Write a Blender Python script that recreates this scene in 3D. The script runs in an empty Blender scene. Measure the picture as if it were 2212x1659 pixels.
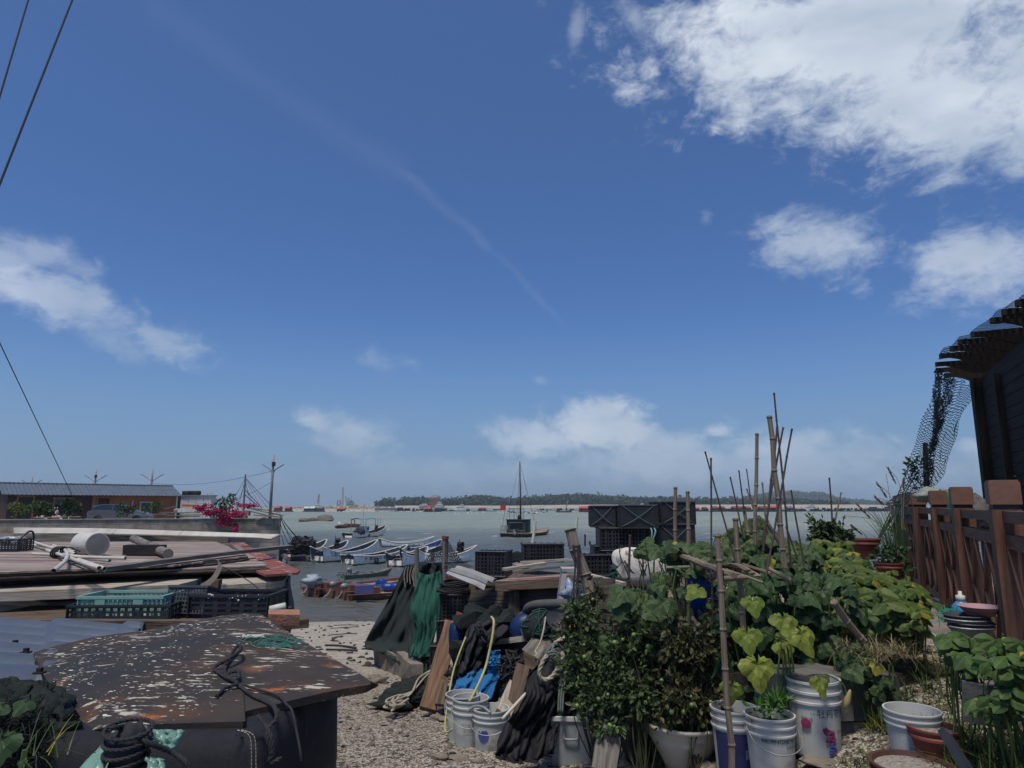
import bpy, math, random
from mathutils import Vector, Matrix, Euler, noise
rnd = random.Random(7)
PI = math.pi
# ------------------------------------------------------------------ camera, sky, sun, exposure
F = 682.67; TH = math.atan(120.5/F); EYE = 4.5
sc = bpy.context.scene
COL = sc.collection
cam_data = bpy.data.cameras.new('camera'); cam_data.sensor_width = 36; cam_data.lens = 24
cam_data.clip_start = 0.05; cam_data.clip_end = 30000
cam = bpy.data.objects.new('camera', cam_data); COL.objects.link(cam)
cam.location = (0, 0, EYE); cam.rotation_euler = (PI/2+TH, 0, 0)
sc.camera = cam
sc.view_settings.view_transform = 'Standard'; sc.view_settings.look = 'None'
sc.view_settings.gamma = 1; sc.view_settings.use_curve_mapping = False
sc.view_settings.exposure = 0.0
SUN_EL = 69; SUN_AZ = 203          # azimuth clockwise from +Y (north)
sd = bpy.data.lights.new('sun', 'SUN'); sd.energy = 3.6; sd.angle = math.radians(13); sd.color = (1, .91, .78)
sun = bpy.data.objects.new('sun', sd); COL.objects.link(sun)
_a, _e = math.radians(SUN_AZ), math.radians(SUN_EL)
_s = Vector((math.sin(_a)*math.cos(_e), math.cos(_a)*math.cos(_e), math.sin(_e)))
sun.rotation_euler = _s.to_track_quat('Z', 'Y').to_euler()

def ray(px, py):
    u = (px-512)/F; v = (384-py)/F
    return Vector((u, math.cos(TH)-v*math.sin(TH), math.sin(TH)+v*math.cos(TH)))
def W(px, py, d):
    r = ray(px, py); return Vector((0, 0, EYE)) + r*(d/r.y)
def WZ(px, py, z=0.0):
    r = ray(px, py); return Vector((0, 0, EYE)) + r*((z-EYE)/r.z)
def crop(x0, y0, s): return lambda x, y: ((x0+x*s)/4, (y0+y*s)/4)
KD = crop(0, 0, 4096/2212)
KL = crop(0, 1800, 1200/2212)      # left pile
KP = crop(0, 2300, 1500/2212)      # steel plate
KC = crop(1400, 2100, 1100/1877)   # centre heap
KS = crop(2300, 1900, 900/2212)    # crate stacks
KG = crop(2300, 2400, 1200/2212)   # garden buckets
KR = crop(3200, 1200, 896/1239)    # right fence and pergola
KT = crop(2600, 1500, 900/1659)    # bamboo
KQ = crop(3300, 2300, 796/1711)    # bottom right
KA = crop(1100, 1950, 600/2212)    # boats
KB = crop(1900, 1850, 500/2212)    # work boat
KF = crop(1500, 1950, 500/2212)    # far ships
KH = crop(0, 1850, 800/2212)       # house
K5 = crop(2800, 1900, 1296/2212)   # far right

def make_world():
    w = bpy.data.worlds.new("World"); sc.world = w; w.use_nodes = True; w.cycles.sampling_method = 'MANUAL'; w.cycles.sample_map_resolution = 256
    nt = w.node_tree; N = nt.nodes; L = nt.links; N.clear()
    out = N.new('ShaderNodeOutputWorld'); bg = N.new('ShaderNodeBackground')
    sky = N.new('ShaderNodeTexSky'); sky.sky_type = 'NISHITA'; sky.sun_disc = False
    sky.sun_elevation = math.radians(SUN_EL); sky.sun_rotation = math.radians(SUN_AZ)
    sky.air_density = 1.0; sky.dust_density = 0.6; sky.ozone_density = 3.0; sky.altitude = 0
    tc = N.new('ShaderNodeTexCoord')
    def math_(op, a, b=None, c=None, clamp=False):
        n = N.new('ShaderNodeMath'); n.operation = op; n.use_clamp = clamp
        for i, q in enumerate((a, b, c)):
            if q is None: continue
            if isinstance(q, (int, float)): n.inputs[i].default_value = q
            else: L.new(q, n.inputs[i])
        return n.outputs[0]
    def dot(vec):
        n = N.new('ShaderNodeVectorMath'); n.operation = 'DOT_PRODUCT'
        L.new(tc.outputs['Generated'], n.inputs[0]); n.inputs[1].default_value = vec
        return n.outputs['Value']
    def noise_(scale, detail, rough, stretch=(1, 1, 1), dist=0):
        mp = N.new('ShaderNodeMapping'); mp.inputs['Scale'].default_value = stretch
        L.new(tc.outputs['Generated'], mp.inputs[0])
        n = N.new('ShaderNodeTexNoise'); n.inputs['Scale'].default_value = scale
        n.inputs['Detail'].default_value = detail; n.inputs['Roughness'].default_value = rough
        n.inputs['Distortion'].default_value = dist
        L.new(mp.outputs[0], n.inputs['Vector']); return n.outputs['Fac']
    n1 = noise_(7, 6, .62, (1, 1, 1.7), .25)
    n2 = noise_(26, 4, .65, (1, 1, 1.5), .4)
    nz = math_('ADD', math_('MULTIPLY', math_('SUBTRACT', n1, .5), 2.6), math_('MULTIPLY', math_('SUBTRACT', n2, .5), 1.5))
    # clouds: direction of the centre, angular half sizes, tilt, strength (edge level), peak opacity
    CL = [(1880, 60, 420, 190, 12, 1.25, 1), (2080, 210, 330, 180, 25, 1.2, 1), (1680, 130, 170, 130, 40, .85, 1), (2212, 330, 210, 110, 20, .8, .9),
          (1785, 525, 135, 85, 15, .95, .72), (2125, 555, 165, 110, 10, 1.0, .78),
          (95, 545, 150, 60, 8, .9, .42), (10, 570, 90, 90, 30, .9, .45), (150, 645, 230, 58, 14, 1.0, .62), (330, 725, 140, 52, 22, .9, .6), (240, 700, 140, 60, 25, .85, .45),
          (835, 778, 90, 40, 5, .85, .3), (680, 908, 65, 36, 20, 1.0, .75), (755, 935, 110, 50, 8, 1.0, .55),
          (1290, 925, 125, 60, 12, 1.15, .85), (1170, 950, 160, 55, 0, .95, .6), (1440, 960, 150, 40, 6, .95, .6), (1420, 990, 300, 75, 3, .95, .5), (1690, 970, 200, 45, -4, .9, .5), (1720, 1000, 420, 75, 2, .95, .42), (1050, 1020, 500, 45, 0, .8, .28), (2110, 965, 80, 26, 6, .9, .55),
          (1545, 932, 45, 20, 0, .8, .55), (1940, 950, 45, 18, 25, .8, .45), (1165, 820, 35, 20, 0, .6, .2), (980, 1010, 150, 22, 4, .65, .25), (820, 1035, 260, 26, 0, .6, .25),
          (1245, 60, 25, 62, 8, .7, .35), (1370, 40, 40, 110, -25, .7, .4), (1525, 470, 22, 28, 0, .5, .2)]
    k = 4096/2212/4
    total = None
    for x, y, rx, ry, tilt, lvl, op in CL:
        c = ray(x*k, y*k).normalized()
        e1 = Vector((0, 0, 1)).cross(c).normalized()*-1; e2 = c.cross(e1).normalized()*-1   # right, up
        if e2.z < 0: e2 = -e2
        t = math.radians(-tilt); a1 = e1*math.cos(t)+e2*math.sin(t); a2 = e2*math.cos(t)-e1*math.sin(t)
        dist = c.dot(Vector((0, math.cos(TH), math.sin(TH)))); s = dist*k/F
        da = dot(tuple(a1/(rx*s))); db = dot(tuple(a2/(ry*s)))
        r = math_('SQRT', math_('ADD', math_('MULTIPLY', da, da), math_('MULTIPLY', db, db)))
        m = math_('SUBTRACT', lvl, r)                       # >0 inside
        v = math_('ADD', m, nz)
        n = N.new('ShaderNodeMapRange'); n.interpolation_type = 'SMOOTHSTEP'
        n.inputs['From Min'].default_value = -.2; n.inputs['From Max'].default_value = .85
        n.inputs['To Max'].default_value = op; L.new(v, n.inputs['Value'])
        ww = math_('MULTIPLY', n.outputs[0], math_('MULTIPLY', math_('SUBTRACT', lvl+.75, r, clamp=True), 2.2, clamp=True))
        total = ww if total is None else math_('MAXIMUM', total, ww)
    # a few thin wisps high up
    for (x0, y0, x1, y1, wd, op) in [(350, 20, 850, 360, 40, .025), (850, 360, 1060, 545, 16, .05), (1060, 545, 1210, 700, 11, .04)]:
        a = ray(x0*k, y0*k).normalized(); b = ray(x1*k, y1*k).normalized()
        nrm = a.cross(b).normalized(); mid = (a+b).normalized(); half = math.acos(min(1, mid.dot(a)))
        dn = math_('ABSOLUTE', math_('ADD', dot(tuple(nrm)), math_('MULTIPLY', math_('SUBTRACT', n1, .5), .05)))
        g = math_('SUBTRACT', 1.0, math_('DIVIDE', dn, wd*k/F), clamp=True)
        al = math_('MULTIPLY', math_('SUBTRACT', dot(tuple(mid)), math.cos(half*1.15)), 400, clamp=True)
        total = math_('MAXIMUM', total, math_('MULTIPLY', math_('MULTIPLY', g, al), op))
    total = math_('MULTIPLY', total, math_('GREATER_THAN', dot((0, 1, 0)), 0.2))
    # cloud shade: brighter tops, greyer undersides of thick cloud
    sh = noise_(4.5, 4, .55, (1, 1, 1.8), .2)
    ccol = N.new('ShaderNodeValToRGB'); L.new(sh, ccol.inputs[0])
    ccol.color_ramp.elements[0].position = .34; ccol.color_ramp.elements[0].color = (4.3, 5.2, 6.5, 1)
    ccol.color_ramp.elements[1].position = .66; ccol.color_ramp.elements[1].color = (7.3, 7.9, 8.8, 1)
    # blue cast of the dry air and whitening near the horizon
    tint = N.new('ShaderNodeMixRGB'); tint.blend_type = 'MULTIPLY'; tint.inputs[0].default_value = 1
    L.new(sky.outputs[0], tint.inputs[1])
    sep = N.new('ShaderNodeSeparateXYZ'); L.new(tc.outputs['Generated'], sep.inputs[0])
    tr = N.new('ShaderNodeMapRange'); L.new(sep.outputs[2], tr.inputs[0]); tr.inputs['From Min'].default_value = .35; tr.inputs['From Max'].default_value = .65
    tm = N.new('ShaderNodeMixRGB'); L.new(tr.outputs[0], tm.inputs[0]); tm.inputs[1].default_value = (.45, .67, 1.0, 1); tm.inputs[2].default_value = (.58, .78, 1.07, 1); L.new(tm.outputs[0], tint.inputs[2])
    hz = N.new('ShaderNodeMapRange'); hz.interpolation_type = 'SMOOTHERSTEP'
    hz.inputs['From Min'].default_value = .30; hz.inputs['From Max'].default_value = -.02; hz.inputs['To Max'].default_value = .8
    L.new(sep.outputs[2], hz.inputs['Value'])
    mh = N.new('ShaderNodeMixRGB'); L.new(hz.outputs[0], mh.inputs[0]); L.new(tint.outputs[0], mh.inputs[1]); mh.inputs[2].default_value = (1.95, 3.2, 4.9, 1)
    mx = N.new('ShaderNodeMixRGB'); L.new(total, mx.inputs[0]); L.new(mh.outputs[0], mx.inputs[1]); L.new(ccol.outputs[0], mx.inputs[2])
    L.new(mx.outputs[0], bg.inputs[0]); bg.inputs[1].default_value = 0.1
    L.new(bg.outputs[0], out.inputs[0])
make_world()

# ------------------------------------------------------------------ helpers
INV = {}
class MB:
    """collects shapes, builds ONE mesh object"""
    def __init__(s): s.v = []; s.f = []; s.uv = []
    def add(s, vs, fs, uvs=None):
        b = len(s.v); s.v += [Vector(q) for q in vs]
        for i, f in enumerate(fs):
            s.f.append([b+q for q in f]); s.uv.append(uvs[i] if uvs else [(0, 0)]*len(f))
    def box(s, c, size, rot=None, taper=1.0, jit=0):
        """rot: Matrix 3x3 or euler tuple; taper scales the top"""
        if rot is None: R = Matrix.Identity(3)
        elif isinstance(rot, (tuple, list)): R = Euler(rot).to_matrix()
        else: R = rot
        c = Vector(c); h = [q/2 for q in size]; vs = []
        for z in (-1, 1):
            for y in (-1, 1):
                for x in (-1, 1):
                    t = taper if z > 0 else 1
                    p = Vector((x*h[0]*t, y*h[1]*t, z*h[2]))
                    if jit: p += Vector((rnd.uniform(-jit, jit), rnd.uniform(-jit, jit), rnd.uniform(-jit, jit)))
                    vs.append(p)
        fs = [(0, 2, 3, 1), (4, 5, 7, 6), (0, 1, 5, 4), (2, 6, 7, 3), (0, 4, 6, 2), (1, 3, 7, 5)]
        L = max(range(3), key=lambda i: size[i]); o = [i for i in range(3) if i != L]
        ox, oy = rnd.random()*9, rnd.random()*9
        uvs = [[(vs[i][o[0]]+vs[i][o[1]]+ox, vs[i][L]+oy) for i in f] for f in fs]
        s.add([c+R@p for p in vs], fs, uvs); return s
    def plank(s, p0, p1, w, t, up=(0, 0, 1), jit=0, seg=1, bow=0):
        """board from p0 to p1, width w across, thickness t along up"""
        p0, p1 = Vector(p0), Vector(p1); d = (p1-p0); L = d.length; d.normalize()
        side = d.cross(Vector(up)).normalized(); n = side.cross(d).normalized()
        oy = rnd.random()*9; ox = rnd.random()*9; rows = []
        for i in range(seg+1):
            q = i/seg; c = p0+(p1-p0)*q + n*bow*math.sin(PI*q)
            ww = w*(1+rnd.uniform(-jit, jit)); rows.append([c-side*ww/2-n*t/2, c+side*ww/2-n*t/2, c+side*ww/2+n*t/2, c-side*ww/2+n*t/2])
        vs = [p for r in rows for p in r]; fs = []; uvs = []
        for i in range(seg):
            for k in range(4):
                a, b = i*4+k, i*4+(k+1) % 4
                fs.append((a, b, b+4, a+4)); u0 = ox+(0, w, w+t, 2*w+t)[k]; u1 = ox+(w, w+t, 2*w+t, 2*w+2*t)[k]
                v0 = oy+L*i/seg; v1 = oy+L*(i+1)/seg; uvs.append([(u0, v0), (u1, v0), (u1, v1), (u0, v1)])
        fs.append((3, 2, 1, 0)); uvs.append([(ox, oy)]*4); e = seg*4
        fs.append((e, e+1, e+2, e+3)); uvs.append([(ox, oy)]*4)
        s.add(vs, fs, uvs); return s
    def tube(s, pts, r, n=8, cap=True):
        pts = [Vector(p) for p in pts]
        if not isinstance(r, (list, tuple)): r = [r]*len(pts)
        vs = []; prev = None; acc = rnd.random()*5; vv = []
        for i, p in enumerate(pts):
            t = (pts[min(i+1, len(pts)-1)]-pts[max(i-1, 0)])
            if t.length < 1e-9: t = Vector((0, 0, 1))
            t.normalize()
            if prev is None:
                a = Vector((0, 0, 1)) if abs(t.z) < .9 else Vector((1, 0, 0)); x = t.cross(a).normalized()
            else:
                x = (prev-t*prev.dot(t))
                x = x.normalized() if x.length > 1e-6 else t.orthogonal().normalized()
            prev = x; y = t.cross(x)
            if i: acc += (p-pts[i-1]).length
            vv.append(acc)
            for k in range(n):
                a = 2*PI*k/n; vs.append(p+(x*math.cos(a)+y*math.sin(a))*r[i])
        fs = []; uvs = []; pr = 2*PI*max(r)
        for i in range(len(pts)-1):
            for k in range(n):
                a = i*n+k; b = i*n+(k+1) % n; fs.append((a, b, b+n, a+n))
                uvs.append([(pr*k/n, vv[i]), (pr*(k+1)/n, vv[i]), (pr*(k+1)/n, vv[i+1]), (pr*k/n, vv[i+1])])
        if cap:
            fs.append(tuple(range(n))[::-1]); uvs.append([(0, 0)]*n); e = (len(pts)-1)*n
            fs.append(tuple(range(e, e+n))); uvs.append([(0, 0)]*n)
        s.add(vs, fs, uvs); return s
    def lathe(s, prof, c=(0, 0, 0), n=24, rot=None, sx=1, sy=1, wob=0):
        """prof: (radius, z) list"""
        c = Vector(c); R = rot if rot is not None else Matrix.Identity(3)
        if isinstance(R, (tuple, list)): R = Euler(R).to_matrix()
        vs = []
        for j, (r, z) in enumerate(prof):
            for k in range(n):
                a = 2*PI*k/n; q = 1+wob*math.sin(a*3+j)*.5+wob*math.sin(a*2+1.3)
                vs.append(c+R@Vector((r*q*math.cos(a)*sx, r*q*math.sin(a)*sy, z)))
        fs = []; uvs = []; m = max(p[0] for p in prof); zz = [0]
        for j in range(1, len(prof)): zz.append(zz[-1]+math.hypot(prof[j][0]-prof[j-1][0], prof[j][1]-prof[j-1][1]))
        for j in range(len(prof)-1):
            for k in range(n):
                a = j*n+k; b = j*n+(k+1) % n; fs.append((a, b, b+n, a+n))
                uvs.append([(k/n, zz[j]), ((k+1)/n, zz[j]), ((k+1)/n, zz[j+1]), (k/n, zz[j+1])])
        if prof[0][0] > 1e-5: fs.append(tuple(range(n))[::-1]); uvs.append([(0, 0)]*n)
        if prof[-1][0] > 1e-5: e = (len(prof)-1)*n; fs.append(tuple(range(e, e+n))); uvs.append([(0, 0)]*n)
        s.add(vs, fs, uvs); return s
    def grid(s, P, th=0.0, close=False):
        """P[j][i] points; optional thickness (offset along averaged normal)"""
        H = len(P); Wd = len(P[0]); flat = [Vector(p) for r in P for p in r]
        fs = []; uvs = []; U = [0]; V = [0]
        for i in range(1, Wd): U.append(U[-1]+(Vector(P[H//2][i])-Vector(P[H//2][i-1])).length)
        for j in range(1, H): V.append(V[-1]+(Vector(P[j][Wd//2])-Vector(P[j-1][Wd//2])).length)
        for j in range(H-1):
            for i in range(Wd-1):
                a = j*Wd+i; fs.append((a, a+1, a+Wd+1, a+Wd)); uvs.append([(U[i], V[j]), (U[i+1], V[j]), (U[i+1], V[j+1]), (U[i], V[j+1])])
        if th:
            nn = [Vector() for _ in flat]
            for f in fs:
                q = (flat[f[2]]-flat[f[0]]).cross(flat[f[3]]-flat[f[1]])
                for i in f: nn[i] += q
            back = [p-(n.normalized() if n.length > 1e-12 else Vector((0, 0, 1)))*th for p, n in zip(flat, nn)]; b = len(flat)
            fs2 = [tuple(reversed([b+q for q in f])) for f in fs]; uv2 = [list(reversed(u)) for u in uvs]
            edge = [j*Wd for j in range(H)]+[(H-1)*Wd+i for i in range(1, Wd)]+[j*Wd+Wd-1 for j in range(H-2, -1, -1)]+[i for i in range(Wd-2, 0, -1)]
            ef = []; eu = []
            for i in range(len(edge)):
                p, q = edge[i], edge[(i+1) % len(edge)]; ef.append((p, q, b+q, b+p)); eu.append([(0, 0), (.05, 0), (.05, .05), (0, .05)])
            s.add(flat+back, fs+fs2+ef, uvs+uv2+eu)
        else: s.add(flat, fs, uvs)
        return s
    def blob(s, c, r, seed=0, amp=.25, fr=1.5, n=10, m=7, rot=None, flat=None):
        c = Vector(c); R = Euler(rot).to_matrix() if rot is not None else Matrix.Identity(3)
        if not isinstance(r, (tuple, list, Vector)): r = (r, r, r)
        vs = []; fs = []; off = Vector((seed*3.7, seed*1.3, -seed*2.1))
        for j in range(m+1):
            t = PI*j/m
            for i in range(n):
                a = 2*PI*i/n; d = Vector((math.sin(t)*math.cos(a), math.sin(t)*math.sin(a), -math.cos(t)))
                q = 1+amp*noise.noise(d*fr+off)*2
                p = Vector((d.x*r[0]*q, d.y*r[1]*q, d.z*r[2]*q))
                if flat is not None and p.z < flat: p.z = flat
                vs.append(c+R@p)
        for j in range(m):
            for i in range(n):
                a = j*n+i; b = j*n+(i+1) % n; fs.append((a, b, b+n, a+n))
        s.add(vs, fs); return s
    def prism(s, pts, h, R=None, c=(0, 0, 0)):
        """2-D outline extruded by h along local z"""
        c = Vector(c); R = R if R is not None else Matrix.Identity(3); n = len(pts)
        vs = [c+R@Vector((x, y, 0)) for x, y in pts]+[c+R@Vector((x, y, h)) for x, y in pts]
        uvs = [[pts[i] for i in reversed(range(n))], list(pts)]
        fs = [tuple(reversed(range(n))), tuple(range(n, 2*n))]
        for i in range(n):
            j = (i+1) % n; fs.append((i, j, j+n, i+n)); uvs.append([pts[i], pts[j], pts[j], pts[i]])
        s.add(vs, fs, uvs); return s
    def rope(s, pts, r, n=6, twist=None):
        """two or three strands twisted along a smoothed path"""
        P = smooth_path(pts, 6); tw = twist or r*7
        if r < .006: return s.tube(P, r, n)
        Q = resample(P, r*1.6); acc = 0
        for st in range(3):
            out = []
            for i, p in enumerate(Q):
                t = (Q[min(i+1, len(Q)-1)]-Q[max(i-1, 0)]).normalized(); x = t.orthogonal().normalized() if i == 0 else (px_-t*px_.dot(t)).normalized()
                px_ = x; y = t.cross(x); a = 2*PI*(i*r*1.6/tw+st/3)
                out.append(p+(x*math.cos(a)+y*math.sin(a))*r*.5)
            s.tube(out, r*.58, 5)
        return s
    def build(s, name, mat, parent=None, smooth=False, local=False, label=None, cat=None, group=None, kind=None, loc=None):
        me = bpy.data.meshes.new(name); o = bpy.data.objects.new(name, me)
        vs = s.v
        if parent is not None:
            if not local: I = INV[parent.name]; vs = [I@v for v in vs]
            o.parent = parent; COL.objects.link(o); INV[o.name] = INV[parent.name]
        else:
            if loc is None and not local and kind != 'structure' and vs:
                lo = Vector([min(v[i] for v in vs) for i in range(3)]); hi = Vector([max(v[i] for v in vs) for i in range(3)])
                loc = Vector(((lo.x+hi.x)/2, (lo.y+hi.y)/2, lo.z))
                vs = [v-loc for v in vs]
            elif loc is not None and not local: vs = [v-Vector(loc) for v in vs]
            if loc is not None: o.location = loc
            COL.objects.link(o); INV[o.name] = Matrix.Translation(o.location).inverted()
        me.from_pydata([tuple(v) for v in vs], [], s.f)
        if any(u != (0, 0) for q in s.uv[:200] for u in q) or True:
            ul = me.uv_layers.new(name='UVMap'); flat = [c for q in s.uv for u in q for c in u]
            if len(flat) == 2*len(me.loops): ul.data.foreach_set('uv', flat)
        if smooth:
            me.polygons.foreach_set('use_smooth', [True]*len(me.polygons))
        me.materials.append(mat); me.validate(); me.update()
        tag(o, label, cat, group, kind)
        return o
def tag(o, label=None, cat=None, group=None, kind=None):
    if label: o['label'] = label
    if cat: o['category'] = cat
    if group: o['group'] = group
    if kind: o['kind'] = kind
    return o
def thing(name, label, cat, loc, rz=0.0, group=None):
    o = bpy.data.objects.new(name, None); COL.objects.link(o); o.empty_display_size = .1
    o.location = loc; o.rotation_euler = (0, 0, rz)
    INV[o.name] = (Matrix.Translation(Vector(loc)) @ Matrix.Rotation(rz, 4, 'Z')).inverted()
    return tag(o, label, cat, group)
def copy_tree(o, loc=None, rot=None, scale=None, label=None, parent=None):
    c = o.copy(); COL.objects.link(c)
    if parent is not None: c.parent = parent
    if loc is not None: c.location = loc
    if rot is not None: c.rotation_euler = rot
    if scale is not None: c.scale = scale if isinstance(scale, tuple) else (scale,)*3
    if label: c['label'] = label
    for ch in [q for q in list(bpy.data.objects) if q.parent == o]: copy_tree(ch, parent=c)
    return c
def resample(P, step):
    out = [P[0].copy()]; acc = 0
    for i in range(1, len(P)):
        a, b = P[i-1], P[i]; L = (b-a).length
        if L < 1e-9: continue
        d = step-acc
        while d <= L: out.append(a+(b-a)*(d/L)); d += step
        acc = (acc+L) % step
    return out if len(out) > 1 else [P[0], P[-1]]
def smooth_path(pts, k=6):
    P = [Vector(p) for p in pts]
    if len(P) < 3: return [P[0]+(P[-1]-P[0])*i/k for i in range(k+1)]
    out = []
    for i in range(len(P)-1):
        a = P[max(i-1, 0)]; b = P[i]; c = P[i+1]; d = P[min(i+2, len(P)-1)]
        for j in range(k):
            t = j/k; out.append(.5*((2*b)+(c-a)*t+(2*a-5*b+4*c-d)*t*t+(3*b-a-3*c+d)*t**3))
    out.append(P[-1]); return out
def frame(d, up=(0, 0, 1)):
    """3x3: x along d, z near up"""
    x = Vector(d).normalized(); y = Vector(up).cross(x).normalized(); z = x.cross(y)
    return Matrix((x, y, z)).transposed()
def lerp(a, b, t): return a+(b-a)*t
def interp(tab, x):
    if x <= tab[0][0]: return tab[0][1]
    for (a, b), (c, d) in zip(tab, tab[1:]):
        if x <= c: return b+(d-b)*(x-a)/(c-a)
    return tab[-1][1]
def sstep(a, b, x):
    t = max(0, min(1, (x-a)/(b-a))); return t*t*(3-2*t)

# ------------------------------------------------------------------ materials
MATS = {}
def M(name, c1, c2=None, scale=4, rough=.8, bump=.25, bscale=30, metal=0, spec=.3, coord='Object', stretch=(1, 1, 1), island=0.0,
      c3=None, s3=14, t3=.62, w3=.04, trans=0, alpha=1, det=6, coat=0, bdist=.01):
    """procedural surface: two colours through noise, optional third colour in patches above a threshold"""
    if name in MATS: return MATS[name]
    m = bpy.data.materials.new(name); m.use_nodes = True; nt = m.node_tree; N = nt.nodes; L = nt.links
    p = N['Principled BSDF']; tc = N.new('ShaderNodeTexCoord'); mp = N.new('ShaderNodeMapping')
    L.new(tc.outputs[coord], mp.inputs[0]); mp.inputs['Scale'].default_value = stretch
    c2 = c2 or tuple(q*.7 for q in c1)
    nz = N.new('ShaderNodeTexNoise'); nz.inputs['Scale'].default_value = scale; nz.inputs['Detail'].default_value = det; nz.inputs['Roughness'].default_value = .6
    L.new(mp.outputs[0], nz.inputs['Vector'])
    r = N.new('ShaderNodeMapRange'); r.inputs['From Min'].default_value = .32; r.inputs['From Max'].default_value = .68; L.new(nz.outputs['Fac'], r.inputs['Value'])
    mx = N.new('ShaderNodeMixRGB'); L.new(r.outputs[0], mx.inputs[0]); mx.inputs[1].default_value = (*c1, 1); mx.inputs[2].default_value = (*c2, 1)
    col = mx.outputs[0]
    if c3:
        n3 = N.new('ShaderNodeTexNoise'); n3.inputs['Scale'].default_value = s3; n3.inputs['Detail'].default_value = 5; n3.inputs['Roughness'].default_value = .6
        L.new(mp.outputs[0], n3.inputs['Vector'])
        r3 = N.new('ShaderNodeMapRange'); r3.inputs['From Min'].default_value = t3; r3.inputs['From Max'].default_value = t3+w3; L.new(n3.outputs['Fac'], r3.inputs['Value'])
        m3 = N.new('ShaderNodeMixRGB'); L.new(r3.outputs[0], m3.inputs[0]); L.new(col, m3.inputs[1]); m3.inputs[2].default_value = (*c3, 1); col = m3.outputs[0]
    if island:
        g = N.new('ShaderNodeNewGeometry'); hv = N.new('ShaderNodeHueSaturation'); L.new(col, hv.inputs['Color'])
        a = N.new('ShaderNodeMapRange'); L.new(g.outputs['Random Per Island'], a.inputs['Value']); a.inputs['To Min'].default_value = 1-island; a.inputs['To Max'].default_value = 1+island
        L.new(a.outputs[0], hv.inputs['Value']); col = hv.outputs[0]
    L.new(col, p.inputs['Base Color'])
    p.inputs['Roughness'].default_value = rough; p.inputs['Metallic'].default_value = metal; p.inputs['Specular IOR Level'].default_value = spec
    if coat: p.inputs['Coat Weight'].default_value = coat
    if alpha < 1: p.inputs['Alpha'].default_value = alpha
    if bump:
        nb = N.new('ShaderNodeTexNoise'); nb.inputs['Scale'].default_value = bscale; nb.inputs['Detail'].default_value = 5; L.new(mp.outputs[0], nb.inputs['Vector'])
        b = N.new('ShaderNodeBump'); b.inputs['Strength'].default_value = bump; b.inputs['Distance'].default_value = bdist
        L.new(nb.outputs['Fac'], b.inputs['Height']); L.new(b.outputs[0], p.inputs['Normal'])
    if trans:
        tr = N.new('ShaderNodeBsdfTranslucent'); L.new(col, tr.inputs[0]); ms = N.new('ShaderNodeMixShader'); ms.inputs[0].default_value = trans
        L.new(p.outputs[0], ms.inputs[1]); L.new(tr.outputs[0], ms.inputs[2]); L.new(ms.outputs[0], N['Material Output'].inputs[0])
    MATS[name] = m; return m
def wood(name, c1, c2, rough=.85, bump=.5, **k):
    return M(name, tuple(q*1.2 for q in c1), tuple(q*.75 for q in c2), scale=3.2, rough=rough, bump=bump, bscale=9, coord='UV', stretch=(9, .8, 1), spec=.15, bdist=.012, **k)
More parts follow.
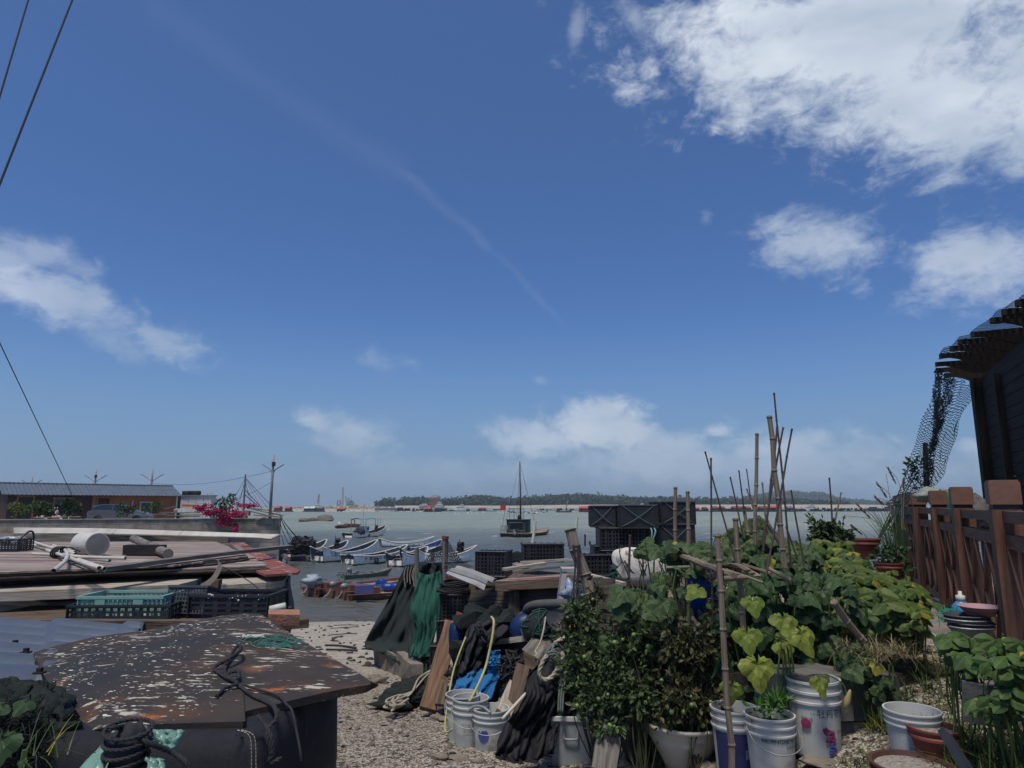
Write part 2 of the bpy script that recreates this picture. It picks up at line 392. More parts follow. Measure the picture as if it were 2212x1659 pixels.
# ------------------------------------------------------------------ ground, water, far shore
def G(x, y):
    b = 2.55+.06*(6-y) if y < 6 else 2.55-.117*(y-6)
    r = sstep(.3, 3.2, x)*(1-sstep(10.3, 11.3, y))
    g = b+r*(3.38-b) if y < 12 else b
    g += .035*noise.noise(Vector((x*.8, y*.8, 0)))+.012*noise.noise(Vector((x*3, y*3, 4)))
    if y > 60: g = min(g, -4)
    return max(g, -4)
def WG(px, py, lift=0):
    r = ray(px, py); t = .5
    for _ in range(4000):
        p = Vector((0, 0, EYE))+r*t
        if p.z <= G(p.x, p.y)+lift: return p
        t += .02
    return p
def ground():
    xs = [-60, -30, -15]+[-10+.14*i for i in range(150)]+[12, 16, 24, 40, 60]
    ys = [-8, -4, 0]+[1.2+.12*i for i in range(110)]+[14.6+.35*i for i in range(50)]+[34, 45, 59, 70, 200]
    mb = MB(); P = [[Vector((x, y, G(x, y))) for x in xs] for y in ys]
    mb.grid(P)
    m = bpy.data.materials.new('shell_gravel'); m.use_nodes = True; nt = m.node_tree; N = nt.nodes; L = nt.links; p = N['Principled BSDF']
    tc = N.new('ShaderNodeTexCoord')
    def nz(s, d=5, src='Object'):
        n = N.new('ShaderNodeTexNoise'); n.inputs['Scale'].default_value = s; n.inputs['Detail'].default_value = d; L.new(tc.outputs[src], n.inputs['Vector']); return n.outputs['Fac']
    def vor(s, f='F1', o='Distance'):
        n = N.new('ShaderNodeTexVoronoi'); n.inputs['Scale'].default_value = s; n.feature = f; L.new(tc.outputs['Object'], n.inputs['Vector']); return n.outputs[o]
    def ramp(v, a, b, ca, cb):
        r = N.new('ShaderNodeValToRGB'); L.new(v, r.inputs[0]); e = r.color_ramp.elements; e[0].position = a; e[1].position = b; e[0].color = (*ca, 1); e[1].color = (*cb, 1); return r.outputs[0]
    def mix(f, a, b, mode='MIX'):
        n = N.new('ShaderNodeMixRGB'); n.blend_type = mode
        if isinstance(f, float): n.inputs[0].default_value = f
        else: L.new(f, n.inputs[0])
        for q, i in ((a, 1), (b, 2)):
            if isinstance(q, tuple): n.inputs[i].default_value = (*q, 1)
            else: L.new(q, n.inputs[i])
        return n.outputs[0]
    base = ramp(nz(1.1, 6), .35, .65, (.065, .047, .033), (.135, .10, .074))
    c = mix(ramp(nz(18, 4), .45, .6, (0, 0, 0), (1, 1, 1)), base, (.17, .13, .095))
    cell = vor(38, o='Color'); cellv = vor(38)
    sh = ramp(cell, .60, .64, (0, 0, 0), (1, 1, 1)); c = mix(sh, c, (.30, .28, .24))
    cell2 = vor(85, o='Color'); sh2 = ramp(cell2, .66, .68, (0, 0, 0), (1, 1, 1)); c = mix(sh2, c, (.42, .40, .35))
    dk = ramp(vor(29, o='Color'), .16, .19, (1, 1, 1), (0, 0, 0)); c = mix(dk, c, (.055, .045, .038))
    # damp band by the water, by height
    sx = N.new('ShaderNodeSeparateXYZ'); L.new(tc.outputs['Object'], sx.inputs[0])
    wet = ramp(sx.outputs[2], .05, .35, (1, 1, 1), (0, 0, 0)); c = mix(wet, c, (.06, .055, .05))
    pale = N.new('ShaderNodeMapRange'); L.new(sx.outputs[1], pale.inputs[0]); pale.inputs['From Min'].default_value = 9; pale.inputs['From Max'].default_value = 14; pale.inputs['To Max'].default_value = .85
    c = mix(pale.outputs[0], c, mix(ramp(nz(5, 6), .4, .62, (0, 0, 0), (1, 1, 1)), (.30, .265, .215), (.47, .43, .36)))
    L.new(c, p.inputs['Base Color']); p.inputs['Roughness'].default_value = .9; p.inputs['Specular IOR Level'].default_value = .2
    b = N.new('ShaderNodeBump'); b.inputs['Strength'].default_value = .9; b.inputs['Distance'].default_value = .02
    ad = N.new('ShaderNodeMath'); ad.operation = 'ADD'; L.new(cellv, ad.inputs[0]); L.new(nz(55, 4), ad.inputs[1])
    L.new(ad.outputs[0], b.inputs['Height']); L.new(b.outputs[0], p.inputs['Normal'])
    mb.build('ground', m, kind='structure', smooth=True)
ground()
def water():
    # near water has real swell; rings of quads grow towards the horizon
    mb = MB(); ys = []; y = 18.0
    while y < 400: ys.append(y); y *= 1.0075
    while y < 26000: ys.append(y); y *= 1.12
    rows = []
    for y in ys:
        r = []; n = 260; half = max(y*.95, 16); st = 2*half/n
        for i in range(n+1):
            x = -half+2*half*i/n; cell = max(st, y*.0075)*.8; z = 0
            for (fr, am, ax) in ((.35, .07, 2.2), (.9, .06, 1.8), (2.2, .035, 1.5), (4.5, .016, 1.4)):
                w = sstep(1.2, .35, cell*fr)       # drop what the grid cannot carry
                if w > 0: z += am*w*noise.noise(Vector((x*fr/ax+y*.1, y*fr, fr*9)))*2
            r.append(Vector((x, y, z*(1 if y < 300 else 0))))
        rows.append(r)
    mb.grid(rows)
    m = bpy.data.materials.new('sea_water'); m.use_nodes = True; nt = m.node_tree; N = nt.nodes; L = nt.links; p = N['Principled BSDF']
    tc = N.new('ShaderNodeTexCoord')
    def nz(s, st=(1, 1, 1), d=5, dist=0):
        mp = N.new('ShaderNodeMapping'); mp.inputs['Scale'].default_value = st; L.new(tc.outputs['Object'], mp.inputs[0])
        n = N.new('ShaderNodeTexNoise'); n.inputs['Scale'].default_value = s; n.inputs['Detail'].default_value = d; n.inputs['Distortion'].default_value = dist; L.new(mp.outputs[0], n.inputs['Vector']); return n.outputs['Fac']
    def rng(v, a, b, lo=0, hi=1):
        r = N.new('ShaderNodeMapRange'); r.inputs['From Min'].default_value = a; r.inputs['From Max'].default_value = b; r.inputs['To Min'].default_value = lo; r.inputs['To Max'].default_value = hi; L.new(v, r.inputs[0]); return r.outputs[0]
    def mth(op, a, b):
        n = N.new('ShaderNodeMath'); n.operation = op
        for q, i in ((a, 0), (b, 1)):
            if isinstance(q, (int, float)): n.inputs[i].default_value = q
            else: L.new(q, n.inputs[i])
        return n.outputs[0]
    def mix(f, a, b):
        n = N.new('ShaderNodeMixRGB'); L.new(f, n.inputs[0])
        for q, i in ((a, 1), (b, 2)):
            if isinstance(q, tuple): n.inputs[i].default_value = (*q, 1)
            else: L.new(q, n.inputs[i])
        return n.outputs[0]
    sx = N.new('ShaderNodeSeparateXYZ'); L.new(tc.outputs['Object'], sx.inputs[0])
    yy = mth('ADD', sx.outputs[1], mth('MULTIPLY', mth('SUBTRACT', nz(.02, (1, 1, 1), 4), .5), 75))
    sunlit = rng(yy, 82, 150)                                  # cloud shade painted into near water; sunlit, siltier beyond the moorings
    c = mix(sunlit, (.085, .098, .095), (.245, .272, .205))
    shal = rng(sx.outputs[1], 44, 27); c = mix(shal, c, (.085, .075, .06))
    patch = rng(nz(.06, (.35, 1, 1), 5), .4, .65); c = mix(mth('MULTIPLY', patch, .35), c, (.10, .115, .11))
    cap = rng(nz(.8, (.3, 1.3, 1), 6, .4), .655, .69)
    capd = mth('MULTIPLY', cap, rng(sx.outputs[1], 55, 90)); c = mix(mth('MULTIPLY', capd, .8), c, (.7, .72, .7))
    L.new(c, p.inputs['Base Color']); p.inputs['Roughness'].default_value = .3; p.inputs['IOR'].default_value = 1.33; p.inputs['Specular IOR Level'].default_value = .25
    b = N.new('ShaderNodeBump'); b.inputs['Strength'].default_value = 1; b.inputs['Distance'].default_value = .5
    h = mth('ADD', nz(1.5, (.5, 1, 1), 8, .4), mth('MULTIPLY', nz(.25, (.5, 1, 1), 4), 1.5))
    L.new(h, b.inputs['Height']); L.new(b.outputs[0], p.inputs['Normal'])
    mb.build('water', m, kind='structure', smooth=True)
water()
m_far_leaf = M('far_foliage', (.028, .05, .022), (.055, .08, .032), scale=.02, rough=.9, bump=0, island=.45)
m_far_soil = M('far_hillside', (.06, .08, .04), (.13, .12, .08), scale=.02, rough=.95, bump=0)
m_far_sand = M('far_beach_sand', (.42, .37, .29), (.27, .25, .2), scale=.05, rough=.95, bump=0)
def prof_far(tab, d, base=506.0, name='island', depth=250, tree=8.0, drop=0.0, seed=1, mat=m_far_soil):
    """terrain strip whose crest (with trees) follows a skyline measured as heights above the sea"""
    x0, x1 = tab[0][0], tab[-1][0]; n = int((x1-x0)/1.2); rows = [[], [], [], [], []]
    for i in range(n+1):
        px = x0+(x1-x0)*i/n; top = W(px, interp(tab, px), d); h = max(top.z-tree*.9, .6)
        for k, (dd, hh) in enumerate(((-60, -.5), (-35, min(1.8, h)), (0, h*.62+.6), (depth*.4, h), (depth, -2))):
            q = top*1; sc_ = (d+dd)/d; rows[k].append(Vector((top.x*sc_, d+dd, hh)))
    mb = MB(); mb.grid(rows); o = mb.build(name, mat, kind='structure', smooth=True); return rows
def far_wood(rows, name, label, count, size, seed, minh=2.0, sparse=0):
    r = random.Random(seed); mb = MB(); n = len(rows[0])
    for _ in range(count):
        i = r.uniform(0, n-1.001); k = r.choice((1, 1.5, 2, 2.2, 2.5, 2.8, 3)) ; k = min(2.999, k+r.uniform(-.2, .2)); k = max(1.3, k)
        a = int(i); b = int(k); p = rows[b][a].lerp(rows[b][a+1], i-a).lerp(rows[b+1][a].lerp(rows[b+1][a+1], i-a), k-b)
        if p.z < 1.5 and r.random() < .5: continue
        s = size*r.uniform(.45, 1.15)*(1 if r.random() < .93 else 1.35); w = s*r.uniform(.32, .5); con = r.random() < .4
        for _j in range(9):
            t = r.random(); ww = w*(1-t*.85 if con else math.sin(PI*(.15+.8*t)))
            q = p+Vector((r.uniform(-ww, ww)*.7, r.uniform(-ww, ww)*.7, s*(.08+.85*t)))
            e = ww*.75+s*.04; d1 = Vector((r.uniform(-1, 1), r.uniform(-1, 1), r.uniform(-.5, .8)))*e; d2 = Vector((r.uniform(-1, 1), r.uniform(-1, 1), r.uniform(-.3, 1)))*e
            mb.add([q-d1, q+d1*.8+d2*.2, q+d2, q-d2*.5+d1*.3], [(0, 1, 2), (0, 3, 1)])
    mb.build(name, m_far_leaf, kind='stuff', label=label, cat='woodland')
isl = [(376, 505.2), (380, 502.5), (383.5, 499.4), (393.6, 501), (402, 499.8), (410.6, 497.6), (422, 496.9), (439, 499.5), (449, 498.4), (458, 499), (472.8, 495.2), (480, 494.8), (490, 496.2),
       (499, 497.6), (513, 498.6), (530, 497), (544, 495.8), (562, 494), (589, 493.8), (616, 496.3), (640, 497.5), (670, 497.3), (700, 499), (722, 498.4), (760, 499), (800, 499.6), (832, 503), (850, 505)]
rw = prof_far(isl, 1000, name='island_shore'); far_wood(rw, 'island_woodland', 'dark green woodland covering the long low island across the bay', 9000, 9, 3)
sand = [(395, 505.6), (520, 505.6), (535, 505.1), (600, 504.6), (640, 505), (700, 504.6), (780, 504.5), (870, 504.6), (900, 505.5)]
r2 = []
for k, (dd, q) in enumerate(((895, None), (905, .45), (945, 1), (975, -1))):
    row = []
    for i in range(130):
        px = 395+505*i/129; z = W(px, interp(sand, px), 925).z
        row.append(Vector((W(px, 505, dd).x, dd, -.4 if q is None or q < 0 else z*q+.25*noise.noise(Vector((i*.4, k, 0))))))
    r2.append(row)
MB().grid(r2).build('beach_far_side', m_far_sand, kind='structure', smooth=True)
hill = [(735, 503), (742, 500), (748, 497), (758, 495.5), (770, 492.8), (781, 492), (794, 491.2), (806, 492.4), (821.6, 492.5), (832, 495.6), (839, 498), (850, 500.4), (860, 501), (872, 502.5), (890, 504.5)]
rh = prof_far(hill, 2100, name='hill', depth=500, tree=6, seed=4); far_wood(rh, 'hill_scrub', 'scrubby trees on the rounded hill behind the right end of the island', 2600, 13, 5)
h2 = [(840, 504), (850, 500.5), (858, 499.2), (866, 500.8), (880, 498.6), (892, 499.2), (905, 500.8), (925, 502), (950, 503.5), (1000, 504)]
rh2 = prof_far(h2, 5200, name='distant_hills', depth=900, tree=6)
# ------------------------------------------------------------------ shared materials
m_white = M('weathered_white_paint', (.62, .61, .56), (.42, .41, .37), scale=3, rough=.6, c3=(.2, .16, .12), s3=7, t3=.64, w3=.08)
m_dark = M('tarred_black', (.012, .013, .015), (.03, .03, .032), scale=8, rough=.6)
m_rust = M('rusty_hull', (.09, .042, .03), (.15, .08, .055), scale=3, rough=.85, c3=(.05, .03, .025), s3=4, t3=.56, w3=.1)
m_rustred = M('red_oxide_paint', (.19, .075, .05), (.12, .055, .04), scale=4, rough=.8)
m_greywood = wood('grey_weathered_timber', (.20, .185, .165), (.10, .09, .08))
m_deckwood = wood('pale_deck_boards', (.34, .27, .20), (.2, .155, .115))
m_metal = M('dull_grey_metal', (.28, .29, .29), (.17, .17, .165), scale=6, rough=.5, metal=.3)
m_black = M('black_rubber', (.013, .013, .014), (.022, .022, .023), scale=10, rough=.75)
m_blue = M('blue_plastic', (.012, .035, .20), (.018, .045, .26), scale=4, rough=.4)
m_cloth = M('pale_grey_cover_cloth', (.34, .38, .42), (.24, .27, .30), scale=6, rough=.9)
m_glass = M('dark_window_glass', (.015, .018, .022), (.02, .024, .03), rough=.08, bump=0, spec=.6)
m_rope_d = M('dark_rope', (.035, .035, .04), (.02, .02, .024), scale=30, rough=.9)
m_rope_p = M('pale_rope', (.42, .38, .30), (.27, .24, .19), scale=30, rough=.9)
m_wire = M('cable_black', (.012, .013, .016), bump=0)
def boats_mat(name, top, bands, grime=.5):
    """painted hull: colour bands by height above the waterline"""
    m = bpy.data.materials.new(name); m.use_nodes = True; nt = m.node_tree; N = nt.nodes; L = nt.links; p = N['Principled BSDF']
    tc = N.new('ShaderNodeTexCoord'); sx = N.new('ShaderNodeSeparateXYZ'); L.new(tc.outputs['Object'], sx.inputs[0])
    cr = N.new('ShaderNodeValToRGB'); cr.color_ramp.interpolation = 'CONSTANT'; e = cr.color_ramp.elements
    e[0].position = 0; e[0].color = (*bands[0][1], 1); e[1].position = .999; e[1].color = (*top, 1)
    for z, c in bands[1:]: q = e.new(z); q.color = (*c, 1)
    q = e.new(bands[-1][0]+.08); q.color = (*top, 1)
    L.new(sx.outputs[2], cr.inputs[0])
    n = N.new('ShaderNodeTexNoise'); n.inputs['Scale'].default_value = 3.5; n.inputs['Detail'].default_value = 6; L.new(tc.outputs['Object'], n.inputs['Vector'])
    r = N.new('ShaderNodeMapRange'); r.inputs['From Min'].default_value = .48; r.inputs['From Max'].default_value = .68; r.inputs['To Max'].default_value = grime; L.new(n.outputs['Fac'], r.inputs[0])
    mx = N.new('ShaderNodeMixRGB'); L.new(r.outputs[0], mx.inputs[0]); L.new(cr.outputs[0], mx.inputs[1]); mx.inputs[2].default_value = (.13, .11, .09, 1)
    L.new(mx.outputs[0], p.inputs['Base Color']); p.inputs['Roughness'].default_value = .55; MATS[name] = m; return m
def text_faces(s, size):
    cu = bpy.data.curves.new('t', 'FONT'); cu.body = s; cu.size = size; cu.resolution_u = 2
    ob = bpy.data.objects.new('t', cu); COL.objects.link(ob); dg = bpy.context.evaluated_depsgraph_get()
    me = ob.evaluated_get(dg).to_mesh(); vs = [v.co.copy() for v in me.vertices]; fs = [tuple(p.vertices) for p in me.polygons]
    ob.evaluated_get(dg).to_mesh_clear(); bpy.data.objects.remove(ob); bpy.data.curves.remove(cu)
    return vs, fs
def letters(s, size, fn, name, mat, parent, local=True):
    vs, fs = text_faces(s, size); mb = MB(); mb.add([fn(v.x, v.y) for v in vs], fs); return mb.build(name, mat, parent, local=local)

# ------------------------------------------------------------------ boats
def hull_fn(L, B, fb, bow, stern, draft=.2, bowb=.16, sternb=.8, flare=.93, rake=.35):
    def sheer(s): return fb+stern*max(0, (.35-s)/.35)**2+bow*max(0, (s-.5)/.5)**1.9
    def half(s): return B/2*(interp([(0, sternb), (.25, .97), (.5, 1), (.72, .88), (.88, .56), (1, bowb)], s))
    def pt(s, k, inset=0.0):
        z = sheer(s); b = half(s)-inset; lift = max(0, (s-.7)/.3)**2*(z*.55)+max(0, (.12-s)/.12)*.1
        prof = [(1, z), (.98, z*.55+lift*.3), (flare, .05+lift*.7), (flare*.62, -draft*.8+lift+inset), (0, -draft+lift+inset)]
        j = k if k <= 4 else 8-k; sg = -1 if k <= 4 else 1
        a = prof[j]; x = -L/2+L*s + (a[1]/max(z, .1))*rake*(max(0, s-.6)/.4) - (a[1]/max(z, .1))*rake*.5*(max(0, .2-s)/.2)
        return Vector((x, sg*a[0]*b, a[1]))
    return sheer, half, pt
def outboard(t, x, y, z, cover=None):
    mb = MB(); mb.blob((x, y, z+.2), (.19, .13, .15), 3, .1); mb.build('motor_cowl', cover or m_dark, t, smooth=True, local=True)
    mb = MB(); mb.tube([(x, y, z+.12), (x-.2, y, z-.2), (x-.34, y, z-.36)], [.045, .035, .03]); mb.tube([(x, y, z+.2), (x+.6, y, z+.35)], .02)
    for k in range(3): mb.box((x-.4, y+.08*math.cos(k*2.1), z-.36+.08*math.sin(k*2.1)), (.02, .07, .1), (k*2.1, .4, 0))
    mb.build('motor_leg', m_metal, t, local=True)
def sampan(loc, rz, label, mat, L=6.4, B=1.7, fb=.5, bow=.75, stern=.35, inside=None, hauler=False, tyres=(), motor=True, text=None, gunw=None, group='white fishing boats moored in the bay', box=0, cover=None, gt=.055):
    t = thing('fishing_boat', label, 'boat', loc, rz, group)
    sheer, half, pt = hull_fn(L, B, fb*1.1, bow*.78, stern*.75)
    n = 22; MB().grid([[pt(i/n, k) for k in range(9)] for i in range(n+1)]).build('hull', mat, t, smooth=True, local=True)
    MB().grid([[pt(i/n, k, .06) for k in range(9)] for i in range(n+1)]).build('inner_hull', inside or m_greywood, t, smooth=True, local=True)
    mb = MB()
    for sg in (0, 8): mb.tube([pt(i/n, sg, .02) for i in range(n+1)], gt, 6)
    mb.tube([pt(1, 0, .02), pt(1, 8, .02)], gt, 6); mb.build('gunwale', gunw or m_white, t, smooth=True, local=True)
    mb = MB(); a = pt(.07, 0, .05); b = pt(.07, 8, .05); zz = fb*.75
    mb.add([(a.x, a.y, zz), (b.x, b.y, zz), (b.x-.02, b.y*.75, -.1), (a.x-.02, a.y*.75, -.1), (a.x+.05, a.y, zz), (b.x+.05, b.y, zz), (b.x+.03, b.y*.75, -.1), (a.x+.03, a.y*.75, -.1)],
           [(0, 1, 2, 3), (7, 6, 5, 4), (0, 4, 5, 1), (1, 5, 6, 2), (0, 3, 7, 4)]); mb.build('transom', mat, t, local=True)
    for s in (.25, .45, .62, .8):
        q = half(s)-.06; MB().box((-L/2+L*s, 0, sheer(s)*.72), (.22, 2*q*.97, .035)).build('thwart', m_greywood, t, local=True)
    if motor: outboard(t, -L/2+.1, .1, fb*.75+.1, cover)
    if hauler:
        mb = MB(); zz = sheer(.78)
        for k in (0, 1):
            c = Vector((L*.27, .1*k, zz+.55-.36*k)); mb.lathe([(.17, -.22), (.21, -.2), (.18, -.05), (.18, .12), (.23, .22), (.16, .21), (.15, 0), (.0, -.1)], c, 14, rot=(PI/2, 0, .5))
        mb.build('net_hauler', m_dark, t, smooth=True, local=True)
        mb = MB(); mb.tube([(L*.27, .25, zz-.3), (L*.27, .25, zz+.95)], .035); mb.tube([(L*.27, -.2, zz-.3), (L*.27, -.1, zz+.4)], .03); mb.build('hauler_post', m_rust, t, local=True)
    for s in tyres:
        p = pt(s, 1); mb = MB(); c = p+Vector((0, -.08, -.05)); mb.tube([c+Vector((.17*math.cos(a*PI/7), 0, .17*math.sin(a*PI/7))) for a in range(15)], .05, 8, cap=False); mb.build('tyre_fender', m_black, t, smooth=True, local=True)
    if text:
        s0, s1 = text[1], text[2]; ln = (s1-s0)*L
        vs, fs = text_faces(text[0], 1); w = max(v.x for v in vs)
        def fn(x, y):
            s = s0+(s1-s0)*x/w; a = pt(s, 0); b = pt(s, 1); q = b.lerp(a, .02+y*.95*1.0); return Vector((q.x, q.y-.012, q.z))
        mb = MB(); mb.add([fn(v.x, v.y) for v in vs], fs); mb.build('registration_letters', m_dark, t, local=True)
    return t
wh = lambda n, *b: boats_mat(n, (.85, .84, .79), list(b), .25)
RED, BLU, GRN, DRK = (.28, .05, .04), (.09, .16, .26), (.03, .12, .09), (.05, .05, .045)
hA = wh('hull_red_blue', (0, BLU), (.14, RED), (.2, RED)); hB = wh('hull_green_foot', (0, GRN), (.05, GRN)); hC = wh('hull_blue_foot', (0, (.16, .24, .32)), (.12, (.16, .24, .32))); hD = wh('hull_plain', (0, DRK), (.03, DRK))
in_dark = M('dark_boat_inside', (.05, .055, .06), (.10, .095, .085), scale=5, rough=.9)
in_blue = M('blue_boat_inside', (.03, .045, .075), (.05, .065, .09), scale=5, rough=.8); in_brown = M('brown_boat_inside', (.14, .07, .045), (.09, .05, .035), scale=5, rough=.8)
R_ = math.radians
def at(px, py, z=0): return WZ(px, py, z)
def two(s0, s1, **k):
    a = at(*s0); b = at(*s1); d = b-a; return dict(loc=(a+b)/2, rz=math.atan2(d.y, d.x), L=d.length*1.04, **k)
b1 = sampan(label='white open boat with both ends swept up, riding alone beyond the moored row', mat=hC, B=1.6, fb=.45, bow=.72, stern=.62, motor=False, inside=in_dark, **two((382,547.6),(430,546.4)))
mb = MB()
for k in range(7): mb.box((-1.9+.62*k, -.76+.02*abs(k-3), .3), (.1, .03, .1))
mb.build('ventilation_hole', m_greywood, b1, local=True)
sampan(label='white boat with red and blue bottom bands, nearest to the quay wall', mat=hA, fb=.62, bow=.9, stern=.75, inside=in_dark, **two((285.3,560.5),(322.4,555.8)))
sampan(label='white boat with black drum winch at its bow, behind the lettered hull', mat=hD, fb=.55, bow=.8, stern=.4, hauler=True, inside=in_blue, **two((311,559),(344,554.6)))
sampan(label='white boat with dark registration letters at the stern, in the moored row', mat=hB, fb=.62, bow=.95, stern=.75, text=('土富EA1230', .10, .33), inside=in_blue, **two((318.5,562.8),(372.6,557)))
sampan(label='white boat with black tyre fenders hung along its side', mat=hB, fb=.58, bow=.7, stern=.2, tyres=(.33, .62), text=('土富EA72 富渔A1号', .14, .75), inside=in_dark, **two((349.2,565.8),(402.5,560)))
sampan(label='grey white boat with engine at its open stern, left of the net stand', mat=hD, fb=.6, bow=.6, stern=.55, inside=in_dark, **two((395,567.2),(424,561.5)))
sampan(label='white boat with blue lined inside, seen behind the pole of the net stand', mat=hC, fb=.62, bow=.6, stern=.85, inside=in_blue, **two((408.5,565),(441,559.5)))
sampan(label='white boat with bright blue inside, moored behind the row', mat=hD, fb=.5, bow=.7, stern=.2, text=('富渔', .3, .45), inside=M('bright_blue_boat_inside', (.02, .07, .3), (.04, .1, .3)), tyres=(.62,), **two((409.5,555.8),(439,551.5)))
sampan(label='white boat with brown inside and two rusty drums near its bow', mat=hD, fb=.55, bow=.85, stern=.3, inside=in_brown, hauler=True, **two((421,563.5),(471,562)))
# boat with blue canopy
bc = sampan(label='white boat with flat blue canopy, wheelhouse and black tyre, anchored past the row', mat=hD, B=2.0, fb=.5, bow=1.15, stern=.35, inside=in_dark, hauler=True, tyres=(.38,), motor=False, **two((348.2,538.7),(383.5,535.5)))
MB().box((-1.3, 0, 1.0), (1.5, 1.3, 1.0)).build('wheelhouse', m_white, bc, local=True)
MB().box((-.9, -.66, 1.2), (.5, .03, .35)).build('notice_panel', m_blue, bc, local=True)
mb = MB()
for x in (-3.1, 1.0):
    for y in (-.75, .75): mb.tube([(x, y, .5), (x, y, 2.5)], .03)
mb.tube([(.2-1.4, 0, 1.5), (-1.0, 0, 4.6)], .03); mb.tube([(2.6, -.3, 1.1), (2.5, -.3, 2.7)], .025); mb.tube([(3.9, .1, 1.6), (4.3, .1, 2.7)], .03); mb.tube([(2.5, -.3, 2.3), (4.2, .1, 2.3)], .02)
mb.build('canopy_post', m_metal, bc, local=True)
P = [[Vector((-3.2+4.3*i/6, -.85+1.7*j/4, 2.52+.12*math.sin(PI*j/4)+.05*math.sin(i*1.9+j))) for i in range(7)] for j in range(5)]
MB().grid(P, th=.03).build('canopy', M('teal_canopy_cloth', (.08, .24, .3), (.1, .28, .34)), bc, smooth=True, local=True)
mb = MB()
for k in range(7): mb.blob((-3.2+rnd.uniform(-.5, .6), rnd.uniform(-.8, .6), .55+rnd.uniform(0, .3)), (.5, .45, .4), k, .4)
mb.build('net_heap', m_dark, bc, local=True)
mb = MB(); mb.tube([at(388, 528, .9), at(388.5, 533, .1)], .02)
# low green boat
gb = sampan(label='low weathered boat with green bottom, engine and debris at its stern', mat=boats_mat('hull_low_green', (.17, .16, .14), [(0, (.02, .13, .09)), (.18, (.02, .13, .09))]), B=1.05, fb=.24, bow=.25, stern=.05, inside=M('littered_boat_bottom', (.4, .38, .33), (.08, .075, .065), scale=9), gunw=m_greywood, gt=.025, group='small working boats near the shore', motor=False, **two((343.5,579.5),(386.5,575.3)))
outboard(gb, -1.25, 0, .35, m_metal)
mb = MB(); mb.box((-.75, .0, .36), (.28, .3, .2)); mb.lathe([(0, 0), (.11, .01), (.11, .34), (0, .35)], (-1.15, -.05, .33), 12, rot=(0, PI/2, 0)); mb.build('fuel_can', m_metal, gb, local=True)
mb = MB(); mb.tube([(-1.65, -.4, .2), (-1.75, -.4, .42), (-1.75, .4, .42), (-1.65, .4, .2)], .02); mb.build('stern_rail', m_rust, gb, local=True)
# small rusty boat beyond
rb = sampan(label='small dark red boat loaded with gear, low in the water near the rocks', mat=m_rust, B=1.7, fb=.3, bow=.35, stern=.1, inside=m_rust, gunw=m_rust, group='small working boats near the shore', motor=False, **two((338.4,528.4),(358.4,527.4)))
mb = MB()
for k in range(9): mb.blob((-2.8+.68*k, rnd.uniform(-.4, .4), .45), (.5, .4, rnd.uniform(.2, .42)), k, .3)
mb.tube([(1, 0, .3), (.7, 0, 1.5), (1.9, 0, 1.5), (1.9, 0, .3)], .09); mb.build('gear_heap', m_rust, rb, local=True)
MB().blob((-2.9, 0, .8), (.3, .3, .35), 2, .2).build('white_float', m_white, rb, local=True)
# rusty barges near the shore
def barge(loc, rz, label, seed):
    r = random.Random(seed); t = thing('work_barge', label, 'boat', loc, rz, 'rusty flat barges close to the beach'); L, B = 8.0, 1.5
    sheer, half, pt = hull_fn(L, B, .3, .3, .05, sternb=.9, bowb=.5, flare=.85, rake=.3); n = 18
    MB().grid([[pt(i/n, k) for k in range(9)] for i in range(n+1)]).build('hull', m_rust, t, local=True)
    MB().grid([[pt(i/n, k, .05) for k in range(9)] for i in range(n+1)]).build('inner_hull', m_rustred, t, local=True)
    mb = MB()
    for sg in (0, 8): mb.tube([pt(i/n, sg, .01) for i in range(n+1)], .03, 6)
    mb.build('gunwale', m_rustred, t, local=True)
    mb = MB()
    for k in range(30): mb.box((-2.2+.19*k, 0, .2+r.uniform(0, .012)), (.17, 1.5, .02))
    mb.build('deck', m_deckwood, t, local=True)
    MB().box((-4.0, 0, .1), (.06, 1.4, .5)).build('transom', m_rust, t, local=True)
    mb = MB()
    for y in (-.8, .8):
        mb.tube([(-4.1, y, .2), (-4.15, y, .62), (-2.6, y, .62), (-2.6, y, .3)], .016); mb.tube([(-3.4, y, .3), (-3.4, y, .62)], .014); mb.tube([(-2.6, y, .5), (1.5, y, .5)], .012)
        for x in (-1.5, -.4, .7): mb.tube([(x, y, .25), (x, y, .5)], .012)
    mb.build('rail', m_rust, t, local=True)
    MB().box((-2.9, .1, .42), (.9, .95, .3)).build('engine_box', m_rustred, t, local=True)
    return t
for i, (px, py, px2, py2, lab) in enumerate([(311, 595.3, 410, 584.5, 'rusty barge with cloth covered outboard, furthest from the beach'), (334, 598.7, 430, 588.5, 'middle rusty barge with a blue lettered panel on its side rail'), (346, 601.2, 452, 592.5, 'rusty barge with a bare outboard, nearest to the beach')]):
    dd = at(px2, py2)-at(px, py); bt = barge(at(px, py)+dd.normalized()*4, math.atan2(dd.y, dd.x), lab, i)
    outboard(bt, -4.15, -.1, .5, m_cloth if i == 0 else m_metal)
    if i == 0:
        mb = MB(); mb.blob((-3.95, -.1, .72), (.46, .36, .28), 5, .35, 2.2, 14, 10); mb.build('motor_cover', m_cloth, bt, smooth=True, local=True)
    if i == 1:
        MB().box((-2.2, -.86, .42), (.75, .02, .34)).build('name_panel', M('blue_sign_paint', (.04, .17, .4), (.05, .2, .45)), bt, local=True)
        letters('土富渔', .26, lambda x, y: Vector((-2.52+x*.8, -.875, .33+y*.8)), 'panel_letters', m_white, bt)
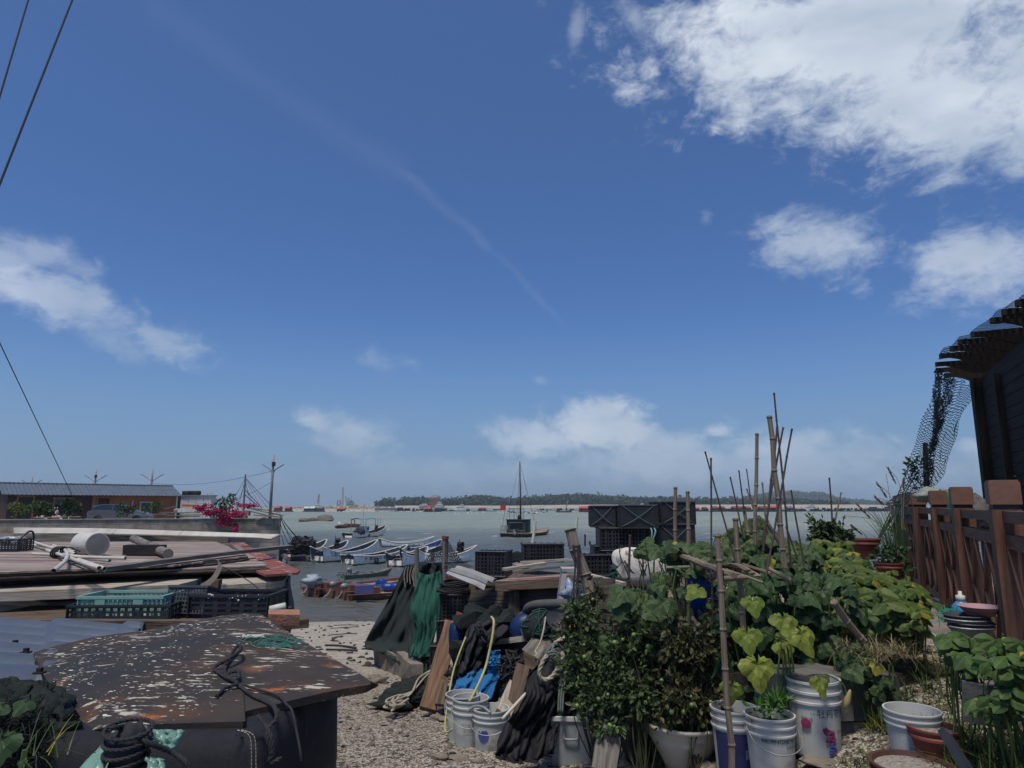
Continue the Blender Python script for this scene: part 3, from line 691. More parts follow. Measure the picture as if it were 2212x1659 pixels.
def drum(px, py, z, label, L=.62, r=.2, rz=0.3, name='plastic_drum'):
    c = at(px, py, z); mb = MB()
    mb.lathe([(0, -L/2), (r*.8, -L/2), (r, -L*.42), (r, -L*.2), (r*1.06, -L*.17), (r, -L*.14), (r, L*.14), (r*1.06, L*.17), (r, L*.2), (r, L*.42), (r*.8, L/2), (0, L/2)], c+Vector((0, 0, r)), 16, rot=(0, PI/2, rz))
    mb.build(name, m_blue, smooth=True, label=label, cat='drum', group='blue plastic drums on the barges')
drum(381, 588.5, .3, 'round blue drum standing end-on on the far barge deck', L=.4, r=.24, rz=1.2); drum(393, 592, .3, 'long bright blue drum lying on the barge beside the net stand', L=.95, r=.22)
MB().box(at(364, 593.5, .45)+Vector((0, 0, .2)), (.85, .5, .36), (0, 0, .25)).build('fish_tub', M('violet_blue_plastic', (.06, .06, .17), (.08, .08, .2)), label='violet blue rectangular tub on the middle barge', cat='tub')
# rocks in the bay
m_rock = M('sea_rock', (.17, .155, .13), (.075, .07, .065), scale=2, rough=.9, bump=.8, bscale=5)
for px, py, w, h, lab in [(326, 519.2, 5.2, 1.2, 'dark domed rock rising highest out of the bay'), (316, 521.3, 7, .9, 'long low pale rock in the bay between its neighbours'), (303.5, 521.6, 3.2, .9, 'small pale rock furthest left in the bay'), (323, 521.2, 5, .7, 'flat pale rock under the dark domed one')]:
    MB().blob(at(px, py)+Vector((0, 0, .05)), (w/2, 1.6, h), px, .3, 1.4, 16, 10).build('bay_rock', m_rock, smooth=True, label=lab, cat='rock', group='rocks in the bay')

# work boat with mast
wb = thing('mast_work_boat', 'black flat work boat with tall mast, dark cabin and small red flag', 'boat', at(512.5, 537.3)+Vector((math.cos(R_(66)), math.sin(R_(66)), 0))*5.25, R_(66))
KBp = lambda x: (x-700)*.0565*94/683
m_wb = M('black_green_hull', (.018, .024, .022), (.035, .04, .036), scale=3)
sheer, half, pt0 = hull_fn(12.6, 4.0, .45, .35, .05, sternb=.95, bowb=.08, flare=.8, rake=.5)
pt = lambda *a: pt0(*a)+Vector((1.05, 0, 0))
MB().grid([[pt(i/20, k) for k in range(9)] for i in range(21)]).build('hull', m_wb, wb, local=True)
MB().grid([[pt(i/20, k, .12)+Vector((0, 0, 0)) for k in (0, 8)] for i in range(21)]).build('deck', m_deckwood, wb, local=True)
MB().box((-5.25, 0, .15), (.08, 3.7, .6)).build('transom', m_wb, wb, local=True)
m_cab = M('dark_green_cabin', (.018, .03, .03), (.03, .045, .04), scale=4)
mb = MB(); mb.box((-2.9, .1, 1.45), (1.9, 2.9, 1.75)); mb.box((-2.9, .1, 2.37), (2.1, 3.1, .09)); mb.build('cabin', m_cab, wb, local=True)
MB().box((-3.9, 0, 1.95), (.7, 1.9, .05), (0, .1, 0)).build('awning', m_metal, wb, local=True)
mb = MB(); mb.box((-2.5, -1.37, 1.4), (1.0, .03, 1.6)); mb.build('green_tarp', M('green_tarp', (.03, .09, .06), (.05, .11, .075)), wb, local=True)
mb = MB(); mb.tube([(-2.4, 0, 2.3), (-2.45, 0, 5.5), (-2.6, 0, 10.7)], [.13, .11, .07], 10); mb.build('mast', M('brown_mast', (.13, .06, .04), (.07, .04, .03)), wb, smooth=True, local=True)
mb = MB()
for a in [(-5, -1.5, .8), (-5, 1.5, .8), (.5, -1.4, .6), (.5, 1.4, .6), (3.5, 0, .8), (-4.9, -.6, 1.2), (-.5, 1.6, .7)]: mb.tube([(-2.6, 0, 10.5), a], .014, 4)
mb.tube([(-2.5, 0, 7.5), (-5, -1.2, .9)], .014, 4); mb.tube([(-2.5, 0, 7.2), (0, 1.2, .7)], .014, 4); mb.build('rigging', m_wire, wb, local=True)
mb = MB(); mb.lathe([(.3, 0), (.3, .45), (.2, .62), (0, .68)], (-2.3, .2, 2.4), 12); mb.build('vent_drum', m_dark, wb, smooth=True, local=True)
mb = MB()
for (x, y) in [(-3.8, -1.1), (-3.8, 1.1), (-2.0, 1.2)]: mb.tube([(x, y, 2.3), (x, y, 4.0)], .03)
mb.tube([(-3.8, -1.1, 3.9), (-3.8, 1.1, 3.85)], .025); mb.tube([(-3.8, 1.1, 3.9), (-2, 1.2, 3.9)], .025); mb.build('roof_frame', m_wire, wb, local=True)
mb = MB()
for z in (.55, .95, 1.5):
    mb.tube([(-5.2, -1.85 if z < 1.4 else 1.3, z), (-5.2, 1.85, z)], .03)
for y in (-1.85, -1.3, -.5, .1, .7, 1.3, 1.6, 1.85): mb.tube([(-5.2, y, .3), (-5.2, y, 1.5 if y > 1.2 else .95)], .03)
for x in range(12):
    q = -1.6+.55*x; s = (q+5.25)/12.6
    for sg in (-1, 1): mb.tube([(q, sg*(half(s)-.05), .45), (q, sg*(half(s)-.05), .85)], .022)
for sg in (-1, 1): mb.tube([(-1.6+.55*x, sg*(half((-1.6+.55*x+5.25)/12.6)-.05), .85+.02*x) for x in range(12)], .025)
mb.build('rail', m_greywood, wb, local=True)
P = [[Vector((-4.9, 1.6+.42*i-.4, 3.75+.75*j/3-.05*i+.05*math.sin(i*2+j))) for i in range(3)] for j in range(4)]
MB().grid(P, th=.01).build('flag', M('red_flag', (.5, .04, .03), (.4, .03, .03)), wb, local=True)
mb = MB(); mb.tube([(-5.0, 1.75, .9), (-4.9, 1.15, 4.8)], .025); mb.build('flag_pole', m_wire, wb, local=True)
mb = MB(); mb.box((-5.35, -.35, .75), (.35, .35, .6)); mb.box((-5.4, .8, 1.3), (.3, .4, .6)); mb.build('engine', m_metal, wb, local=True)
outboard(wb, -5.4, -.6, .8)
mb = MB(); mb.tube([(.5, 0, .5), (.3, 0, 1.4)], .12); mb.box((.5, 0, .7), (.5, .5, .4)); mb.build('winch', m_rust, wb, local=True)

# ------------------------------------------------------------------ far shore: floating huts, pontoons, ships
m_hutwall = M('brown_hut_boards', (.16, .075, .045), (.10, .055, .04), scale=.6, rough=.9, bump=0)
m_hutgrey = M('grey_hut_boards', (.16, .17, .17), (.10, .105, .11), scale=.6, rough=.9, bump=0)
m_hutred = M('red_hut_boards', (.2, .06, .055), (.14, .05, .045), scale=.6, rough=.9, bump=0)
m_roofred = M('bright_red_roof', (.48, .06, .05), (.34, .06, .05), scale=.3, rough=.7, bump=0)
m_roofmar = M('maroon_roof', (.19, .05, .055), (.13, .04, .045), scale=.3, rough=.7, bump=0)
m_roofpale = M('pale_tent_roof', (.55, .56, .55), (.42, .43, .43), scale=.3, rough=.7, bump=0)
def far_hut(px0, px1, ytop, ybot, d, wall, roof, label, gable=True, group='floating huts of the fish farm'):
    k = d/(F*math.cos(TH)); w = (px1-px0)*.86*d/F; c = W((px0+px1)/2, ybot, d); z0 = .5; h = max((ybot-ytop)*d/F-z0, 1.6)
    t = thing('floating_hut', label, 'hut', (c.x, d, 0), rnd.uniform(-.12, .12), group)
    MB().box((0, 0, z0/2), (w*1.12, 7, z0)).build('raft', m_dark, t, local=True)
    MB().box((0, 0, z0+h*.32), (w*.92, 5, h*.64)).build('wall', wall, t, local=True)
    zt = z0+h*.6
    if gable: MB().add([(-w/2, -3, zt), (w/2, -3, zt), (w/2, 3, zt), (-w/2, 3, zt), (-w*.42, 0, z0+h), (w*.42, 0, z0+h)], [(0, 1, 5, 4), (2, 3, 4, 5), (0, 4, 3), (1, 2, 5), (3, 2, 1, 0)]) if False else None
    mb = MB(); mb.add([(-w/2, -3, zt), (w/2, -3, zt), (w/2, 3, zt), (-w/2, 3, zt), (-w*.44, 0, z0+h), (w*.44, 0, z0+h)], [(0, 1, 5, 4), (2, 3, 4, 5), (0, 4, 3), (1, 2, 5), (3, 2, 1, 0)])
    mb.build('roof', roof, t, local=True)
    MB().box((-w*.2, -2.52, z0+h*.25), (w*.13, .08, h*.45)).build('door', m_dark, t, local=True)
    MB().box((w*.2, -2.52, z0+h*.33), (w*.16, .08, h*.22)).build('window', m_glass, t, local=True)
huts = [(275, 281.5, 505.9, 511.6, 440, m_hutgrey, m_roofred, 'floating hut with red roof furthest left, by the quay lamp'), (285.5, 291.5, 506.6, 511.6, 440, m_hutwall, m_roofred, 'low hut with faded red roof left of the grey tents'),
        (304, 309.5, 506.4, 511.4, 440, m_hutgrey, m_roofpale, 'narrow grey hut left of the two tented ones'), (309.6, 316.4, 506.2, 511.3, 440, m_hutgrey, m_roofpale, 'grey hut with white tent roof'), (316.8, 324, 506.4, 511.3, 440, m_hutgrey, m_hutgrey, 'plain grey shed on the water right of the white tent roof'),
        (337, 345.5, 507.2, 510.4, 455, m_hutred, m_roofred, 'low red roofed hut in front of the breakwater rocks'), (397, 403.5, 506.8, 510.8, 455, m_hutgrey, m_dark, 'dark shed on the raft right of the concrete box'),
        (424, 432, 506.4, 511, 430, m_hutred, m_roofred, 'dark red hut with bright red roof in the middle of the bay'), (434, 441, 507, 510.8, 430, m_hutgrey, m_dark, 'dark grey shed right of the bright red roofed hut'),
        (477.5, 487, 505.8, 508.9, 520, m_hutgrey, m_roofred, 'small hut with bright red roof beside an open frame'), (578, 589.5, 505.9, 511.4, 420, m_hutred, m_roofred, 'red hut with white windows left of the crate stack'),
        (693, 699, 505.6, 509.6, 470, m_hutgrey, m_roofred, 'red roofed hut just right of the crates'), (702, 707, 505.3, 509.6, 470, m_hutwall, m_roofmar, 'brown hut between the two bamboo stakes'), (711.5, 718, 505.8, 511.2, 440, m_hutwall, m_roofmar, 'brown hut with maroon roof behind the thin stake'),
        (718.5, 724.5, 505.9, 511.2, 440, m_hutwall, m_roofmar, 'second brown hut with maroon roof, close beside its twin'), (731, 744, 505.8, 511.3, 440, m_hutwall, m_roofmar, 'long brown hut with maroon roof between the poles'), (744.8, 751, 506.2, 511.3, 440, m_hutwall, m_hutwall, 'brown gabled hut at the right end of the long one'),
        (758, 768, 505.6, 511.2, 440, m_hutwall, m_roofmar, 'brown hut with two dark openings left of the thick bamboo'), (768.5, 777, 505.2, 511.2, 445, m_hutwall, m_roofred, 'hut with scarlet roof behind the thick bamboo pole'), (786, 793, 505.3, 510.6, 450, m_hutgrey, m_hutgrey, 'grey hut right of the thick bamboo pole')]
for h in huts: far_hut(*h)
mb = MB(); r = random.Random(5)       # raft walkways, floats and clutter of the farm
def pontoon(px0, px1, y, d, label, n):
    mb = MB(); a = W(px0, y, d); b = W(px1, y, d); L = b.x-a.x
    mb.box(((a.x+b.x)/2, d, .35), (L, 1.2, .3)); mb.box(((a.x+b.x)/2, d+9, .35), (L, 1.2, .3))
    for i in range(n):
        x = a.x+L*i/n; mb.box((x, d+4.5, .35), (.6, 9, .25)); s = r.uniform(.4, 1.7)
        if r.random() < .55: mb.box((x+r.uniform(-1, 1), d+r.uniform(0, 6), .5+s/2), (r.uniform(.6, 3), 1.5, s), (0, 0, r.uniform(-.3, .3)))
        if r.random() < .3: mb.box((x, d+3, 1.4), (.12, .12, 2.8))
    mb.build('pontoon_walkway', m_dark if 'dark' in label else M('blue_pontoon', (.03, .07, .16), (.05, .09, .17), bump=0), label=label, cat='pontoon', group='pontoon walkways of the fish farm')
pontoon(396, 445, 509.6, 450, 'dark raft walkway between the concrete box and the red hut', 22)
pontoon(445, 497, 509.6, 452, 'long blue pontoon walkway left of the mast boat', 16); pontoon(537, 580, 508.6, 520, 'thin dark pontoon line right of the mast', 12)
pontoon(690, 800, 511.2, 438, 'dark walkway running under the row of brown huts', 60); pontoon(798, 905, 510.8, 445, 'wide dark raft covered with gear right of the bamboo', 70); pontoon(800, 1010, 509.3, 540, 'dark further raft line reaching behind the fence', 70)
# breakwater with heaped rock
m_rubble = M('breakwater_rubble', (.38, .34, .28), (.2, .19, .17), scale=.5, rough=.95, bump=0, island=.35)
mb = MB(); base = []
for i in range(900):
    px = r.uniform(262, 397); d = r.uniform(455, 480); t = (d-455)/25; hmax = interp([(262, 1.4), (300, 2.2), (325, 2.8), (360, 3.6), (380, 2.8), (397, 1)], px)
    c = W(px, 508, d); s = r.uniform(.5, 1.3); mb.blob((c.x, d, hmax*min(1, t*1.6)*r.uniform(.5, 1)), (s, s, s*.8), i, .4, 1.5, 5, 4)
mb.build('breakwater', m_rubble, kind='structure')
MB().grid([[Vector((W(262+14*i, 508, 450+dd).x, 450+dd, z)) for i in range(11)] for dd, z in ((0, -.5), (8, 1.4), (20, 2.0), (34, -.5))]).build('breakwater_core', m_rubble, kind='structure')
mb = MB(); c = W(386, 508, 448); a = W(376, 508, 448); b = W(396.5, 508, 448); w = b.x-a.x
mb.box((a.x+w/2, 448, 1.2), (w, 8, 2.0)); mb.box((a.x+w/2, 443.8, 2.3), (w+.4, .5, .3)); mb.build('concrete_caisson', M('pale_concrete', (.42, .40, .36), (.33, .31, .28), scale=.4, bump=0), label='long pale concrete box resting at the end of the breakwater', cat='concrete box')
# buoys
def buoy_base(): return MB().blob((0, 0, .1), (.55, .4, .38), 1, .1, 1, 8, 5)
proto_w = buoy_base().build('foam_buoy', m_white, label='white foam buoy in the scattered line along the rafts', cat='buoy', group='white foam buoys', local=True)
proto_w.location = W(326, 511.6, 438)*Vector((1, 1, 0)) if False else (W(326, 511.6, 438).x, 438, 0)
for i in range(84):
    px = r.uniform(324, 424) if i < 62 else r.uniform(426, 560); d = r.uniform(425, 448) if i < 62 else r.uniform(330, 430)
    copy_tree(proto_w, (W(px, 510, d).x, d, 0), (0, 0, r.uniform(0, 3)), r.uniform(.7, 1.3))
proto_b = buoy_base().build('dark_buoy', m_dark, label='small dark buoy of the grid behind the mast boat', cat='buoy', group='dark buoys behind the mast boat', local=True)
proto_b.location = (W(512, 510, 420).x, 420, 0)
for i in range(26): d = r.uniform(340, 470); copy_tree(proto_b, (W(r.uniform(508, 548), 510, d).x, d, 0), (0, 0, 0), r.uniform(.8, 1.2))
def ship(px0, px1, ydeck, ywl, d, label, hullm, house, housem, mast=0, extra=None, flip=False):
    L = (px1-px0)*d/F; fb = (ywl-ydeck)*d/F; c = W((px0+px1)/2, 505, d)
    t = thing('ship', label, 'ship', (c.x, d, 0), PI if flip else 0, 'ships across the bay')
    sheer, half, pt = hull_fn(L*.96, L*.22, max(fb*.7, .8), fb*.5, .1, draft=.5, rake=L*.05)
    MB().grid([[pt(i/14, k) for k in range(9)] for i in range(15)]).build('hull', hullm, t, local=True)
    MB().grid([[pt(i/14, k)*1+Vector((0, 0, -.1)) for k in (0, 8)] for i in range(15)]).build('deck', m_hutgrey, t, local=True)
    mb = MB()
    for (x, w, z0, h) in house: mb.box((x*L, 0, fb*.7+(z0+h/2)*d/F), (w*L, L*.14, h*d/F))
    mb.build('deckhouse', housem, t, local=True)
    mb = MB()
    for (x, w, z0, h) in house: mb.box((x*L, -L*.07, fb*.7+(z0+h*.6)*d/F), (w*L*.85, .12, h*d/F*.28))
    mb.build('window', m_glass, t, local=True)
    if mast: MB().tube([(house[-1][0]*L, 0, 1), (house[-1][0]*L, 0, fb+mast*d/F)], .22, 6).build('mast', m_metal, t, local=True)
    if extra: extra(t, L, fb, d/F)
    return t
m_shipw = M('white_ship_paint', (.6, .61, .6), (.5, .51, .5), scale=.3, bump=0); m_shipg = M('grey_ship_paint', (.27, .31, .32), (.2, .23, .24), scale=.3, bump=0); m_crane = M('faded_crane_paint', (.42, .36, .2), (.3, .26, .17), scale=.5, bump=0)
m_orange = M('orange_brown_steel', (.36, .14, .06), (.25, .1, .05), scale=.5, bump=0)
def boom(x0, z0, x1, z1, w, mat, name='crane_boom'):
    def f(t, L, fb, k):
        mb = MB(); a = Vector((x0*L, 0, fb+z0*k)); b = Vector((x1*L, 0, fb+z1*k)); n = 9; d = (b-a).normalized(); s = Vector((-d.z, 0, d.x))*w*k/2
        for sg in (-1, 1):
            for y in (-1, 1): mb.tube([a+s*sg*1.2+Vector((0, y*.5, 0)), b+s*sg*.7+Vector((0, y*.5, 0))], .2, 4)
        for i in range(n):
            p = a.lerp(b, i/n); q = a.lerp(b, (i+1)/n); mb.tube([p+s*(1 if i % 2 else -1), q-s*(1 if i % 2 else -1)], .14, 4)
        mb.build(name, mat, t, local=True)
    return f
def multi(*fs): return lambda *a: [g(*a) for g in fs]
ship(313, 322.5, 505, 507.5, 760, 'white work ship with a leaning crane tower behind the breakwater', m_shipw, [(0, .5, 0, 2), (.05, .3, 2, 1.6)], m_shipw, 0, boom(.02, 3, .1, 11.5, 1.1, m_orange))
ship(335, 346.5, 504.6, 507.5, 800, 'rusty crane barge with a very tall upright boom and frame', m_orange, [(-.2, .2, 0, 1.5)], m_orange, 0, multi(boom(.15, 0, .14, 18, 1.0, m_crane), boom(-.3, 0, -.3, 4.5, .4, m_orange, 'frame_post'), boom(-.05, 0, -.05, 4.5, .4, m_orange, 'frame_post'), boom(-.3, 4.5, -.05, 4.5, .5, m_orange, 'frame_beam')))
ship(343.5, 349.5, 504.8, 507.5, 820, 'barge with a slanting lattice jib right of the tall boom', m_shipg, [(0, .4, 0, 2)], m_shipg, 0, multi(boom(.1, 0, -.2, 9, .9, m_crane), boom(.3, 0, .3, 8, 1.4, m_shipg, 'tower')))
ship(346, 357, 504, 507.5, 780, 'grey ship with stacked decks and thin mast', m_shipg, [(-.05, .75, 0, 2.2), (-.05, .5, 2.2, 1.8), (-.05, .25, 4, 1.4)], m_shipg, 9)
ship(419, 428.5, 504.6, 506.8, 900, 'white motor ship with dark hull moored off the island', m_dark, [(0, .8, 0, 1.8), (.05, .5, 1.8, 1)], m_shipw, 4)
def rig(t, L, fb, k):
    mb = MB()
    for i in range(8): x = (-.15+.09*i)*L; mb.tube([(x, 0, fb), (x+.12*L, 0, fb+9.5*k), (x+.12*L, 0, fb+10.8*k)], .22, 4); mb.tube([(x, 0, fb), (x-.22*L, 0, fb+(3+.3*i)*k)], .15, 4)
    for z in (1, 3, 5, 7, 9): mb.tube([(-.35*L, 0, fb+z*k*.7), (.6*L, 0, fb+z*k)], .2, 4)
    mb.build('lattice_frame', m_orange, t, local=True)
ship(427, 437.5, 504.9, 507, 850, 'barge carrying a wide brown lattice frame of slanted posts', m_orange, [(0, .5, 0, 1.5)], m_orange, 0, rig)
ship(434, 444.5, 504.8, 507.3, 800, 'white ship with tall bridge beside the lattice barge', m_shipg, [(0, .7, 0, 2), (0, .42, 2, 1.8), (0, .25, 3.8, 1)], m_shipw, 8)
ship(453, 468, 506.2, 508.8, 560, 'white work boat with crowded deck gear right of the pale ship', m_shipw, [(0, .6, 0, 1.6), (.1, .35, 1.6, 1.4), (.1, .2, 3, .9)], m_shipw, 5.2)
ship(493, 505, 507.3, 508.6, 560, 'low dark workboat left of the red flag', m_dark, [(.35, .25, 0, 1.4)], m_dark, 0)
ship(556, 571.5, 509.2, 511.2, 400, 'rusty fishing boat with slanting pole, left of the red hut', m_rust, [(-.35, .2, 0, 1.2)], m_rust, 0, boom(.1, 0, .3, 10, .2, m_metal, 'pole'))
ship(571.8, 578.5, 509.6, 510.9, 405, 'small white boat moored between rusty boat and red hut', m_white, [(0, .2, 0, .6)], m_shipw, 0)
ship(636, 648, 504.2, 506, 950, 'white ship whose bridge shows above the crate stack', m_shipw, [(0, .4, 0, 1.5), (0, .22, 1.5, 1.5)], m_shipw, 6)
ship(803, 817, 507.5, 510.6, 500, 'white ferry with raised bridge right of the thick bamboo pole', m_shipw, [(0, .8, 0, 1.6), (.08, .5, 1.6, 1.6), (.1, .3, 3.4, .9)], m_shipw, 5)
ship(868, 892, 507.6, 510.6, 520, 'blue and dark barge at the right end of the rafts', M('blue_barge', (.03, .05, .16), (.04, .06, .15), bump=0), [(-.3, .25, 0, 1.5), (.3, .15, 0, 1.8)], m_dark, 0)

# ------------------------------------------------------------------ quay, house and what stands on it
def masonry(name, c1, c2, mortar, scale=1.0, bw=.55, rh=.26, axis='XZ', mort=.03, bump=.7):
    m = bpy.data.materials.new(name); m.use_nodes = True; nt = m.node_tree; N = nt.nodes; L = nt.links; p = N['Principled BSDF']
    tc = N.new('ShaderNodeTexCoord'); sx = N.new('ShaderNodeSeparateXYZ'); cb = N.new('ShaderNodeCombineXYZ'); L.new(tc.outputs['Object'], sx.inputs[0])
    ad = N.new('ShaderNodeMath'); ad.operation = 'ADD'; L.new(sx.outputs[0], ad.inputs[0]); L.new(sx.outputs[1], ad.inputs[1])
    L.new(ad.outputs[0], cb.inputs[0]); L.new(sx.outputs[2], cb.inputs[1])
    nz = N.new('ShaderNodeTexNoise'); nz.inputs['Scale'].default_value = 2.2; nz.inputs['Detail'].default_value = 6; L.new(tc.outputs['Object'], nz.inputs['Vector'])
    mxv = N.new('ShaderNodeMixRGB'); mxv.inputs[0].default_value = .22; L.new(cb.outputs[0], mxv.inputs[1]); L.new(nz.outputs['Color'], mxv.inputs[2])
    b = N.new('ShaderNodeTexBrick'); L.new(mxv.outputs[0], b.inputs['Vector']); b.inputs['Color1'].default_value = (*c1, 1); b.inputs['Color2'].default_value = (*c2, 1); b.inputs['Mortar'].default_value = (*mortar, 1)
    b.inputs['Scale'].default_value = scale; b.inputs['Brick Width'].default_value = bw; b.inputs['Row Height'].default_value = rh; b.inputs['Mortar Size'].default_value = mort; b.inputs['Mortar Smooth'].default_value = .4
    r = N.new('ShaderNodeMapRange'); r.inputs['From Min'].default_value = .42; r.inputs['From Max'].default_value = .68; r.inputs['To Max'].default_value = .92; L.new(nz.outputs['Fac'], r.inputs[0])
    mx = N.new('ShaderNodeMixRGB'); L.new(r.outputs[0], mx.inputs[0]); L.new(b.outputs['Color'], mx.inputs[1]); mx.inputs[2].default_value = tuple(q*.45 for q in c1)+(1,)
    L.new(mx.outputs[0], p.inputs['Base Color']); p.inputs['Roughness'].default_value = .95
    bp = N.new('ShaderNodeBump'); bp.inputs['Strength'].default_value = bump; bp.inputs['Distance'].default_value = .04; bp.invert = True
    L.new(b.outputs['Fac'], bp.inputs['Height']); L.new(bp.outputs[0], p.inputs['Normal']); MATS[name] = m; return m
m_stone = masonry('rubble_stone_wall', (.36, .31, .25), (.24, .205, .17), (.15, .13, .11), bw=.9, rh=.34, mort=.02, bump=.35)
QL = Vector((W(-60, 520, 45.0).x, 45.0)); QR = Vector((W(280.5, 520, 50).x, 50.0)); qd = (QR-QL).normalized(); qn = Vector((-qd.y, qd.x))
def qp(t, off, z): p = QL.lerp(QR, t)+qn*off; return Vector((p.x, p.y, z))
mb = MB(); c = qp(.5, .3, 1.2); L = (QR-QL).length
mb.box(c, (L, .6, 4.55), (0, 0, math.atan2(qd.y, qd.x))); ob = mb.build('quay_wall', m_stone, label='long rough stone sea wall below the brown house', cat='sea wall')
mb = MB(); mb.box(qp(.5, .3, 3.5), (L+.1, .75, .07), (0, 0, math.atan2(qd.y, qd.x)), jit=.01); mb.build('wall_coping', M('grey_coping', (.27, .25, .22), (.17, .16, .14)), ob)
m_quay = M('quay_concrete', (.3, .28, .25), (.2, .19, .17), scale=1)
mb = MB(); q = [QL+qn*.6, QR+qn*.6, Vector((-27.5, 80)), Vector((-80, 80))]
mb.add([(a.x, a.y, z) for z in (-2, 2.98) for a in q], [(4, 5, 6, 7), (1, 2, 6, 5), (2, 3, 7, 6), (0, 1, 5, 4)]); mb.build('quay', m_quay, kind='structure')
# house
LF = Vector((-43.7, 60, 3.0)); PH = R_(45)
def fx(px): u = (px-512)/F; return (60*u+43.7)/(math.cos(PH)-u*math.sin(PH))
hs = thing('long_house', 'long low brown and orange timber house with grey blue tiled roof', 'house', LF, PH)
XS = fx(99.5); XE = fx(181.5); XE0 = 0
m_logd = M('dark_stained_boards', (.060, .030, .028), (.042, .022, .021), scale=1.2, rough=.8, bump=0)
m_logo = M('orange_stained_boards', (.27, .105, .055), (.2, .08, .045), scale=1.2, rough=.8, bump=0)
def boards(x0, x1, y0, y1, mat, name):
    mb = MB(); n = 13; h = 2.45/n
    for k in range(n):
        mb.box(((x0+x1)/2, (y0+y1)/2, h*(k+.5)), (x1-x0, y1-y0, h*.94), taper=1.0)
        mb.box(((x0+x1)/2, (y0+y1)/2, h*(k+.5)), (x1-x0-.03, y1-y0-.03, h))
    mb.build(name, mat, hs, local=True)
boards(0, XS, 0, 5, m_logd, 'dark_wall'); boards(XS+.02, XE, 0, 5, m_logo, 'orange_wall')
# roof: two slopes of rolled tiles
m_tile = M('grey_blue_roof_tiles', (.10, .125, .165), (.07, .09, .12), scale=2, rough=.6, bump=.2)
def slope(y0, z0, y1, z1):
    P = []; n = int((XE+.9)/.11)
    for j in range(2):
        row = []
        for i in range(n+1): row.append(Vector((-.5+.11*i, (y0, y1)[j], (z0, z1)[j]+.022*math.sin(i*PI/1.5))))
        P.append(row)
    return P
mb = MB(); mb.grid(slope(-.35, 2.36, 2.5, 3.38), th=.05); mb.grid(slope(5.35, 2.36, 2.5, 3.38)[::-1], th=-.05); rf = mb.build('roof', m_tile, hs, local=True)
mb = MB()
for k in range(40): mb.tube([(-.5+(XE+.9)*k/40, 2.5, 3.42), (-.5+(XE+.9)*(k+.96)/40, 2.5, 3.4)], .085, 8)
mb.build('ridge_tiles', m_tile, rf, local=True)
mb = MB(); mb.add([(0.01, 0, 2.45), (0.01, 5, 2.45), (0.01, 2.5, 3.3), (-.0, 0, 2.45), (-.0, 5, 2.45), (-.0, 2.5, 3.3)], [(0, 1, 2), (5, 4, 3)]); mb.add([(XE, 0, 2.45), (XE, 5, 2.45), (XE, 2.5, 3.3)], [(0, 1, 2)]); mb.build('gable', m_logd, hs, local=True)
def opening(px0, px1, z0, z1, name, fmat, pane):
    a, b = fx(px0), fx(px1); f = MB(); t = .14
    f.box((a, -.04, (z0+z1)/2), (t, .12, z1-z0)); f.box((b, -.04, (z0+z1)/2), (t, .12, z1-z0)); f.box(((a+b)/2, -.042, z1+t/2), (b-a+t+.1, .13, t))
    o = f.build(name, fmat, hs, local=True); MB().box(((a+b)/2, -.01, (z0+z1)/2), (b-a-t, .06, z1-z0)).build('pane' if 'window' in name else 'door_leaf', pane, o, local=True)
m_trim = M('ochre_trim', (.22, .12, .06), (.16, .09, .045)); m_doorr = M('dark_red_door', (.07, .018, .016), (.05, .014, .012))
opening(24.5, 40.5, .02, 2.15, 'door', m_trim, m_dark); opening(60.5, 79, .9, 2.0, 'window', m_trim, m_glass); opening(103, 116, .02, 2.1, 'door', m_trim, m_doorr); opening(146, 157, .85, 1.65, 'window', M('pale_green_trim', (.3, .32, .2), (.25, .26, .17)), m_glass)
MB().box((XS+.02, -.05, 1.2), (.28, .12, 2.4)).build('corner_trim', m_trim, hs, local=True); MB().box((XE, -.03, 1.2), (.12, .12, 2.4)).build('corner_trim', m_white, hs, local=True)
MB().tube([(fx(136.5), -.1, .9), (fx(137), -.12, 1.3), (fx(138.5), -.1, 1.9)], .04).build('drain_pipe', m_white, hs, local=True)
# white cabin with two black tanks
c = W(198, 510, 74); cb_ = thing('white_cabin', 'white panelled cabin beside the long house', 'cabin', (c.x, 74, 3.0), R_(12))
MB().box((0, 0, 1.2), (3.0, 2.4, 2.4)).build('wall', m_roofpale, cb_, local=True); MB().box((0, 0, 2.44), (3.25, 2.7, .09)).build('roof', m_metal, cb_, local=True)
mb = MB()
for x in (-.75, 0, .75): mb.box((x, -1.205, 1.2), (.03, .02, 2.3))
mb.build('panel_joint', m_metal, cb_, local=True)
MB().box((-1.75, .1, 1.25), (.4, 2.2, 2.5)).build('dark_gap_block', m_dark, cb_, local=True)  # shade of the gap beside the cabin, put in as a black block
for i, px in enumerate((186.5, 195.5)):
    MB().lathe([(0, 0), (.46, .01), (.5, .08), (.5, .38), (.42, .44), (0, .45)], (W(px, 500, 74).x, 74, 5.5), 18).build('water_tank', m_dark, smooth=True, label=('black round water tank on the left edge of the cabin roof', 'black round water tank, the right one on the cabin roof')[i], cat='water tank', group='tanks on the cabin roof')
for i, px in enumerate((209.8, 214.6)):
    mb = MB(); c = W(px, 500, 330); mb.lathe([(1.05, 0), (1.05, 6.3), (.7, 7), (0, 7.1)], (c.x, 330, 1.2), 16); mb.build('silo', m_shipw, smooth=True, label=('pale cement silo nearest the white cabin', 'pale cement silo with ladder top, right of the other')[i], cat='silo', group='silos behind the cabin')
MB().tube([(W(207, 500, 330).x, 330, 1), (W(207, 500, 330).x, 330, 9.6), (W(212, 500, 330).x, 330, 9.6)], .3, 6).build('silo_gantry', m_crane, label='yellowish pipe gantry reaching over the silos', cat='gantry')
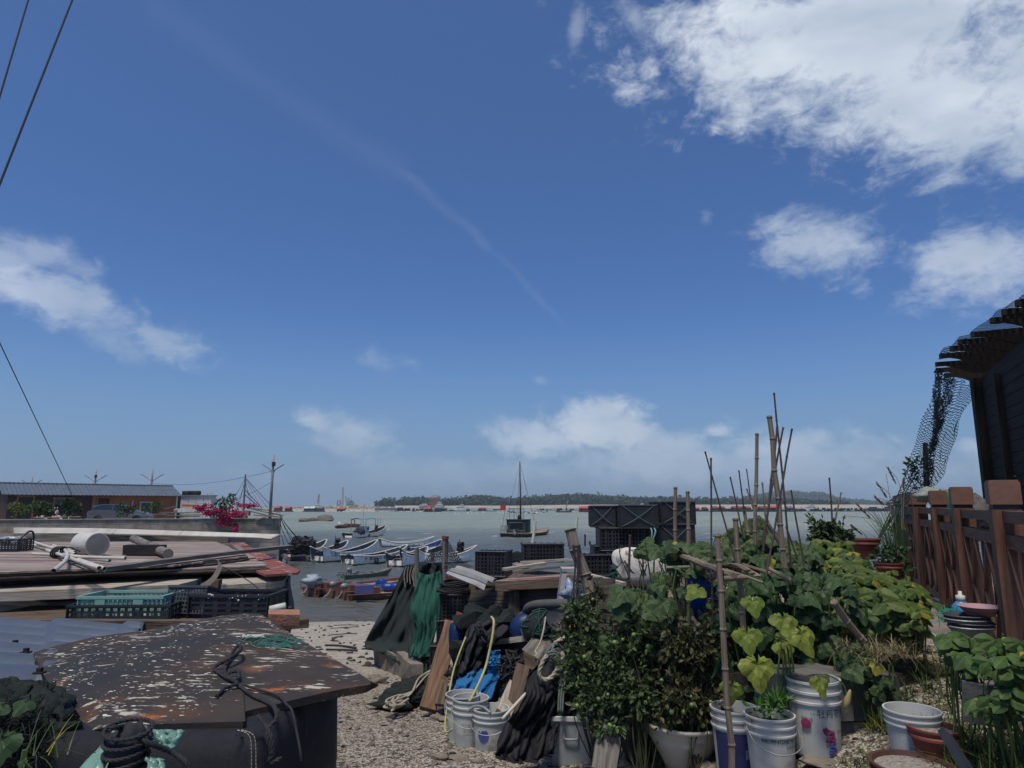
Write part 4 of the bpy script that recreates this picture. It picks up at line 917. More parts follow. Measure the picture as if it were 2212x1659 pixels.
# car
def car(loc, rz):
    t = thing('parked_car', 'silver grey car parked in front of the orange part of the house', 'car', loc, rz); m = M('silver_car_paint', (.16, .18, .2), (.14, .16, .18), rough=.25, bump=0, metal=.5, spec=.5)
    prof = [(-2.2, .35), (-2.25, .75), (-2.15, 1.0), (-1.5, 1.08), (1.0, 1.0), (2.1, .82), (2.3, .6), (2.25, .3)]
    def sect(pr, w0, w1, z0, z1):
        mb = MB(); n = len(pr)
        def half(x, z): return (w0+(w1-w0)*max(0, min(1, (z-z0)/(z1-z0))))*(1-.06*abs(x/2.3)**3)
        vs = [(x, -half(x, z), z) for x, z in pr]+[(x, half(x, z), z) for x, z in pr]
        fs = [tuple(range(n)), tuple(reversed(range(n, 2*n)))]+[(i, i+n, (i+1) % n+n, (i+1) % n) for i in range(n)]; mb.add(vs, fs); return mb
    sect(prof, .9, .86, .3, 1.0).build('body', m, t, local=True)
    sect([(-1.95, 1.02), (-1.75, 1.33), (-1.2, 1.47), (.0, 1.47), (.75, 1.2), (1.15, .98)], .84, .62, 1.0, 1.5).build('window', m_glass, t, local=True)
    mb = sect([(-1.85, 1.3), (-1.95, 1.38), (-1.2, 1.52), (.0, 1.51), (.35, 1.4), (.2, 1.38), (0, 1.47), (-1.2, 1.475)], .66, .62, 1.3, 1.5)
    mb.tube([(.35, -.66, 1.4), (1.15, -.82, 1.0)], .035); mb.tube([(-.4, -.64, 1.48), (-.4, -.84, 1.0)], .03); mb.build('roof_panel', m, t, local=True)
    for x in (-1.4, 1.4):
        for y in (-.85, .85): MB().lathe([(.1, -.1), (.32, -.1), (.34, 0), (.32, .1), (.1, .1)], (x, y, .33), 16, rot=(PI/2, 0, 0)).build('wheel', m_black, t, local=True)
    MB().box((-2.2, -.6, .85), (.08, .4, .14)).build('tail_light', m_roofred, t, local=True); MB().box((2.15, -.62, .72), (.16, .36, .12)).build('headlight', m_shipw, t, local=True)
car((W(121, 512, 57).x, 57, 3.0), R_(14))
# street lamps on the quay
def lamp(px, ytop, d, arm, label, base=3.0, boxd=True):
    x = W(px, ytop, d).x; h = W(px, ytop, d).z-base; t = thing('street_lamp', label, 'street lamp', (x, d, base), 0, 'twin armed street lamps along the quay'); k = arm
    mb = MB(); mb.tube([(0, 0, 0), (0, 0, h*.6), (0, 0, h*.78), (0, 0, h)], [.11, .09, .09, .075], 10); mb.build('pole', M('lamp_pole_grey', (.33, .34, .33), (.22, .2, .18), scale=2), t, smooth=True, local=True)
    for sg in (-1, 1):
        z = h*.75; mb = MB(); mb.tube(smooth_path([(0, 0, z-.35), (sg*.15, 0, z), (sg*.4*k, 0, z+.18*k), (sg*.62*k, 0, z+.33*k)], 4), .035, 6); mb.build('arm', m_metal, t, smooth=True, local=True)
        MB().plank((sg*.55*k, 0, z+.28*k), (sg*1.02*k, 0, z+.55*k), .14, .05).build('lamp_head', m_metal, t, local=True)
    if boxd: MB().box((.08, -.12, h*.85), (.24, .14, .3)).build('switch_box', m_dark, t, local=True)
    return Vector((x, d, base+h*.7))
p1_ = lamp(32.5, 475.5, 92, 1.35, 'street lamp furthest left, behind the dark end of the house', boxd=False)
p2_ = lamp(96.5, 469, 76, 1.2, 'street lamp with a box on its pole, behind the middle of the house roof')
p3_ = lamp(153, 467.6, 72, 1.15, 'street lamp rising behind the orange end of the house', boxd=False)
p4_ = lamp(273.7, 454.7, 50.4, .78, 'street lamp at the free end of the quay wall', base=3.5)
def cable(a, b, sag, label, r=.012, name='overhead_cable', mat=None, group='cables between the quay lamps'):
    P = [Vector(a).lerp(Vector(b), i/14)-Vector((0, 0, sag*4*(i/14)*(1-i/14))) for i in range(15)]
    MB().tube(P, r, 5).build(name, mat or m_wire, label=label, cat='cable', group=group)
cable(p2_, p1_, 1.0, 'thin cable sagging between the two left lamps', .018); cable(p2_+Vector((0, 0, .1)), p3_, 1.5, 'cable slung between the middle lamps behind the roof', .018); cable(p3_, p4_+Vector((0, 0, .2)), .5, 'faint cable from the orange end lamp to the quay end lamp'); cable(p4_-Vector((0, 0, .6)), W(185, 500, 70), .9, 'lower cable from the quay end lamp to the white cabin')
# derrick mast with stays
mt = thing('derrick_mast', 'pale timber derrick mast with many stays behind the pink flowers', 'mast', (W(243.5, 510, 54).x, 54, 3.0))
top = W(245.5, 474.4, 54); MB().tube([Vector(mt.location), top], [.1, .06], 8).build('pole', m_greywood, mt)
mb = MB()
for (px, py, d) in [(236, 508, 54), (230, 506, 54), (252, 509, 54), (256, 510, 53), (262, 509, 53), (275, 511, 52), (282, 516, 51), (239, 505, 56), (269, 510, 53)]: mb.tube([top-Vector((0, 0, rnd.uniform(0, .8))), W(px, py, d)], .014, 4)
mb.tube([W(245, 490, 54), W(262, 508, 53)], .03, 5); mb.tube([W(245, 495, 54), W(258, 506, 53)], .03, 5); mb.build('stay', m_wire, mt)
# mooring lines from the quay end
for i, (a, b) in enumerate([((279.5, 514.5, 50), (303, 551.5, 58)), ((280, 515.5, 50), (318, 550.5, 60)), ((281, 519, 50), (311, 553, 56)), ((280, 523, 50), (299, 552, 56)), ((280.5, 516.5, 50), (322, 552, 60)), ((281.5, 535, 50), (292, 552, 54))]):
    cable(W(*a), W(*b), .5, ('highest mooring line from the quay end', 'mooring line running furthest out to the boats', 'mooring line to the nearest bow', 'steep mooring line close to the wall', 'slack mooring line just under the highest', 'short lowest mooring line at the wall foot')[i], .022, 'mooring_line', group='mooring lines at the quay end')
nh = MB()
for k in range(26): nh.blob(at(297+rnd.uniform(-9, 8), 556, .5)+Vector((0, 1.5+rnd.uniform(-.5, .5), rnd.uniform(.3, 1.2))), (.45, .4, .3), k, .5, 2.5, 8, 6)
nh.build('net_heap', m_dark, label='big black heap of nets on the boat under the quay end', cat='net')
# ------------------------------------------------------------------ foliage builders
def leafmat(name, c1, c2, vein=None, trans=.25, island=.3, yellow=0, rough=.55):
    m = bpy.data.materials.new(name); m.use_nodes = True; nt = m.node_tree; N = nt.nodes; L = nt.links; p = N['Principled BSDF']
    g = N.new('ShaderNodeNewGeometry'); cr = N.new('ShaderNodeValToRGB'); L.new(g.outputs['Random Per Island'], cr.inputs[0]); e = cr.color_ramp.elements
    e[0].color = (*c1, 1); e[1].color = (*c2, 1); e[1].position = 1 if not yellow else 1-yellow
    if yellow: q = e.new(min(.995, 1-yellow*.6)); q.color = (.30, .27, .035, 1)
    tc = N.new('ShaderNodeTexCoord'); nz = N.new('ShaderNodeTexNoise'); nz.inputs['Scale'].default_value = 25; nz.inputs['Detail'].default_value = 4; L.new(tc.outputs['Object'], nz.inputs['Vector'])
    hv = N.new('ShaderNodeHueSaturation'); L.new(cr.outputs[0], hv.inputs['Color']); mr = N.new('ShaderNodeMapRange'); L.new(nz.outputs['Fac'], mr.inputs[0]); mr.inputs['From Min'].default_value = .3; mr.inputs['From Max'].default_value = .7; mr.inputs['To Min'].default_value = .65; mr.inputs['To Max'].default_value = 1.3; L.new(mr.outputs[0], hv.inputs['Value'])
    col = hv.outputs[0]
    if vein:   # radiating veins from the leaf base; u,v are leaf coordinates
        sp = N.new('ShaderNodeSeparateXYZ'); L.new(tc.outputs['UV'], sp.inputs[0])
        def mth(op, a, b=None):
            n = N.new('ShaderNodeMath'); n.operation = op
            for q, i in ((a, 0), (b, 1)):
                if q is None: continue
                if isinstance(q, (int, float)): n.inputs[i].default_value = q
                else: L.new(q, n.inputs[i])
            return n.outputs[0]
        ang = mth('ARCTAN2', sp.outputs[0], sp.outputs[1]); r = mth('SQRT', mth('ADD', mth('MULTIPLY', sp.outputs[0], sp.outputs[0]), mth('MULTIPLY', sp.outputs[1], sp.outputs[1])))
        k = mth('DIVIDE', ang, 2*PI/6.5); fr = mth('ABSOLUTE', mth('SUBTRACT', k, mth('ROUND', k)))
        main = mth('LESS_THAN', mth('MULTIPLY', fr, r), .012)
        side = mth('LESS_THAN', mth('ABSOLUTE', mth('SUBTRACT', mth('FRACT', mth('ADD', mth('MULTIPLY', r, 6.0), mth('MULTIPLY', fr, -5.5))), .5)), .045)
        vv = mth('MAXIMUM', main, mth('MULTIPLY', side, .55)); mv = N.new('ShaderNodeMixRGB'); L.new(mth('MULTIPLY', vv, .7), mv.inputs[0]); L.new(col, mv.inputs[1]); mv.inputs[2].default_value = (*vein, 1); col = mv.outputs[0]
        bp = N.new('ShaderNodeBump'); bp.inputs['Strength'].default_value = .5; bp.inputs['Distance'].default_value = .01; bp.invert = True; L.new(vv, bp.inputs['Height']); L.new(bp.outputs[0], p.inputs['Normal'])
    L.new(col, p.inputs['Base Color']); p.inputs['Roughness'].default_value = rough; p.inputs['Specular IOR Level'].default_value = .3
    tr = N.new('ShaderNodeBsdfTranslucent'); L.new(col, tr.inputs[0]); ms = N.new('ShaderNodeMixShader'); ms.inputs[0].default_value = trans
    L.new(p.outputs[0], ms.inputs[1]); L.new(tr.outputs[0], ms.inputs[2]); L.new(ms.outputs[0], N['Material Output'].inputs[0]); MATS[name] = m; return m
def small_leaf(mb, p, d, up, ln, w):
    """pointed folded leaf from p along d"""
    s = d.cross(up); s = s.normalized() if s.length > 1e-4 else d.orthogonal().normalized(); n = s.cross(d).normalized()
    a = p; m1 = p+d*ln*.35+s*w*.5+n*w*.12; m2 = p+d*ln*.35-s*w*.5+n*w*.12; q1 = p+d*ln*.7+s*w*.36; q2 = p+d*ln*.7-s*w*.36; c = p+d*ln*.5-n*w*.05; e = p+d*ln-n*w*.15
    mb.add([a, m1, q1, e, q2, m2, c], [(0, 6, 1), (1, 6, 2), (2, 6, 3), (3, 6, 4), (4, 6, 5), (5, 6, 0)])
def rdir(r, up=0.0):
    while True:
        v = Vector((r.uniform(-1, 1), r.uniform(-1, 1), r.uniform(-1, 1)))
        if .05 < v.length < 1: v.normalize(); v.z += up; return v.normalized()
def clump_pts(c, rad, n, r, lobes=7):
    c = Vector(c); L = [(c+Vector((rad[0]*r.uniform(-.6, .6), rad[1]*r.uniform(-.6, .6), rad[2]*r.uniform(-.6, .7))), r.uniform(.3, .55)) for _ in range(lobes)]
    out = []
    for _ in range(n):
        q, s = r.choice(L); d = rdir(r); k = s*r.uniform(.4, 1)**.5
        out.append((q+Vector((d.x*rad[0]*k, d.y*rad[1]*k, d.z*rad[2]*k)), d))
    return out
def shrub(base, c, rad, n, ln, mat, label, name='shrub', cat='shrub', seed=0, stems=5, group=None, stem_mat=None, lobes=7, w=.5, parent=None):
    r = random.Random(seed); t = parent or thing(name, label, cat, base, 0, group)
    mb = MB()
    for p, d in clump_pts(c, rad, n, r, lobes):
        dd = (d*.6+rdir(r)*.7+Vector((0, 0, .15))).normalized(); l = ln*r.uniform(.6, 1.25); small_leaf(mb, p, dd, rdir(r, 1.2), l, l*w)
    mb.build('foliage', mat, t)
    mb = MB()
    for k in range(stems):
        e = Vector(c)+Vector((rad[0]*r.uniform(-.6, .6), rad[1]*r.uniform(-.6, .6), rad[2]*r.uniform(0, .8))); b = Vector(base)+Vector((r.uniform(-.1, .1)*rad[0], r.uniform(-.1, .1)*rad[1], 0))
        mb.tube([b, b.lerp(e, .5)+rdir(r)*rad[0]*.12, e], [ln*.14, ln*.1, ln*.05], 5)
    mb.build('stem', stem_mat or m_stem, t); return t
m_stem = M('green_brown_stem', (.05, .06, .025), (.04, .038, .022), scale=8)
lf_dark = leafmat('dark_shrub_leaves', (.018, .045, .016), (.045, .09, .028)); lf_mid = leafmat('mid_shrub_leaves', (.03, .065, .02), (.075, .13, .035)); lf_yel = leafmat('yellow_green_leaves', (.07, .10, .02), (.16, .17, .04))
lf_pink = leafmat('magenta_bracts', (.32, .012, .07), (.5, .03, .14), trans=.3)
# quay plants
def Q(px, py, d=49.6): return W(px, py, d)
def qbush(px0, px1, y0, y1, d, n, mat, label, seed, ln=.22):
    a = Q(px0, y1, d); b = Q(px1, y0, d); c = (a+b)/2; shrub((c.x, d, a.z), c, ((b.x-a.x)/2, .6, (b.z-a.z)/2), n, ln, mat, label, seed=seed, group='shrubs growing behind the quay wall')
qbush(9, 32, 503, 519.5, 50.9, 420, lf_yel, 'yellow green shrub at the left, before the dark house end', 1); qbush(27, 52, 500, 518, 50.7, 700, lf_mid, 'dense green shrub overlapping the first door of the house', 2)
qbush(60, 84, 499.5, 518, 50.8, 650, lf_dark, 'dark shrub growing under the left house window', 3); qbush(117, 138, 504.5, 517, 50.7, 330, lf_dark, 'flat topped bushy plant in front of the silver car', 4, .2)
qbush(145, 163, 502.5, 513, 50.9, 260, lf_mid, 'small bright shrub below the pale green window', 5, .2)
bt = shrub(Q(226, 517, 50.2), Q(225, 506, 50.2), (.95, .6, .95), 650, .2, lf_mid, 'bougainvillea bush with magenta flowers spilling over the wall', name='bougainvillea', cat='flowering bush', seed=7)
r = random.Random(11); mb = MB()
for (px, py, w, h, n) in [(208, 510, 1.1, .45, 420), (217, 514, 1.0, .4, 260), (232, 513, 1.1, .45, 330), (240, 507, 1.0, .35, 160), (228, 522, .6, .5, 260), (234, 528, .45, .4, 170), (221, 519, .5, .4, 130), (202, 509.5, .6, .3, 100), (250, 505.5, .8, .2, 70)]:
    for p, d in clump_pts(Q(px, py, 48.75), (w, .35, h), n, r, 4): small_leaf(mb, p, rdir(r), rdir(r), .13, .11)
mb.build('flowers', lf_pink, bt)
# timber stacked on the quay
def qplank(a, b, d, label, w=.2, t=.06, mat=None, dz=0): MB().plank(Q(*a, d), Q(*b, d), w, t, jit=.1, seg=5).build('plank', mat or m_greywood, label=label, cat='plank', group='boards lying on the quay wall')
for i, (a, b, d, lab) in enumerate([((98, 517), (134, 515.8), 50.4, 'reddish board on the wall under the car'), ((135, 514.5), (168, 514), 50.3, 'upper grey board on the wall right of the car'), ((138, 517), (200, 516.2), 50.4, 'long grey board low on the wall, right of the car'), ((150, 512.8), (199, 512.5), 50.9, 'topmost long grey board near the cabin'), ((168, 515.5), (206, 514.6), 50.2, 'grey board end by the flowers'), ((34, 517.6), (81, 516.6), 50.2, 'thin pale board under the dark shrub'), ((155, 511.5), (176, 506.2), 51.5, 'board tilted up to the right beside the cabin')]): qplank(a, b, d, lab, mat=m_rustred if i == 0 else (m_deckwood if i == 5 else None))
mb = MB(); mb.box(Q(187, 511, 52), (1.7, .6, .3)); mb.box(Q(187, 509.3, 52), (1.5, .5, .1)); mb.build('white_chest', m_white, label='white chest behind the boards beside the cabin', cat='chest')
MB().box(Q(190.5, 505.6, 52), (1.15, .4, .14), (0, .02, 0), jit=.02).build('red_bundle', m_roofred, label='red roll lying on the white chest by the cabin', cat='roll')
for i, (a, b, d) in enumerate([((249, 511), (272, 516.5), 50.3), ((252, 509), (283, 515.8), 50.8), ((254, 515), (282, 517.3), 50.0), ((256, 520), (277, 513.5), 49.6), ((248, 508), (276, 511.2), 51.5)]): qplank(a, b, d, ['dark weathered board sloping right behind the end lamp', 'longest dark board jutting past the wall end', 'lowest flat board on the wall end', 'pale pole leaning up to the right at the wall end', 'rearmost dark board of the heap at the wall end'][i], .22, .07, m_deckwood if i == 3 else m_greywood)
mb = MB()
for k in range(3): mb.box(Q(235+6*k, 513.2, 50.4), (.4, .3, .35), jit=.02)
for k in range(2): mb.box(Q(238+6*k, 517.0, 50.2), (.4, .3, .2), jit=.02)
mb.build('brick_pier', M('plain_bricks', (.25, .16, .12), (.18, .12, .095)), label='short run of brown bricks right of the magenta flowers', cat='bricks')
# two motor scooters
def scooter(px, d, label, cov):
    x = W(px, 510, d).x; t = thing('motor_scooter', label, 'scooter', (x, d, 3.0), R_(20), 'scooters parked by the house')
    for s in (-.6, .6): MB().lathe([(.1, -.05), (.22, -.06), (.25, 0), (.22, .06), (.1, .05)], (s, 0, .25), 14, rot=(PI/2, 0, 0)).build('wheel', m_black, t, local=True)
    mb = MB(); mb.tube([(-.75, 0, .55), (-.3, 0, .62), (-.1, 0, .3), (.35, 0, .3), (.5, 0, .8), (.45, 0, 1.0)], [.1, .17, .13, .12, .13, .08], 8); mb.build('body', m_white, t, smooth=True, local=True)
    MB().box((-.35, 0, .78), (.7, .26, .1)).build('seat', m_black, t, local=True)
    MB().tube([(.42, -.35, 1.08), (.45, 0, 1.02), (.42, .35, 1.08)], .025).build('handlebar', m_metal, t, local=True)
    for s in (-1, 1): MB().blob((.42, s*.36, 1.24), (.03, .09, .06), 1, 0).build('mirror', m_shipw, t, smooth=True, local=True)
    if cov: MB().grid([[Vector((.62-.1*i/5+.1*math.sin(j), -.32+.64*j/6, .45+.62*i/5+.03*math.sin(j*2+i))) for j in range(7)] for i in range(6)], th=.03).build('windproof_apron', M('pale_pink_quilt', (.5, .36, .34), (.4, .3, .29)), t, smooth=True, local=True); MB().box((.5, -.1, .4), (.5, .5, .12)).build('red_footwell', m_roofred, t, local=True)
scooter(49.5, 52.3, 'scooter wearing a pale pink wind apron beside the green shrub', True); scooter(64.5, 52.5, 'scooter half hidden behind the dark shrub', False)

# ------------------------------------------------------------------ the pile on the left
def Z(K, x, y, z): px, py = K(x, y); return WZ(px, py, z)
def D(K, x, y, d): px, py = K(x, y); return W(px, py, d)
m_slab = wood('bleached_slab_wood', (.42, .38, .31), (.27, .235, .19)); m_redply = M('weathered_red_plywood', (.115, .065, .052), (.33, .295, .265), scale=2.6, coord='UV', stretch=(3.2, .22, 1), rough=.85, bump=.4, c3=(.52, .5, .47), s3=4, t3=.58, w3=.08, det=9); m_redply2 = M('scratched_red_board', (.23, .07, .055), (.16, .055, .045), scale=5, c3=(.5, .45, .42), s3=9, t3=.58, w3=.12)
m_ply = wood('dark_ply_edges', (.10, .08, .07), (.05, .042, .038)); m_pvc = M('white_pvc', (.56, .545, .49), (.42, .40, .355), scale=5, rough=.45, c3=(.2, .18, .15), s3=6, t3=.66, w3=.05)
m_oldwood = wood('old_brown_timber', (.13, .095, .07), (.065, .048, .038)); m_tarpg = M('grey_tarpaulin', (.16, .16, .165), (.085, .085, .09), scale=2.5, rough=.7, bump=.4, bscale=6, bdist=.03)
def slab(pts, z, t, name, mat, label, cat, K=KL, group=None, jit=0.0, sub=1, parent=None):
    """flat board whose outline is given in the crop and which lies at height z"""
    P = []; n = len(pts)
    for i in range(n):
        a, b = pts[i], pts[(i+1) % n]
        for k in range(sub):
            q = k/sub; x, y = a[0]+(b[0]-a[0])*q, a[1]+(b[1]-a[1])*q; p = Z(K, x, y, z)
            if jit and (k or sub == 1): p += Vector((rnd.uniform(-jit, jit), rnd.uniform(-jit, jit), 0))
            P.append((p.x, p.y))
    area = sum(P[i][0]*P[(i+1) % len(P)][1]-P[(i+1) % len(P)][0]*P[i][1] for i in range(len(P)))
    if area < 0: P.reverse()
    o = (rnd.uniform(0, 5), rnd.uniform(0, 5)); mb = MB(); N = len(P)
    vs = [(x, y, z-t) for x, y in P]+[(x, y, z) for x, y in P]; fs = [tuple(reversed(range(N))), tuple(range(N, 2*N))]
    uv = lambda x, y: (y+o[0], x+o[1]); uvs = [[uv(*P[i]) for i in reversed(range(N))], [uv(*q) for q in P]]
    for i in range(N): j = (i+1) % N; fs.append((i, j, j+N, i+N)); uvs.append([(o[0], P[i][0]+o[1]), (o[0], P[j][0]+o[1]), (o[0]+t*3, P[j][0]+o[1]), (o[0]+t*3, P[i][0]+o[1])])
    mb.add(vs, fs, uvs); return mb.build(name, mat, parent, label=label, cat=cat, group=group)
# low shed under the boards
sh = thing('storage_shed', 'low dark shed wrapped in grey tarpaulin under the heap of boards', 'shed', (-3.6, 8, 2.2))
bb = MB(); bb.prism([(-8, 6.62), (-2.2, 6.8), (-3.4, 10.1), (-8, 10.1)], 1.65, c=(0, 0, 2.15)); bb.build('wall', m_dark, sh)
mb = MB()     # tarpaulin hanging on the right end and the front
P = []
for j in range(14):
    row = []
    for i in range(26):
        t = i/25; q = Vector((-3.05, 6.45, 0)).lerp(Vector((-2.1, 6.68, 0)), min(1, t*2.2)) if t < .45 else Vector((-2.1, 6.68, 0)).lerp(Vector((-3.32, 10.2, 0)), (t-.45)/.55)
        z = 3.8-1.35*j/13; f = .07*noise.noise(Vector((t*9, j*.25, 2)))*2; row.append(Vector((q.x+f+.02*j/13, q.y-f*.5-.05*math.sin(j*.5), z)))
    P.append(row)
MB().grid(P, th=.012).build('tarpaulin', m_tarpg, sh, smooth=True)
P = [[Vector((-7.2+.33*i, 6.3+.06*noise.noise(Vector((i*.6, j*.5, 5)))-.08*math.sin(j*.7), 3.72-.1*j)) for i in range(14)] for j in range(5)]
MB().grid(P, th=.012).build('tarpaulin_flap', m_tarpg, sh, smooth=True)
slab([(-80, 1075), (960, 1052), (972, 1090), (820, 1105), (350, 1120), (-80, 1085)], 3.70, .05, 'board', m_greywood, 'grey board hanging under the long bleached slab', 'board')
slab([(-120, 996), (400, 968), (1000, 932), (1465, 922), (1490, 938), (1440, 960), (1320, 992), (900, 1012), (400, 1030), (-120, 1050)], 3.83, .075, 'wood_slab', m_slab, 'long bleached wood slab with a pointed right end under the red boards', 'slab', group='bleached slabs on the shed', jit=.008, sub=4)
slab([(1560, 962), (1700, 935), (1900, 922), (2125, 925), (2085, 962), (1960, 978), (1640, 996)], 3.82, .06, 'wood_slab', m_slab, 'shorter bleached slab at the right end under the boards', 'slab', group='bleached slabs on the shed', jit=.008, sub=4)
slab([(1480, 975), (1620, 985), (1615, 1010), (1480, 990)], 3.79, .05, 'plank_end', m_oldwood, 'brown plank end poking out between the two slabs', 'plank')
MB().box(D(KL, 1130, 1068, 6.0), (.145, .1, .03), (.1, .06, .1), jit=.005).build('wood_block', m_slab, label='small pale wood block lying in the dark gap under the slab', cat='block')
MB().box(D(KL, 1592, 1070, 6.1), (.06, .08, .26)).build('short_post', m_oldwood, sh)
# stack of weathered boards, delaminated at the edges
st = 0
layers = [([(-120, 668), (1560, 661), (1700, 720), (1830, 782), (1500, 822), (1250, 850), (700, 872), (-120, 905)], 3.965, .016, m_redply, 'topmost faded red board carrying the pipes'),
          ([(-120, 700), (1700, 690), (1840, 800), (1560, 840), (800, 885), (-120, 925)], 3.94, .014, m_ply, 'frayed board just under the top one'), ([(-120, 700), (1750, 700), (1960, 850), (1500, 872), (700, 905), (-120, 945)], 3.92, .014, m_redply, 'wide faded board showing in front of the top one'),
          ([(-120, 720), (1700, 700), (1990, 872), (1500, 893), (700, 918), (-120, 960)], 3.90, .012, m_ply, 'dark frayed layer third from the bottom'), ([(-120, 740), (1700, 720), (2000, 890), (1400, 905), (600, 930), (-120, 972)], 3.882, .012, m_ply, 'dark frayed layer second from the bottom'),
          ([(-120, 760), (1600, 740), (1930, 900), (1300, 915), (500, 940), (-120, 985)], 3.863, .012, m_ply, 'lowest dark frayed layer of the board stack')]
for pts, z, t, m, lab in layers: slab(pts, z, t, 'weathered_board', m, lab, 'board', group='faded boards stacked on the shed', jit=.02, sub=12)
slab([(1590, 686), (1800, 680), (1900, 745), (2212, 886), (2190, 905), (1960, 918), (1830, 862)], 3.888, .02, 'red_board', m_redply2, 'dark red scratched board pointing right past the shed corner', 'board', jit=.006, sub=3)
a = Z(KL, 740, 882, 3.99); b = Z(KL, 2140, 712, 4.0); MB().plank(a, b, .1, .035, jit=.03, seg=10, bow=.01).build('long_plank', m_greywood, label='long narrow grey plank laid slanting over the red boards', cat='plank')
a = D(KL, 140, 645, 10.2); b = D(KL, 1690, 662, 10.6); MB().plank(a, b, .12, .1, jit=.03, seg=6).build('long_beam', m_greywood, label='dark grey beam behind the red boards, under the white pipes', cat='beam')
for i in range(4):
    pts = [D(KL, x, y+i*11*(1-.4*x/2000), 10.35-.03*i) for x, y in ((105, 581), (600, 584), (1000, 594), (1500, 611), (1850, 623), (2060-18*i, 630+2*i))]
    MB().tube(smooth_path(pts, 5), .017, 8).build('white_pipe', m_pvc, smooth=True, label=['topmost long white pipe behind the boards', 'second long white pipe, just under the topmost', 'third long white pipe of the bundle', 'lowest long white pipe on the grey beam'][i], cat='pipe', group='long white pipes behind the boards')
# large pipe offcut, loose pipes, log, black block
c = Z(KL, 712, 782, 3.968)+Vector((0, 0, .115)); ax = (D(KL, 560, 690, c.y+.28)-D(KL, 700, 712, c.y)).normalized(); ax.z = 0; ax.normalize(); fr = frame(ax, (0, 0, 1)); R3 = Matrix((fr.col[1], fr.col[2], fr.col[0])).transposed()
MB().lathe([(.112, 0), (.115, .36), (.122, .36), (.122, 0), (.112, 0)], c, 32, rot=R3).build('pipe_offcut', m_pvc, smooth=False, label='short wide white pipe offcut lying on the faded boards', cat='pipe')
PG = 'thin white pipes bundled on the boards'
pl = [([(195, 660), (330, 705), (470, 742), (555, 768)], 4.03, 'thin pipe rising furthest back at the left'), ([(392, 705), (470, 730), (552, 755)], 4.035, 'shortest thin pipe ending by the wide offcut'), ([(240, 765), (480, 778), (600, 795), (810, 815)], 4.0, 'thin pipe lying lowest behind the others'), ([(130, 690), (320, 708), (480, 740)], 4.005, 'grey thin pipe reaching to the bottle basket'),
      ([(345, 738), (500, 790), (650, 845), (732, 870)], 4.02, 'thin pipe sloping down to the front, left of its twin'), ([(430, 745), (560, 800), (700, 850), (772, 875)], 4.012, 'thin pipe whose open end comes furthest forward'), ([(480, 772), (600, 788), (925, 798)], 4.035, 'straight thin pipe pointing right over the others'), ([(420, 715), (470, 728), (496, 765), (485, 810), (440, 855), (395, 890)], 4.05, 'bent thin pipe curving towards the front')]
for pts, z, lab in pl:
    P = smooth_path([Z(KL, x, y, z) for x, y in pts], 6); mb = MB(); mb.tube(P, .0155, 10, cap=False); mb.tube(P[::-1], .012, 10, cap=False); mb.build('thin_pipe', m_pvc, smooth=True, label=lab, cat='pipe', group=PG)
mb = MB(); c = Z(KL, 432, 752, 4.03)
for k in range(4): mb.tube([c+Vector((.02*k-.03+.012*math.sin(a), .075*math.cos(a), .05*math.sin(a))) for a in [2*PI*i/14 for i in range(15)]], .008, 6, cap=False)
mb.tube([c+Vector((0, 0, .05)), c+Vector((.1, .02, .045)), c+Vector((.19, .05, .0))], .006); mb.build('black_lashing', m_rope_d, label='black cord tied round the bundle of thin pipes', cat='cord')
a = Z(KL, 985, 655, 4.06); b = Z(KL, 1240, 765, 4.015); mb = MB(); mb.tube([a.lerp(b, i/6)+Vector((0, 0, .004*math.sin(i*2))) for i in range(7)], [.05, .047, .049, .048, .05, .049, .05], 16); mb.build('log', m_greywood, label='round grey log leaning across the black block', cat='log')
c = (Z(KL, 900, 760, 3.97)+Z(KL, 1200, 800, 3.97))/2; mb = MB(); mb.box(c+Vector((0, .05, .055)), (.43, .11, .11), (0, 0, -.12), taper=.97, jit=.006); mb.build('black_block', m_black, label='black rubber block under the grey log', cat='block')
def basket(name, label, c, size, mat, rz=0.0, cat='crate', group=None, rows=5, cols=9, open_top=True, tilt=0.0, ribs=True, thick=.006, rim=.018):
    """slatted plastic crate with real openings; c is the middle of its base"""
    L, B, H = size; t = thing(name, label, cat, c, rz, group); Rt = Euler((tilt, 0, 0)).to_matrix(); mb = MB()
    def bx(p, s): mb.box(Rt@Vector(p), s, Rt)
    for sy in (-1, 1):
        y = sy*(B/2-thick/2)
        for i in range(cols+1): bx((-L/2+L*i/cols, y, H/2), (L/cols*.38, thick, H*.98))
        for j in range(rows+1): bx((0, y, H*(j/rows)*.9+H*.03), (L, thick*.9, H/rows*.34))
    n2 = max(3, int(cols*B/L))
    for sx in (-1, 1):
        x = sx*(L/2-thick/2)
        for i in range(n2+1): bx((x, -B/2+B*i/n2, H/2), (thick, B/n2*.38, H*.98))
        for j in range(rows+1): bx((x, 0, H*(j/rows)*.9+H*.03), (thick*.9, B, H/rows*.34))
    mb.build('lattice_side', mat, t, local=True)
    mb = MB(); k = 8
    for i in range(k+1): mb.box(Rt@Vector((-L/2+L*i/k, 0, .006)), (L/k*.45, B*.98, .006), Rt)
    for i in range(5): mb.box(Rt@Vector((0, -B/2+B*i/4, .007)), (L*.98, B*.09, .005), Rt)
    mb.build('bottom', mat, t, local=True)
    mb = MB(); e = rim
    for sy in (-1, 1): mb.box(Rt@Vector((0, sy*B/2, H)), (L+e, e, e*.9), Rt)
    for sx in (-1, 1): mb.box(Rt@Vector((sx*L/2, 0, H+.001)), (e, B-e, e*.9), Rt)
    mb.build('rim', mat, t, local=True); return t
